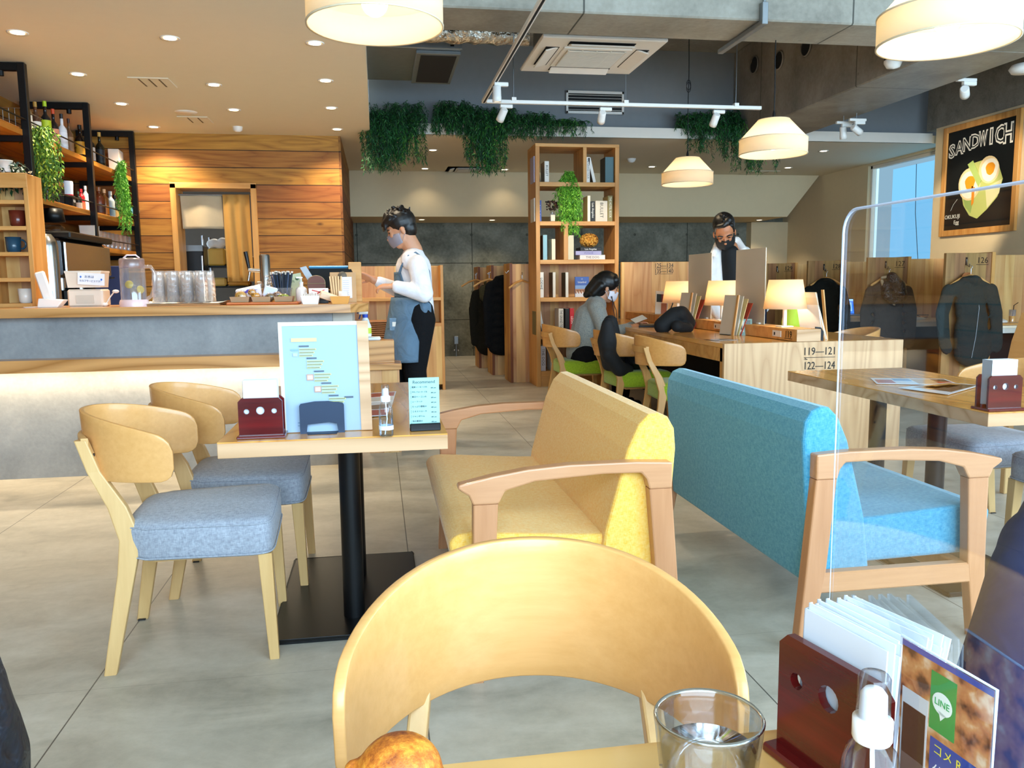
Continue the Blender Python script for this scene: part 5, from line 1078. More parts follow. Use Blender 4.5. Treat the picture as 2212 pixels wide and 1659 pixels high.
def coat(p,s,h,mat,lab,puff=False,hood=False,skew=0.,wd=.17,group=None,ry=0):
    o=thing('hanging_coat',lab,'coat',p,ry,group); m=MB(); m.M=Matrix.Diagonal((1,.42,1,1)); rnd=random.Random(int(p[0]*100))
    n=9
    for i in range(n):
        t=i/(n-1); z=-.12-t*(h-.2); r=wd*(.82+.30*t+.03*math.sin(t*9)); m.ball((skew*t+.01*math.sin(i*2.),-.1,z),r,mat,16,(1.1,1.,.55 if puff else .9))
    m.limb([(-.19*s,-.1,-.15),(0,-.1,-.08),(.19*s,-.1,-.15)],[.06,.075,.06],mat,12)
    for sd in (-1,1):
        P=[(sd*.20*s,-.1,-.15),(sd*.255*s,-.12,-.35),(sd*.25*s+skew*.4,-.14,-.6),(sd*.235*s+skew*.6,-.14,-h*.86)]
        m.limb(P,[.07,.066,.06,.058],mat,12)
        if puff:
            for k in range(7): t=k/6; a,b_=P[0],P[3]; m.ball(tuple(a[j]+(b_[j]-a[j])*t for j in range(3)),.073,mat,12,(1,1,.5))
    m.M=Matrix.Diagonal((1,.6,1,1)); m.limb([(-.07,-.08,-.06),(0,-.16,-.05),(.07,-.08,-.06)],[.04,.045,.04],mat,10)
    m.obj('body',o,remesh=.012)
    if hood:
        hh=MB(); hh.limb([(-.08,-.11,-.08),(-.07,-.13,-.18),(.0,-.15,-.24),(.08,-.13,-.18),(.08,-.11,-.08),(.0,-.08,-.0)],[.05,.06,.055,.06,.05,.06],hood,10); hh.ball((0,-.11,-.13),.085,hood,12,(1,.7,1.1)); hh.obj('hood',o,remesh=.01)
    return o
hk=[(5.2,6.6),(5.2,7.78),(5.2,8.97)]
hanger((5.2,6.57,1.24),'wooden hanger carrying the dark green jacket'); hanger((5.2,7.75,1.24),'wooden hanger carrying the brown parka'); hanger((5.2,8.94,1.24),'wooden hanger carrying the long black coat behind the lamp')
c=coat((5.19,6.565,1.19),1.05,.76,cloth('green_black_cloth','1c2a2a'),'dark green unlined jacket hanging on the divider marked 126',skew=.06,wd=.15)
MB().tube([(.03,-.075,-.08),(.06,-.095,-.3),(.03,-.11,-.55),(.0,-.11,-.74)],.003,plain('8a8f94',.4,.6),5).obj('zip',c)
MB().at((.0,-.02,-.05),(R(70),0,0)).lathe([(.07,-.003),(.07,.003)],plain('9c5a28',.6),16).obj('brown_collar_lining',c)
c=coat((5.2,7.745,1.17),1.02,.8,cloth('brown_parka','453a30',sc=10),'brown hooded parka hanging on the divider marked 127',puff=True,hood=cloth('black_shiny_lining','17181c',.3,.8,25,.6),wd=.16)
m=MB().limb([(-.12,-.09,-.03),(-.1,-.14,-.16),(-.02,-.17,-.27),(.07,-.15,-.2),(.13,-.09,-.06),(.04,-.05,.02),(-.1,-.06,.0)],[.018]*7,cloth('cream_rim','b39a78'),8); m.obj('hood_rim',c,remesh=.008)
coat((5.18,8.935,1.17),1.05,.95,cloth('black_coat','0e1210'),'black long coat hanging on the divider marked 128 behind the lamp',wd=.18)
x1=aY(1088,640,10.1).x; x2=aY(1057,640,11.0).x; x0_=aY(1126,600,9.25).x
h=hanger((0,0,0),'empty wooden hanger on the divider beside the bookshelf'); h.location=(x0_,9.33,1.25); h.rotation_euler=(0,0,R(32))
hanger((aY(1077,640,10.2).x-.12,10.2,1.27),'wooden hanger of the long padded coat in the rear aisle'); hanger((aY(1047,640,11.1).x-.12,11.1,1.27),'wooden hanger of the dark olive coat in the rear aisle')
coat((x1-.02,10.1,1.27),.75,1.0,cloth('black_down','0b0c0e'),'black padded long coat hanging in the rear aisle, nearer of two',puff=True,wd=.15)
coat((x2-.02,11.03,1.16),.8,.92,cloth('dark_olive_coat','1c1c16'),'dark olive coat hanging in the rear aisle, farther of two',wd=.14,hood=cloth('olive_lining','4a4a38'))
# things on booth desks
def deskp(px,Y): return (aY(px,690,Y).x,Y,.72)
o=thing('laptop','open laptop with bright blue screen on the booth desk','laptop',deskp(1832,9.12)); MB().box(-.15,.15,-.1,.11,0,.014,M_galv,.004).obj('base',o)
M_scr=emis('screen_blue','2f6fe0',.9); MB().at((0,.11,.01),(R(-12),0,0)).box(-.155,.155,0,.008,0,.2,M_black,.003).obj('lid',o); MB().at((0,.108,.01),(R(-12),0,0)).box(-.145,.145,-.001,0,.01,.19,M_scr).box(-.03,.12,-.002,-.0012,.04,.15,emis('screen_window','7fb0f2',1.)).box(-.14,-.05,-.002,-.0012,.02,.1,emis('screen_dark','1c3f90',.6)).box(-.145,.145,-.002,-.0012,.165,.19,emis('screen_bar','8fc0f8',.9)).obj('screen',o)
p=deskp(1963,7.95); mug(p[0],7.95,.72,plain('7d7a76',.4),'grey mug on the booth desk right of the brown parka',0,1.15)
o=thing('eyeglasses','folded dark eyeglasses lying on papers in booth 127','glasses',(deskp(1990,7.95)[0],7.93,.74)); MB().tube([(-.07,0,.03),(.07,0,.028)],.0035,M_black,5).tube([(-.07,0,.03),(-.03,-.03,.0),(.03,-.04,.01)],.003,M_black,5).obj('frame',o)
o=thing('tissue','crumpled white tissue beside the grey mug','tissue',(deskp(1985,7.9)[0],7.9,.72)); MB().ball((0,0,.01),.07,M_wmetal,10,(1.2,.7,.3)).obj('tissue',o)
o=thing('juice_glass','glass of orange juice with a bent black straw in booth 126','drink',(deskp(2186,6.85)[0],6.85,.735)); MB().lathe([(.026,0),(.03,.12),(.029,.12),(.025,.003)],M_gl2,18,cap=False).obj('glass',o); MB().lathe([(.025,.004),(.028,.058)],plain('f2a81c',.3),18).obj('juice',o); MB().tube([(0,0,.02),(.012,0,.16),(.055,0,.185)],.004,M_black,6).obj('straw',o)
o=thing('tray','wooden tray with white napkin in booth 126','tray',(deskp(2170,6.8)[0],6.8,.72)); MB().box(-.12,.12,-.09,.09,0,.013,M_pine,.004).obj('tray',o); MB().at((-.03,0,.025),(R(20),0,.3)).box(-.05,.05,-.03,.03,-.004,.02,M_wmetal,.008).obj('napkin',o)
# lime chair with black garment, back of far chair on the right
o=thing('black_garment','black jacket thrown over the back of the middle lime chair','jacket',(1.80,6.19,0)); m=MB(); rnd=random.Random(2)
m.M=Matrix.Identity(4); m.limb([(-.05,-.08,.83),(-.04,-.05,.70),(-.03,-.05,.52)],[.05,.085,.06],M_dark,12).limb([(.0,.02,.84),(.02,.05,.7),(.05,.0,.58)],[.06,.08,.07],M_dark,12).limb([(-.05,-.1,.6),(.04,-.1,.48),(.12,-.05,.47)],[.06,.06,.05],M_dark,12)
m.obj('cloth',o,remesh=.012)
o=thing('sports_bag','black bag lying on the seat of the middle lime chair','bag',(2.06,6.26,.47)); MB().box(-.16,.18,-.17,.17,0,.2,cloth('bag_black','111215',.5),.05).box(-.02,.05,-.175,-.17,.1,.14,plain('c9c7c0',.6)).obj('body',o,bev=(.03,3))
# ================================================================ people
M_skin=plain('c98f6c',.5,var=.05,Subsurface__Weight=.05); M_skin2=plain('b8764f',.5,var=.05); M_hair=plain('0d0b0b',.42,var=.1,spec=.5)
def frame_of(c,fwd,up=(0,0,1)):
    f=Vector(fwd).normalized(); s=Vector(up).cross(f).normalized(); u=f.cross(s); return Matrix(((f.x,s.x,u.x,c[0]),(f.y,s.y,u.y,c[1]),(f.z,s.z,u.z,c[2]),(0,0,0,1)))
def head_mesh(m,T,mat,k=1.):
    M0=m.M; m.M=T@Matrix.Scale(k,4)
    m.ball((-.012,0,.035),.088,mat,18,(1.1,.86,1.02)).ball((.022,0,-.028),.066,mat,16,(1.,.92,1.25)).ball((.05,0,-.088),.026,mat,12,(1,1.2,.9)).limb([(.0,0,-.075),(.045,0,-.085)],[.052,.032],mat)
    m.limb([(.083,0,.005),(.101,0,-.032)],[.009,.0135],mat,8).ball((.066,.03,-.015),.022,mat,10).ball((.066,-.03,-.015),.022,mat,10).limb([(.072,-.035,.02),(.08,0,.024),(.072,.035,.02)],[.012,.012,.012],mat,8)
    for s_ in (-1,1): m.ball((-.008,s_*.079,-.012),.02,mat,10,(.85,.42,1.45))
    m.limb([(-.025,0,-.05),(-.035,0,-.16)],[.052,.055],mat,12); m.M=M0
def face_parts(o,T,k,maskmat,eyes=True,browk=1.):
    m=MB(); m.M=T@Matrix.Scale(k,4)
    def f(u,v):
        a=(u-.5)*2*R(82); z=-.008-.088*v-.01*math.sin(v*math.pi); b=math.sin(math.pi*min(1,v*1.05))
        nose=.022*math.exp(-(a/.35)**2)*(1-v*.6); edge=abs(u-.5)*2
        z=z*(1-.25*edge**2)-.012*edge**2
        return (.012+(.072+.008*b)*math.cos(a)+nose,(.070+.005*b)*math.sin(a),z)
    m.sheet(f,20,10,maskmat); m.obj('face_mask',o,solid=.002)
    m=MB(); m.M=T@Matrix.Scale(k,4)
    for s_ in (-1,1): m.tube([(.022,s_*.070,-.03),(.0,s_*.079,-.0),(-.016,s_*.081,.014)],.0018,maskmat,5).tube([(.022,s_*.068,-.075),(.0,s_*.078,-.045),(-.02,s_*.08,-.03)],.0018,maskmat,5)
    m.obj('mask_loop',o)
    for s_ in (-1,1):
        m=MB(); m.M=T@Matrix.Scale(k,4); m.ball((.0835,s_*.031,.006),.0085,plain('120c0a',.2),10,(.5,1.5,.55)); m.obj('eye',o)
        m=MB(); m.M=T@Matrix.Scale(k,4); m.limb([(.087,s_*.016,.023),(.086,s_*.034,.029),(.076,s_*.05,.024)],[.0032*browk]*3,M_hair,6); m.obj('eyebrow',o)
def hand(m,wrist,d,palm_n,mat,curl=.6,k=1.,grip=None):
    """palm with four unequal bent fingers and a side thumb; d = pointing direction, palm_n = palm normal"""
    d=Vector(d).normalized(); n=Vector(palm_n); n=(n-d*n.dot(d)).normalized(); s=d.cross(n); w=Vector(wrist)
    for q in (-.022,-.008,.008,.022): m.limb([w+s*q*.7*k,w+d*.075*k+s*q*1.25*k],[.014*k,.012*k],mat,8)
    for q,L in ((-.029,.062),(-.010,.075),(.010,.070),(.029,.055)):
        a=w+d*.082*k+s*q*k; pts=[a]; ang=curl*.4; cur=a
        for f_ in (.42,.32,.26):
            cur=cur+(d*math.cos(ang)+n*math.sin(ang))*L*f_*k; pts.append(cur); ang+=curl*.8
        m.limb(pts,[.0088*k,.008*k,.0075*k,.0065*k],mat,8)
    t0=w+d*.022*k-s*.024*k; m.limb([t0,t0+(d*.6-s*.8+n*.25).normalized()*.034*k,t0+(d*.6-s*.8+n*.25).normalized()*.034*k+(d*.9-s*.1+n*.6).normalized()*.03*k],[.0115*k,.0098*k,.008*k],mat,8)
# ---- the barista, side on, facing left
def B(px,py,dy=0.): return aY(px,py,6.0+dy)
pb=thing('person','person in white sweatshirt, grey apron and grey face mask at the till','person',(0,0,0))
hc=B(866,497); T=frame_of(hc,(-.93,0,-.36)); m=MB(); head_mesh(m,T,M_skin,1.06)
neck=B(893,545); m.limb([B(879,520),neck],[.055,.058],M_skin,12)
sh=B(893,570); hip=B(903,690)
m.limb([neck,sh,B(895,640),hip],[.06,.10,.10,.11],M_skin,12)
LS,LE,LW=B(902,572,-.19),B(916,634,-.24),B(852,618,-.22); RS,RE,RW=B(888,570,.17),B(868,630,.2),B(806,604,.15)
m.limb([LS,LE,LW],[.05,.043,.030],M_skin,12).limb([RS,RE,RW],[.05,.042,.030],M_skin,12)
hand(m,LW,(-1,.1,.0),(0,.3,-1),M_skin,.9,1.05); hand(m,RW,(-.85,0,.35),(0,-.6,-1),M_skin,.9,1.05)
LK,RK=B(896,800,-.07),B(868,805,.1); LF,RF=(B(915,950,-.07).x,5.94,.06),(B(862,950,.1).x,6.1,.06)
for a,k_,f_ in ((hip+Vector((0,-.08,0)),LK,LF),(hip+Vector((0,.08,0)),RK,RF)): m.limb([a,k_,f_],[.09,.06,.04],M_skin,12)
m.obj('body',pb,remesh=.0065)
face_parts(pb,T,1.06,plain('8c8690',.8))
m=MB(); m.M=T@Matrix.Scale(1.06,4)
m.ball((-.022,0,.05),.096,M_hair,18,(1.06,.90,1.0)).ball((-.05,0,.0),.078,M_hair,14,(.8,.95,1.)).limb([(.03,-.05,.10),(.075,-.03,.085),(.1,-.01,.045)],[.03,.024,.01],M_hair).limb([(.03,.05,.10),(.08,.03,.08),(.098,.035,.04)],[.03,.022,.01],M_hair).limb([(.05,0,.12),(.095,.01,.07),(.11,-.02,.035)],[.028,.02,.008],M_hair)
rnd=random.Random(5)
for k in range(34):
    a=rnd.uniform(0,6.28); e=rnd.uniform(.25,1.45); v=Vector((math.cos(a)*math.cos(e),math.sin(a)*math.cos(e)*.85,math.sin(e))); q=Vector((-.022,0,.05))+v*.088; d=(v+Vector((.5,0,-.1))).normalized(); m.tube([q,q+d*.03,q+d*.045+Vector((0,0,-.006))],[.011,.007,.002],M_hair,6)
m.obj('hair',pb,remesh=.006)
M_sweat=cloth('white_sweatshirt','e9e6ea',.9,.35,9); m=MB()
m.limb([B(893,556),B(893,580),B(897,630),B(900,672)],[.085,.13,.125,.13],M_sweat,16).limb([B(886,562,-.14),B(894,556),B(888,562,.14)],[.07,.075,.07],M_sweat,12)
LWs=LW+(LE-LW)*.1; RWs=RW+(RE-RW)*.22
m.limb([LS,LE,LWs],[.073,.066,.044],M_sweat,14).limb([RS,RE,RWs],[.07,.062,.044],M_sweat,14).ball(LWs,.046,M_sweat,12).ball(B(925,680),.06,M_sweat,12,(.8,1.4,1.))
m.obj('sweatshirt',pb,remesh=.008)
M_trou=cloth('black_trousers','0d0d10',.9,.4,12); m=MB()
for a,k_,f_ in ((hip+Vector((.0,-.08,0)),LK,LF),(hip+Vector((.0,.08,0)),RK,RF)): m.limb([a,k_,(f_[0],f_[1],.1)],[.125,.085,.065],M_trou,14)
m.limb([B(902,675,-.07),B(902,675,.07)],[.12,.12],M_trou,14); m.obj('trousers',pb,remesh=.01)
for f_ in (LF,RF):
    m=MB().limb([(f_[0]+.03,f_[1],.045),(f_[0]-.14,f_[1],.035)],[.045,.035],M_dark,12); m.obj('shoe',pb,remesh=.008)
M_apron=cloth('grey_apron','5d7488',.9,.5,10)
m=MB()
def apr(u,v):
    # wraps the front and both sides from hip down to above the knee
    a=(u-.5)*2*R(112); z=B(880,642).z+(B(880,778).z-B(880,642).z)*v
    cx=B(897,650).x+(-.02-.05*v)*1.; r=.145+.035*v+.01*math.sin(u*17)*v; return (cx-r*math.cos(a)*(1.05),6.0+r*math.sin(a)*1.15,z)
m.sheet(apr,36,18,M_apron); m.obj('apron_skirt',pb,solid=.004)
m=MB()
def bib(u,v):
    a=(u-.5)*2*R(72)*(1-.35*(1-v)); z=B(880,588).z+(B(880,644).z-B(880,588).z)*v; cx=B(895,610).x; r=.142; return (cx-r*math.cos(a)-.002,6.0+r*math.sin(a)*1.1,z)
m.sheet(bib,24,12,M_apron); m.obj('apron_bib',pb,solid=.004)
MB().tube([B(862,592,-.12),B(868,574,-.16),B(882,552,-.19),B(898,545,-.16),B(915,558,-.2),B(927,586,-.2),B(930,622,-.2),B(926,648,-.18),B(915,660,-.16)],.012,M_apron,6,flat=.5).obj('apron_strap',pb)
m=MB().limb([B(909,648,-.14),B(915,665,-.16),B(917,690,-.15)],[.026,.032,.02],M_apron,8).limb([B(909,648,-.14),B(926,660,-.15),B(929,680,-.13)],[.02,.02,.012],M_apron,8).limb([B(909,648,-.14),B(907,684,-.16)],[.016,.01],M_apron,8); m.obj('apron_bow',pb,remesh=.006)
a=B(852,696,-.13); MB().box(a.x-.035,a.x+.03,a.y-.004,a.y+.002,a.z-.06,a.z+.03,cloth('pocket_grey','6c8396'),.002).box(a.x-.015,a.x+.015,a.y-.006,a.y-.003,a.z-.03,a.z+.002,plain('d8d2c8',.6)).obj('name_badge',pb)
# ---- the woman at the desk, seen from her right side
def W(px,py,dy=0.): return aY(px,py,7.3+dy)
pw=thing('person','person in grey checked jacket and white mask seated working at the desk','person',(0,0,0))
hc=W(1311,622); T=frame_of(hc,(.93,-.12,-.30)); m=MB(); head_mesh(m,T,M_skin,1.08)
sh=W(1283,668); hp=W(1258,775); m.limb([W(1297,640),W(1288,662)],[.05,.06],M_skin).limb([sh,W(1268,715),hp],[.10,.11,.13],M_skin,12)
RS,RE,RW=W(1292,672,-.17),W(1308,722,-.22),W(1362,706,-.14); LS,LE,LW=W(1290,672,.17),W(1318,725,.2),W(1374,700,.10)
m.limb([RS,RE,RW],[.045,.04,.027],M_skin).limb([LS,LE,LW],[.045,.04,.027],M_skin)
hand(m,RW,(.9,.25,.12),(0,.4,-1),M_skin,.7,.95); hand(m,LW,(.9,-.3,.1),(0,-.4,-1),M_skin,.7,.95)
KN=(W(1345,778).x,7.2,.46); KN2=(W(1345,778).x,7.4,.46)
for a,k_ in ((hp+Vector((0,-.1,-.02)),KN),(hp+Vector((0,.1,-.02)),KN2)): m.limb([a,k_,(k_[0]-.02,k_[1],.08)],[.09,.06,.04],M_skin)
m.obj('body',pw,remesh=.0065); face_parts(pw,T,1.08,plain('e6e3ec',.8))
m=MB(); m.M=T@Matrix.Scale(1.08,4)
m.ball((-.02,0,.045),.1,M_hair,18,(1.06,.93,1.0)).ball((-.06,0,-.02),.085,M_hair,14,(.9,1.,1.1)).limb([(-.07,0,.02),(-.12,0,-.06),(-.15,0,-.105)],[.08,.06,.03],M_hair,14).limb([(-.06,-.06,.0),(-.1,-.05,-.08)],[.04,.03],M_hair).limb([(.04,-.055,.08),(.07,-.06,.04)],[.035,.012],M_hair).limb([(.04,.055,.08),(.07,.06,.04)],[.035,.012],M_hair).limb([(.03,0,.1),(.075,0,.07)],[.04,.018],M_hair)
m.obj('hair',pw,remesh=.006)
M_jack=fabric('grey_check_jacket','76787a','a3a294'); m=MB()
m.limb([W(1287,660),W(1275,690),W(1262,735),W(1258,762)],[.10,.155,.145,.155],M_jack,16).limb([W(1288,664,-.15),W(1287,656),W(1288,664,.15)],[.075,.07,.075],M_jack,12).limb([RS,RE,RW+(RE-RW)*.12],[.075,.063,.042],M_jack,14).limb([LS,LE,LW+(LE-LW)*.12],[.075,.063,.042],M_jack,14).ball(W(1262,765),.16,M_jack,14,(1.05,1.15,.6))
m.obj('jacket',pw,remesh=.008)
m=MB()
for a,k_ in ((hp+Vector((0,-.1,.0)),KN),(hp+Vector((0,.1,.0)),KN2)): m.limb([a,k_,(k_[0]-.02,k_[1],.12)],[.115,.08,.055],M_trou,14)
m.limb([hp+Vector((0,-.1,.01)),hp+Vector((0,.1,.01))],[.13,.13],M_trou,14); m.obj('trousers',pw,remesh=.01)
for k_ in (KN,KN2): MB().limb([(k_[0]-.04,k_[1],.045),(k_[0]+.12,k_[1],.035)],[.04,.032],M_dark,10).obj('shoe',pw,remesh=.008)
MB().tube([W(1320,640,-.09),W(1331,670,-.12),W(1333,695,-.12),W(1330,712,-.12)],.0035,M_black,6).tube([W(1322,640,-.09),W(1324,665,-.12),W(1333,700,-.12)],.003,M_black,6).obj('lanyard',pw)
# ---- the man in the white jacket, leaning over the desk
def N_(px,py,dy=0.): return aY(px,py,7.3+dy)
pm=thing('person','person in open white hooded jacket and black mask standing behind the desk','person',(0,0,0))
hc=N_(1565,503,-.1); T=frame_of(hc,(-.28,-.80,-.62),(-.12,0,1)); K=1.2; m=MB(); head_mesh(m,T,M_skin2,K)
ch=N_(1583,575,.05); hp=Vector((3.53,7.4,.98)); m.limb([N_(1578,535,.0),ch],[.07,.12],M_skin2).limb([ch,Vector((3.45,7.38,1.2)),hp],[.14,.14,.14],M_skin2)
RS,RE,RW=N_(1536,575,.02),N_(1522,640,-.1),N_(1560,690,-.25); LS,LE,LW=N_(1622,568,.05),N_(1637,635,-.05),N_(1600,690,-.25)
RW.z=max(RW.z,.80); LW.z=max(LW.z,.80)
m.limb([RS,RE,RW],[.055,.045,.03],M_skin2).limb([LS,LE,LW],[.055,.045,.03],M_skin2); hand(m,RW,(.3,-.8,-.1),(0,0,-1),M_skin2,.5,1.); hand(m,LW,(-.3,-.8,-.1),(0,0,-1),M_skin2,.5,1.)
for s_ in (-.1,.1): m.limb([hp+Vector((0,s_,-.05)),(3.56,7.4+s_,.5),(3.56,7.4+s_,.08)],[.09,.065,.045],M_skin2)
m.obj('body',pm,remesh=.0065); face_parts(pm,T,K,plain('0c0c0e',.8),browk=1.6)
m=MB(); m.M=T@Matrix.Scale(K,4); m.ball((-.032,0,.062),.09,M_hair,18,(1.05,.95,1.0)).ball((-.06,0,.0),.08,M_hair,14,(.8,.98,1.)).limb([(.02,-.055,.075),(.025,-.07,.02)],[.022,.01],M_hair).limb([(.02,.055,.075),(.025,.07,.02)],[.022,.01],M_hair).limb([(.02,.04,.12),(.055,.0,.10),(.045,-.045,.09)],[.03,.018,.014],M_hair)
for k in range(20):
    a=rnd.uniform(0,6.28); e=rnd.uniform(.4,1.5); v=Vector((math.cos(a)*math.cos(e),math.sin(a)*math.cos(e)*.85,math.sin(e))); q=Vector((-.02,0,.055))+v*.09; m.tube([q,q+v*.02+Vector((.01,0,0))],[.01,.003],M_hair,6)
m.obj('hair',pm,remesh=.006)
m=MB().limb([N_(1577,548,-.05),N_(1584,600,-.06),Vector((3.43,7.32,1.05))],[.085,.13,.14],M_dark,16); m.obj('black_top',pm,remesh=.01)
M_wj=cloth('white_jacket','ebe8e6',.9,.3,9); m=MB()
for s_,pts,rs in ((-1,[N_(1548,548,.02),N_(1545,600,-.02),N_(1556,660,-.05),Vector((3.33,7.22,.92))],[.06,.085,.08,.08]),(1,[N_(1608,548,.05),N_(1622,600,.03),N_(1628,660,.0),Vector((3.62,7.35,.92))],[.07,.09,.09,.09])): m.limb(pts,rs,M_wj,14)
m.limb([N_(1596,556,.14),Vector((3.52,7.5,1.2)),Vector((3.55,7.52,.95))],[.12,.14,.14],M_wj,14).limb([RS,RE,RW+(RE-RW)*.1],[.082,.068,.048],M_wj,14).limb([LS,LE,LW+(LE-LW)*.1],[.085,.07,.048],M_wj,14)
m.limb([N_(1543,545,-.04),N_(1552,530,.06),N_(1590,522,.12),N_(1606,540,.0)],[.035,.045,.05,.035],M_wj,12)
m.obj('jacket',pm,remesh=.008)
m=MB()
for s_ in (-.1,.1): m.limb([hp+Vector((0,s_,-.02)),(3.56,7.4+s_,.5),(3.56,7.4+s_,.1)],[.12,.085,.065],cloth('navy_jeans','141c30'),14)
m.obj('jeans',pm,remesh=.01)
for s_ in (-.1,.1): MB().limb([(3.58,7.4+s_,.045),(3.42,7.4+s_,.035)],[.045,.035],M_wmetal,10).obj('shoe',pm,remesh=.008)
# ---- neighbours partly in the picture, built only as a coat and a jacket
M_navy=cloth('navy_wool','1b2950',.9,.35,6)
p=thing('neighbour_coat','navy coat of the neighbour seated beside the clear screen at right','coat',(0,0,0)); m=MB()
m.limb([(1.08,1.12,.70),(1.30,1.12,.735),(1.5,1.15,.73)],[.09,.1,.1],M_navy,16).limb([(1.05,1.1,.67),(.95,1.02,.44),(.93,.98,.2)],[.09,.12,.14],M_navy,16).limb([(1.2,1.12,.7),(1.15,1.05,.4),(1.1,1.0,.15)],[.16,.2,.2],M_navy,16); m.obj('cloth',p,remesh=.012)
p=thing('padded_jacket','black padded jacket of a neighbour at the bottom left corner of the picture','jacket',(0,0,0)); m=MB()
M_puff=cloth('black_padded','10141f',.45,.6,18,.5)
for k in range(9):
    t=k/8; y=1500+t*400; px=-118+35*math.sin(t*2.2); q=aY(px,y,.95); m.ball((q.x-.07,q.y,q.z-.02),.105,M_puff,16,(1.,1.1,.42 if k%2 else .36))
m.limb([aY(-165,1500,.95),aY(-155,1659,.95),aY(-145,1900,.95)],[.08,.1,.1],M_puff,14); q=aY(-60,1900,.95); m.limb([q,(q.x-.1,.95,.06)],[.1,.09],M_puff,12); m.obj('cloth',p,remesh=.008)
# ================================================================ things on the tables
M_mahog=wood('mahogany_lacquer','651010','3f0a0a',0,.18,2.,.3,None,0,'200808',.5,5,coat=.3)
def napkin_holder(p,rz,lab,flare=False):
    o=thing('napkin_holder',lab,'napkin holder',p,rz,'dark red napkin holders'); w_,h_=.061,.116
    def plate(y0,y1,name):
        hs=[(-.038,.078,.0075),(0,.080,.0115),(.038,.078,.0075)]
        # board with three real round holes: strips between hole polygons
        m=MB(); me=bmesh.new(); out=[(-w_,0),(w_,0),(w_,h_-.01),(w_-.01,h_),(-w_+.01,h_),(-w_,h_-.01)]
        vs=[me.verts.new((a,y0,b)) for a,b in out]; ed=[me.edges.new((vs[i],vs[(i+1)%6])) for i in range(6)]
        for cx_,cz_,r_ in hs:
            q=[me.verts.new((cx_+r_*math.cos(a),y0,cz_+r_*math.sin(a))) for a in [2*math.pi*i/16 for i in range(16)]]; ed+=[me.edges.new((q[i],q[(i+1)%16])) for i in range(16)]
        bmesh.ops.triangle_fill(me,use_beauty=True,edges=ed); me.verts.index_update()
        fv=[tuple(v.co) for v in me.verts]; ff=[tuple(v.index for v in f.verts) for f in me.faces]; me.free()
        m.add(fv,ff,M_mahog); return m.obj(name,o,solid=.008)
    plate(-.026,0,'front_plate'); plate(.026,0,'rear_plate')
    MB().box(-w_-.006,w_+.006,-.042,.042,-.0,.009,M_mahog,.002).obj('base_plate',o); MB().box(-w_,w_,.0 -.004,.004,.009,.02,M_mahog).obj('spacer',o)
    m=MB(); rnd=random.Random(3); n=14 if not flare else 22
    M_nap=plain('dde2ea',.9,var=.01)
    for k in range(n):
        y=-.020+.04*k/(n-1); t=(k/(n-1)-.5); lean=R(-8-12*t) if flare else R(0)
        hgt=.122+.006*math.sin(k*1.7) if flare else .148
        dx=(.004*math.sin(k*2.3) if flare else 0)
        m.at((dx,y,.018),(lean if flare else 0,0,(rnd.uniform(-.05,.05) if flare else 0))).box(-.047,.047,-.0007,.0007,0,hgt,M_nap).box(-.047,-.0462,-.0007,.003,0,hgt,M_nap)
    m.at().obj('napkins',o)['kind']='stuff'; return o
napkin_holder((-.405+.065,2.405,.72),0,'dark red napkin holder at the front left of the laid table')
a=aZ(2128,889,.72); napkin_holder((a.x+.07,a.y+.03,.72),R(0),'dark red napkin holder on the right table')
p0=aZ(1680,1590,.72); 
napkin_holder((p0.x+.03,p0.y-.075,.72),R(-77),'dark red napkin holder with fanned napkins in the foreground',True)
# sanitiser bottles
M_liq=glassy('clear_plastic_bottle',(.95,.97,1.),.02,1.4,.8); M_pump=plain('f3f4f6',.35)
def mist_bottle(p,lab,s=1.,rz=0,cap=True):
    o=thing('mist_spray_bottle',lab,'spray bottle',p,rz,'clear mist spray bottles')
    MB().lathe([(.018*s,0),(.0205*s,.003*s),(.0205*s,.078*s),(.017*s,.092*s),(.010*s,.100*s),(.010*s,.104*s)],M_liq,24).obj('body',o)
    MB().lathe([(.0195*s,.003*s),(.0195*s,.06*s)],glassy('liquid',(.86,.9,.93),0,1.2,.3),24,cap=True).obj('liquid',o)
    MB().lathe([(.0208*s,.02*s),(.0208*s,.032*s)],plain('e8f0f6',.5),24,cap=False).obj('label',o)
    MB().lathe([(.0125*s,.100*s),(.0135*s,.102*s),(.0135*s,.116*s),(.0095*s,.118*s),(.009*s,.134*s),(.006*s,.138*s),(.0,.138*s)],M_pump,24).obj('pump',o)
    MB().lathe([(.0115*s,.118*s),(.011*s,.146*s),(.009*s,.149*s),(0,.149*s)],glassy('cap_plastic',(.93,.94,.97),.1,1.4,1.),24,cap=False).obj('dust_cap',o)
    MB().tube([(0,0,.1*s),(.003*s,0,.05*s),(-.004*s,0,.005*s)],.0018*s,M_pump,6).obj('dip_tube',o); return o
q=aZ(835,942,.72); mist_bottle((q.x,q.y,.72),'clear mist spray bottle on the laid table beside menu stand')
q=aZ(1890,1455,.872); mist_bottle((q.x,q.y,.72),'clear mist spray bottle in the foreground beside the napkin holder',1.02)
for px,py,Y,l in ((1568,720,5.55,'small mist spray bottle on the desk near the 119 lamp'),(1467,707,6.1,'small mist spray bottle on the desk left of the farthest stand')):
    q=aZ(px,py,.75); mist_bottle((q.x,q.y,.75),l)
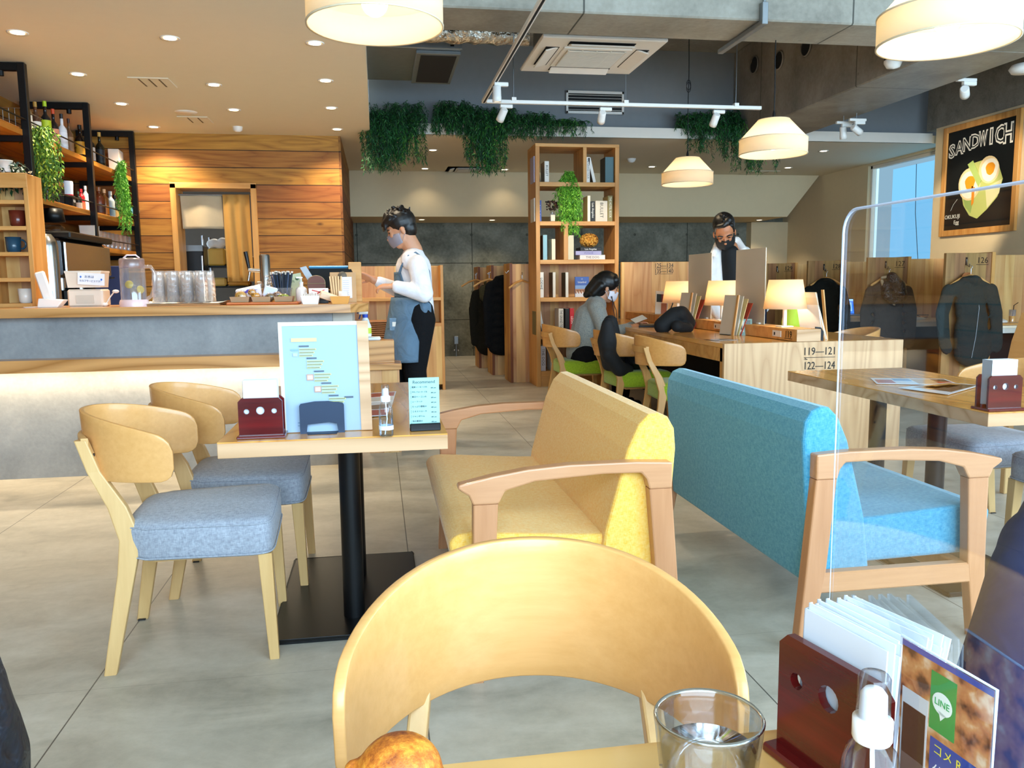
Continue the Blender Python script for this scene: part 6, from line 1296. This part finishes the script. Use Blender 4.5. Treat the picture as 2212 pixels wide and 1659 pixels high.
# menu stand on the laid table
mb=thing('menu_board','large clear menu board with pale blue sheet on the laid table','menu',(0,0,0)); YM=2.44
def Q(px,py,Y=YM): return aY(px,py,Y)
a,b_,c_,d_=Q(598,697),Q(794,692),Q(797,935),Q(614,938)
tilt=.02
def MPt(u,v,dy): # u across, v up
    x=a.x+(b_.x-a.x)*u+(d_.x-a.x)*(1-v)*.6; z=.722+(a.z-.722)*v; return (x,YM+dy+tilt*v,z)
def slabuv(m,u0,u1,v0,v1,dy0,dy1,mat):
    vs=[MPt(u,v,dy) for dy in (dy0,dy1) for u,v in ((u0,v0),(u1,v0),(u1,v1),(u0,v1))]; m.add(vs,[(0,1,2,3),(7,6,5,4),(0,4,5,1),(1,5,6,2),(2,6,7,3),(3,7,4,0)],mat); return m
M_paper=plain('96acc2',.6,var=.01)
slabuv(MB(),.0,.875,.0,1.,.0,.006,M_paper).obj('sheet',mb); slabuv(MB(),.875,1.,.0,1.,-.004,.012,M_ash).obj('wooden_spine',mb)
slabuv(slabuv(MB(),.0,.875,.965,1.,-.002,.0,plain('d7c9b4',.6)),.0,.04,.0,.965,-.002,0,plain('dccdb8',.6)).obj('edge_strip',mb)
m=MB(); M_hi=plain('c9d08a',.8); M_tx=plain('555f6a',.8); M_ph=plain('b98f7a',.7)
slabuv(m,.135,.42,.82,.855,-.003,-.002,M_hi); rnd=random.Random(11)
for i,(u,v) in enumerate(((.22,.775),(.30,.665),(.375,.545),(.45,.435),(.525,.32))):
    slabuv(m,u,u+.11,v,v+.012,-.0035,-.0025,M_tx)
    for k in range(3): slabuv(m,u,u+.19-.02*k,v-.028*(k+1)-.005,v-.028*(k+1)+.013,-.003,-.002,M_hi); slabuv(m,u+.003,u+.18-.02*k,v-.028*(k+1)+.001,v-.028*(k+1)+.007,-.0036,-.0031,M_tx)
for u,v in ((.29,.47),(.37,.36)): slabuv(m,u,u+.075,v,v+.055,-.003,-.002,M_ph); slabuv(m,u+.01,u+.065,v+.01,v+.045,-.0036,-.003,plain('ddd0c4',.7))
slabuv(m,.13,.21,.74,.755,-.003,-.002,plain('7fa3c8',.7)); slabuv(m,.15,.20,.69,.72,-.003,-.002,plain('a9c0d2',.7)); slabuv(m,.70,.80,.30,.315,-.003,-.002,M_tx)
m.obj('printed_steps',mb); MB().text('コメ',.016,plain('2f5f8a',.6),MPt(.22,.07,-.003)).obj('logo',mb)
cl_=thing('menu_clamp','matte black arched metal bracket holding the large menu board','bracket',((Q(698,930).x),YM-.02,.72)); w_=.064
arch=[(-w_,0),(-w_*.72,0),(-w_*.72,.018),(-w_*.66,.027),(-w_*.3,.032),(w_*.3,.032),(w_*.66,.027),(w_*.72,.018),(w_*.72,0),(w_,0),(w_,.083),(w_*.94,.089),(w_*.3,.095),(-w_*.3,.095),(-w_*.94,.089),(-w_,.083)]
M_clamp=plain('1b2c44',.45,.3)
me=bmesh.new(); vs=[me.verts.new((x,0,z)) for x,z in arch]; me.faces.new(vs); bmesh.ops.triangulate(me,faces=me.faces[:]); me.verts.index_update(); fv=[tuple(v.co) for v in me.verts]; ff=[tuple(v.index for v in f.verts) for f in me.faces]; me.free()
MB().add(fv,ff,M_clamp).obj('front_plate',cl_,solid=.003); MB().box(-w_*.66,w_*.66,-.022,.0,.0,.003,M_clamp,.001).box(-w_,w_,.0,.04,.0,.002,M_clamp).obj('foot',cl_)
# recommend card
rc=thing('table_card','pale green card headed Recommend in a black base on laid table','menu card',(0,0,0)); p=Q(918,935,2.40)
rc.location=(p.x,2.40,.72); rc.rotation_euler=(0,0,R(2))
MB().box(-.044,.046,-.014,.016,0,.022,M_black,.002).obj('base',rc); MB().box(-.045,.045,-.001,.001,.008,.158,plain('93bdb6',.5,var=.01),.0005).obj('card',rc)
m=MB().text('Recommend',.013,plain('3a4a4e',.7),(.0,-.0016,.145))
for i,t in enumerate(('粗挽ソーセージの','チキンフォーヌードル','厚切ベーコンの','シーフード','たっぷり野菜の','ミネストローネ','ジャンボハム','旬の果実の')): 
    z=.130-i*.0145; m.text(t,.0062,plain('26343a',.7),(-.036,-.0016,z),align='LEFT',wmax=.045).text('680 yen',.005,plain('26343a',.7),(.036,-.0016,z-.003),align='RIGHT').box(-.039,-.0385,-.0017,-.0013,z-.006,z+.005,plain('26343a',.7))
m.obj('printed_text',rc)
# leaflets
def leaflet(pts4,z,lab,cols,name='leaflet'):
    P=[aZ(x,y,z) for x,y in pts4]; o=thing(name,lab,'leaflet',(0,0,0),0)
    def q(u,v,dz): t=P[0]*(1-u)*(1-v)+P[1]*u*(1-v)+P[2]*u*v+P[3]*(1-u)*v; return (t.x,t.y,z+dz)
    m=MB()
    def sl(u0,u1,v0,v1,d0,d1,mat): m.add([q(u,v,d) for d in (d0,d1) for u,v in ((u0,v0),(u1,v0),(u1,v1),(u0,v1))],[(3,2,1,0),(4,5,6,7),(0,1,5,4),(1,2,6,5),(2,3,7,6),(3,0,4,7)],mat)
    sl(0,1,0,1,.0005,.0015,plain('e9eef4',.12)); m.obj('sheet',o); m=MB()
    for (u0,u1,v0,v1,c) in cols: sl(u0,u1,v0,v1,.0015,.0018,plain(c,.12,var=.3))
    m.obj('print',o); return o
leaflet([(1880,817),(2040,819),(2078,833),(1893,829)],.722,'glossy leaflet with red and cream photographs on right table, farther one',[(.03,.25,.3,.9,'c46a5a'),(.27,.5,.1,.5,'8fb3d6'),(.52,.78,.1,.9,'d9b184'),(.78,.97,.1,.5,'3a1c18'),(.78,.97,.5,.9,'d9362c')])
leaflet([(1940,838),(2050,827),(2118,833),(2048,853)],.723,'glossy leaflet with dark food photograph on right table, nearer one',[(.2,.95,.08,.5,'c58a3c'),(.2,.95,.5,.92,'3a2a26'),(.5,.8,.3,.6,'a9a23c'),(.3,.5,.2,.5,'6a3a24')])
leaflet([(797,850),(856,846),(846,880),(797,885)],.722,'red bordered drinks leaflet lying on the laid table behind the board',[(.05,.95,.05,.3,'b03a28'),(.05,.95,.35,.6,'f0e6da')])
leaflet([(797,876),(842,872),(838,898),(797,900)],.723,'meat picture leaflet lying on the laid table behind spray bottle',[(.05,.95,.05,.45,'6a5a50'),(.05,.95,.5,.95,'a8323a')])
# desk things
def standcard(px,py,lab,s=1.,rz=0):
    q=aZ(px,py,.75); o=thing('menu_card',lab,'menu card',(q.x,q.y,.75),rz,'small teal card stands on the desk'); MB().at((0,0,0),(R(-8),0,0)).box(-.05*s,.05*s,-.002,.002,0,.105*s,plain('7fa39c',.5)).box(-.045*s,.0,-.003,-.0021,.02*s,.095*s,plain('cdd0c8',.6)).box(-.03*s,-.012*s,-.004,-.003,.035*s,.07*s,plain('4a4a48',.6)).obj('card',o)
    m=MB().at((0,0,0),(R(-8),0,0))
    for k in range(5): m.box(.008*s,.04*s,-.003,-.0021,(.04+.012*k)*s,(.046+.012*k)*s,plain('5a3a3c',.6))
    m.obj('printed_lines',o); return o
def menus(x,y,h,lab,rz,flip=1,sheets=None,step=.02,dep=.1):
    o=thing('menu_stack',lab,'menus',(x,y,.75),rz,'leaning menu stacks in black brackets on the desk')
    for k,(c,hh,a) in enumerate(sheets or (('d8c7ae',h,8),('cfc0a8',h*.98,11),('e0c98a',h*.93,16),('b8452e',h*.85,22))):
        MB().at((flip*(.004+step*k),0,0),(0,R(flip*a),0)).box(-.003,.003,-dep,dep,0,hh,plain(c,.5),.001).obj('menu',o)
    MB().at((-flip*.001,0,0),(0,R(flip*8),0)).box(-.005,.004,-dep,-dep+.022,0,h,M_pineZ).obj('wooden_spine',o)
    m=MB().at((flip*.03,0,0)).box(-.05,.05,-.06,.06,0,.004,M_black); m.obj('bracket',o); return o
menus(2.585,5.8,.30,'leaning menus on the desk between the nearest and middle lamps',R(8)); standcard(1607,724,'teal card stand in front of the menus left of nearest lamp',1.15,R(-20))
menus(2.60,6.75,.31,'leaning menus on the desk between middle and farthest lamps',R(8)); standcard(1489,709,'teal card stand left of the middle lamp',1.05,R(-20))
menus(2.99,5.22,.34,'menus leaning to the left at the near end of the desk',R(10),-1,(('efe0c6',.33,19),('e8d4b2',.335,17),('c98d4a',.33,14),('f0ece2',.32,12)),.011,.11)
q=aZ(1770,738,.75); o=thing('menu_bracket','black bracket holding the leaning menus at the desk end','bracket',(2.93,5.05,.75)); MB().prism([(-.05,.0),(.01,0),(.01,.06),(-.01,.088),(-.05,.092)],-.004,.004,M_black,'xz').obj('plate',o)
q=aZ(1413,700,.75)
lp=thing('laptop','open dark laptop in front of the woman at the desk','laptop',(2.45,7.15,.75),R(-20)); MB().box(-.1,.12,-.16,.16,0,.016,M_black,.004).obj('base',lp); MB().at((.12,0,.014),(0,R(22),0)).box(-.003,.004,-.16,.16,0,.215,M_black,.003).obj('lid',lp); MB().at((.12,0,.014),(0,R(22),0)).box(-.0045,-.003,-.15,.15,.01,.2,plain('2c3a30',.08)).obj('screen',lp)
o=thing('paper_sheets','white paper sheets held in the woman\'s hands','paper',W(1378,690,-.02)); MB().at((0,0,0),(R(15),R(-20),0)).box(-.05,.07,-.06,.06,-.001,.002,plain('ece6da',.8)).obj('sheet',o)
q=aZ(1395,720,.75); o=thing('black_bag','black cloth bag lying on the near left corner of the desk','bag',(2.36,6.3,.75)); m=MB(); rnd=random.Random(6)
m.limb([(-.1,0,.05),(.0,0,.13),(.05,-.02,.14),(.12,.0,.07)],[.07,.07,.07,.06],M_dark,14).limb([(-.02,-.12,.05),(.1,-.08,.03)],[.05,.035],M_dark,12); m.obj('cloth',o,remesh=.01)
q=aZ(1435,706,.75); o=thing('cup_and_saucer','white patterned cup on a dark saucer in front of the bag','cup',(q.x,q.y,.75)); MB().lathe([(.04,.0),(.075,.012),(.078,.014),(.04,.006)],plain('2a3b52',.2),20).obj('saucer',o); MB().lathe([(.025,.008),(.042,.07),(.039,.07),(.022,.012)],plain('d9dbd6',.2),18,cap=False).tube([(.04,0,.055),(.065,0,.045),(.035,0,.02)],.004,plain('d9dbd6',.2),6).obj('cup',o); MB().ball((-.02,.0,.08),.03,M_wmetal,8,(1.2,.8,.7)).obj('tissue',o)
q=aZ(1428,712,.75); o=thing('water_glass','small water glass on the desk beside the cup','glass',(q.x,q.y-.1,.75)); MB().lathe([(.026,0),(.034,.08),(.032,.08),(.024,.004)],M_gl2,16,cap=False).obj('body',o)
q=aZ(1552,728,.75); 
o=thing('laminated_card','dark laminated card lying on the desk corner','leaflet',(2.33,5.3,.7515),R(12)); MB().box(-.1,.1,-.07,.07,0,.001,plain('3a3436',.15)).box(-.07,.08,-.07,-.064,.0,.0014,M_wmetal).obj('card',o)
o=thing('chocolate_stand','small dark upright card stand behind the spray bottle','menu card',(aZ(1556,716,.75).x,5.75,.75)); MB().at((0,0,0),(R(-8),0,0)).box(-.028,.028,-.003,.003,0,.155,plain('3a2a38',.4)).box(-.02,.02,-.004,-.003,.06,.14,plain('8a5a48',.4)).obj('card',o)
o=thing('photo_menu','upright menu with dark and red food photographs by the partition','menu',(aY(1427,640,7.9).x,7.9,.75)); MB().at((0,0,0),(R(-6),R(4),0)).box(-.06,.07,-.003,.003,0,.31,plain('e2d8ca',.5)).box(-.05,.0,-.004,-.003,.2,.28,plain('1c2a2c',.4)).box(.0,.06,-.004,-.003,.2,.28,plain('7a1c24',.4)).box(.0,.06,-.004,-.003,.06,.19,plain('a8603c',.4)).obj('card',o)
o=thing('green_bag','lime green cloth bag behind the nearest lamp','bag',(aY(1706,690,6.3).x,6.3,.75)); m=MB().limb([(0,0,.05),(.02,0,.17),(-.03,0,.2)],[.07,.06,.04],plain('b8cf3a',.8),12).limb([(.06,0,.03),(.06,0,.12)],[.05,.04],plain('b8cf3a',.8),12); m.obj('cloth',o,remesh=.012)
o=thing('photo_frame','small upright card beside the green bag','card',(aY(1670,690,6.2).x,6.2,.832)); 
bpy.data.objects.remove(o)
# ================================================================ foreground
# tumbler of water
g=aZ(1531,1545,.815); o=thing('water_glass','glass of water standing on the foreground table','glass',(g.x,g.y,.72))
rg_=.0425; M_wg=glassy('drinking_glass_clear',(.97,.985,1.),0.02,1.45,1.,.55)
MB().lathe([(.0,0),(.028,0),(.033,.008),(rg_*.98,.088),(rg_,.094),(rg_-.0008,.0955),(rg_-.0022,.094),(rg_-.0035,.088),(.030,.014),(.024,.009),(.0,.008)],M_wg,48).obj('body',o)
M_wt=glassy('water',(.98,.99,1.),0.0,1.33,1.,.8)
MB().lathe([(.0,.0095),(.024,.0105),(.0295,.015),(rg_-.0062,.068),(.0,.068)],M_wt,48).obj('water',o)
m=MB()
for k in range(8):
    a=k*math.pi/4; m.tube([(.034*math.cos(a)*1.0,.034*math.sin(a),.012),(.0385*math.cos(a),.0385*math.sin(a),.058)],.0016,M_wg,6)
m.obj('facets',o); MB().lathe([(rg_-.003,.094),(rg_-.0015,.0962),(rg_,.094),(rg_-.0015,.0925)],glassy('glass_rim',(.85,.93,.98),.05,1.6,4.,1.),48,cap=False).obj('rim',o)
# bread on a plate
M_crust,nt,b=base('toasted_crust','b5611c',.55,0,.4); tc=node(nt,'ShaderNodeTexCoord'); n=node(nt,'ShaderNodeTexNoise',Vector=tc.outputs['Object'],Scale=32.,Detail=6.,Roughness=.75); sp=node(nt,'ShaderNodeSeparateXYZ',Vector=tc.outputs['Object'])
nt.links.new(ramp(nt,n.outputs['Fac'],[(.36,'6f2a0e'),(.5,'b8651c'),(.64,'e39a34')]),b.inputs['Base Color']); bp=node(nt,'ShaderNodeBump',Strength=.5,Distance=.004,Height=n.outputs['Fac']); nt.links.new(bp.outputs[0],b.inputs['Normal'])
q=aY(862,1600,.55); o=thing('toasted_bread','golden brown toasted bread at the bottom edge of the picture','bread',(q.x,.55,.75))
H=q.z-.75-.018
m=MB().ball((.0,0,H-.006),.029,M_crust,18,(1.08,1.,.95)).ball((-.029,.0,H-.032),.021,M_crust,14,(1,1,1.1)).ball((.031,-.01,H-.033),.023,M_crust,14).ball((-.004,-.02,H-.048),.038,M_crust,14,(1.2,1,1)).ball((-.034,.006,H-.010),.009,M_crust,10,(.8,1,1.6)).ball((.014,-.01,H-.03),.03,M_crust,14); m.obj('crust',o,remesh=.0035)
MB().ball((-.036,-.026,H-.030),.012,plain('d9dcde',.4),10,(.6,1.,2.0)).obj('cream',o)
pl_=thing('plate','white plate under the toasted bread','plate',(q.x,.52,.7205)); MB().lathe([(.03,0),(.05,.004),(.085,.022),(.085,.025),(.048,.009),(.0,.008)],plain('ecebe8',.2),32).obj('body',pl_)
# clear screen standing along the right table edge
XP=.418; pt=aX(1837,470,XP)
o=thing('clear_screen','tall clear acrylic screen standing on the right edge of foreground table','screen',(XP,0,0)); ztop=aY(1845,455,.69).z
r_=.02; y1=.69; poly=[(-.6,.728),(y1,.728),(y1,ztop-r_)]+[(y1-r_+r_*math.cos(a),ztop-r_+r_*math.sin(a)) for a in [i*math.pi/12 for i in range(1,6)]]+[(y1-r_,ztop),(-.6,ztop)]
MB().prism(poly,-.0015,.0015,M_acry,'yz').obj('panel',o)
M_edge,nt,b=base('acrylic_edge','cfdcf4',.2,0,.5); b.inputs['Alpha'].default_value=.8
m=MB(); pe=[(0,y,z) for y,z in poly[1:]]
m.tube(pe,.0013,M_edge,6); m.obj('polished_edge',o); MB().box(-.02,.02,.3,.34,.72,.735,M_acry,.002).box(-.02,.02,-.3,-.26,.72,.735,M_acry,.002).obj('foot',o)
# LINE card in acrylic stand
A,Bq=aX(1952,1372,.392),aX(2149,1500,.400)
o=thing('acrylic_card_stand','acrylic stand with cafe photo card showing a green speech bubble badge','card stand',(0,0,0)); zc0=.722; zt_=.5*(A.z+Bq.z)
def K2(u,v,d=0.): # u from far-left to near-right
    return (A.x+(Bq.x-A.x)*u-d,A.y+(Bq.y-A.y)*u,zc0+(zt_-zc0)*v)
def quad(m,u0,u1,v0,v1,d,mat): m.add([K2(u,v,dd) for dd in (d,d-.0002) for u,v in ((u0,v0),(u1,v0),(u1,v1),(u0,v1))],[(0,1,2,3),(7,6,5,4),(0,4,5,1),(1,5,6,2),(2,6,7,3),(3,7,4,0)],mat)
m=MB(); quad(m,-.02,1.02,0,1.01,.0012,M_acry); m.add([K2(-.02,1.01,-.0015),K2(1.02,1.01,-.0015),K2(1.02,1.01,.0015),K2(-.02,1.01,.0015)],[(0,1,2,3)],M_edge); m.tube([K2(1.02,0),K2(1.02,1.01),K2(-.02,1.01)],.0012,M_edge,6); m.obj('acrylic_sleeve',o)
m=MB(); m_cafe,nt,b=base('cafe_photo','c08050',.4); tc=node(nt,'ShaderNodeTexCoord'); n=node(nt,'ShaderNodeTexNoise',Vector=tc.outputs['Object'],Scale=55.,Detail=3.); nt.links.new(ramp(nt,n.outputs['Fac'],[(.35,'5a2c1c'),(.47,'c47a48'),(.57,'d99a62'),(.68,'f4ddc0')]),b.inputs['Base Color'])
quad(m,0,1,.0,1.,.0004,m_cafe); quad(m,.38,1,0,.60,.0006,plain('2a4aa8',.4)); quad(m,0,.38,0,.2,.0006,plain('2a4aa8',.4)); quad(m,0.0,1,.97,1.,.0006,plain('4a5ab8',.4)); m.obj('card',o)
m=MB(); quad(m,.03,.34,.12,.76,.0008,plain('dfe3ea',.3)); quad(m,.05,.32,.42,.68,.001,plain('8a5a40',.4)); quad(m,.05,.32,.28,.42,.001,plain('b08a78',.4)); quad(m,.10,.19,.17,.26,.001,plain('3a4f78',.4)); quad(m,.22,.31,.15,.24,.0011,plain('d8586a',.4)); m.obj('phone_picture',o)
m=MB(); quad(m,.36,.64,.64,.93,.0009,plain('28a04a',.4)); m.obj('green_badge',o)
ln=MB(); cc=K2(.50,.79,.0012); th=math.atan2(Bq.y-A.y,Bq.x-A.x); M0=Matrix.Translation(cc)@Euler((R(90),0,th)).to_matrix().to_4x4(); ln.M=M0
ln.add([(.0095*math.cos(a),.0085*math.sin(a),0) for a in [i*2*math.pi/24 for i in range(24)]],[tuple(range(24))],plain('eef6f0',.4)).add([(-.003,-.006,0),(.004,-.007,0),(-.001,-.013,0)],[(0,1,2)],plain('eef6f0',.4))
ln.obj('speech_bubble',o); ln=MB(); ln.M=M0@Matrix.Translation((0,0,.0003)); ln.text('LINE',.0072,plain('28a04a',.4),(0,.0003,0),(0,0,0),ext=.00005); ln.obj('badge_lettering',o)
def tx(t,u,v,sz,col,nm):
    q=MB(); q.M=Matrix.Translation(K2(u,v,.001))@Euler((R(90),0,th)).to_matrix().to_4x4(); q.text(t,sz,plain(col,.5),(0,0,0),(0,0,0),align='LEFT',ext=.00005); return q.obj(nm,o)
tx('コメ RomaCafe',.42,.55,.0095,'f0e04a','heading'); tx('公式アカウント',.42,.44,.0115,'f2f4f8','account_line'); tx('はじめました',.42,.32,.0115,'f2f4f8','start_line'); tx('友だち登録',.42,.20,.0095,'f0e04a','friend_line')
MB().box(A.x-.02,A.x+.012,Bq.y,A.y,.72,.7225,M_acry).obj('foot',o)
q=MB(); pr_=thing('table_card','teal Recommend card lying low beside the foreground stand','menu card',(.40,.44,.72)); 
bpy.data.objects.remove(pr_)

# tall backed pale chair cut by the right picture edge
o=thing('high_chair','pale wooden high backed chair cut by the right picture edge','chair',(3.50,3.62,0))
MB().prism([(-.24,.40),(-.235,.62),(-.20,.82),(-.15,.97),(-.125,.975),(-.17,.82),(-.205,.62),(-.20,.40)],-.2,.2,M_beech,'xz').obj('backrest',o,bev=(.004,2))
MB().box(-.22,.2,-.2,.2,.42,.47,M_beech,.01).obj('seat',o)
for x in (-.2,.18):
    for y in (-.18,.18): MB().box(x-.018,x+.018,y-.018,y+.018,0,.42,M_beechV,.004).obj('leg',o)
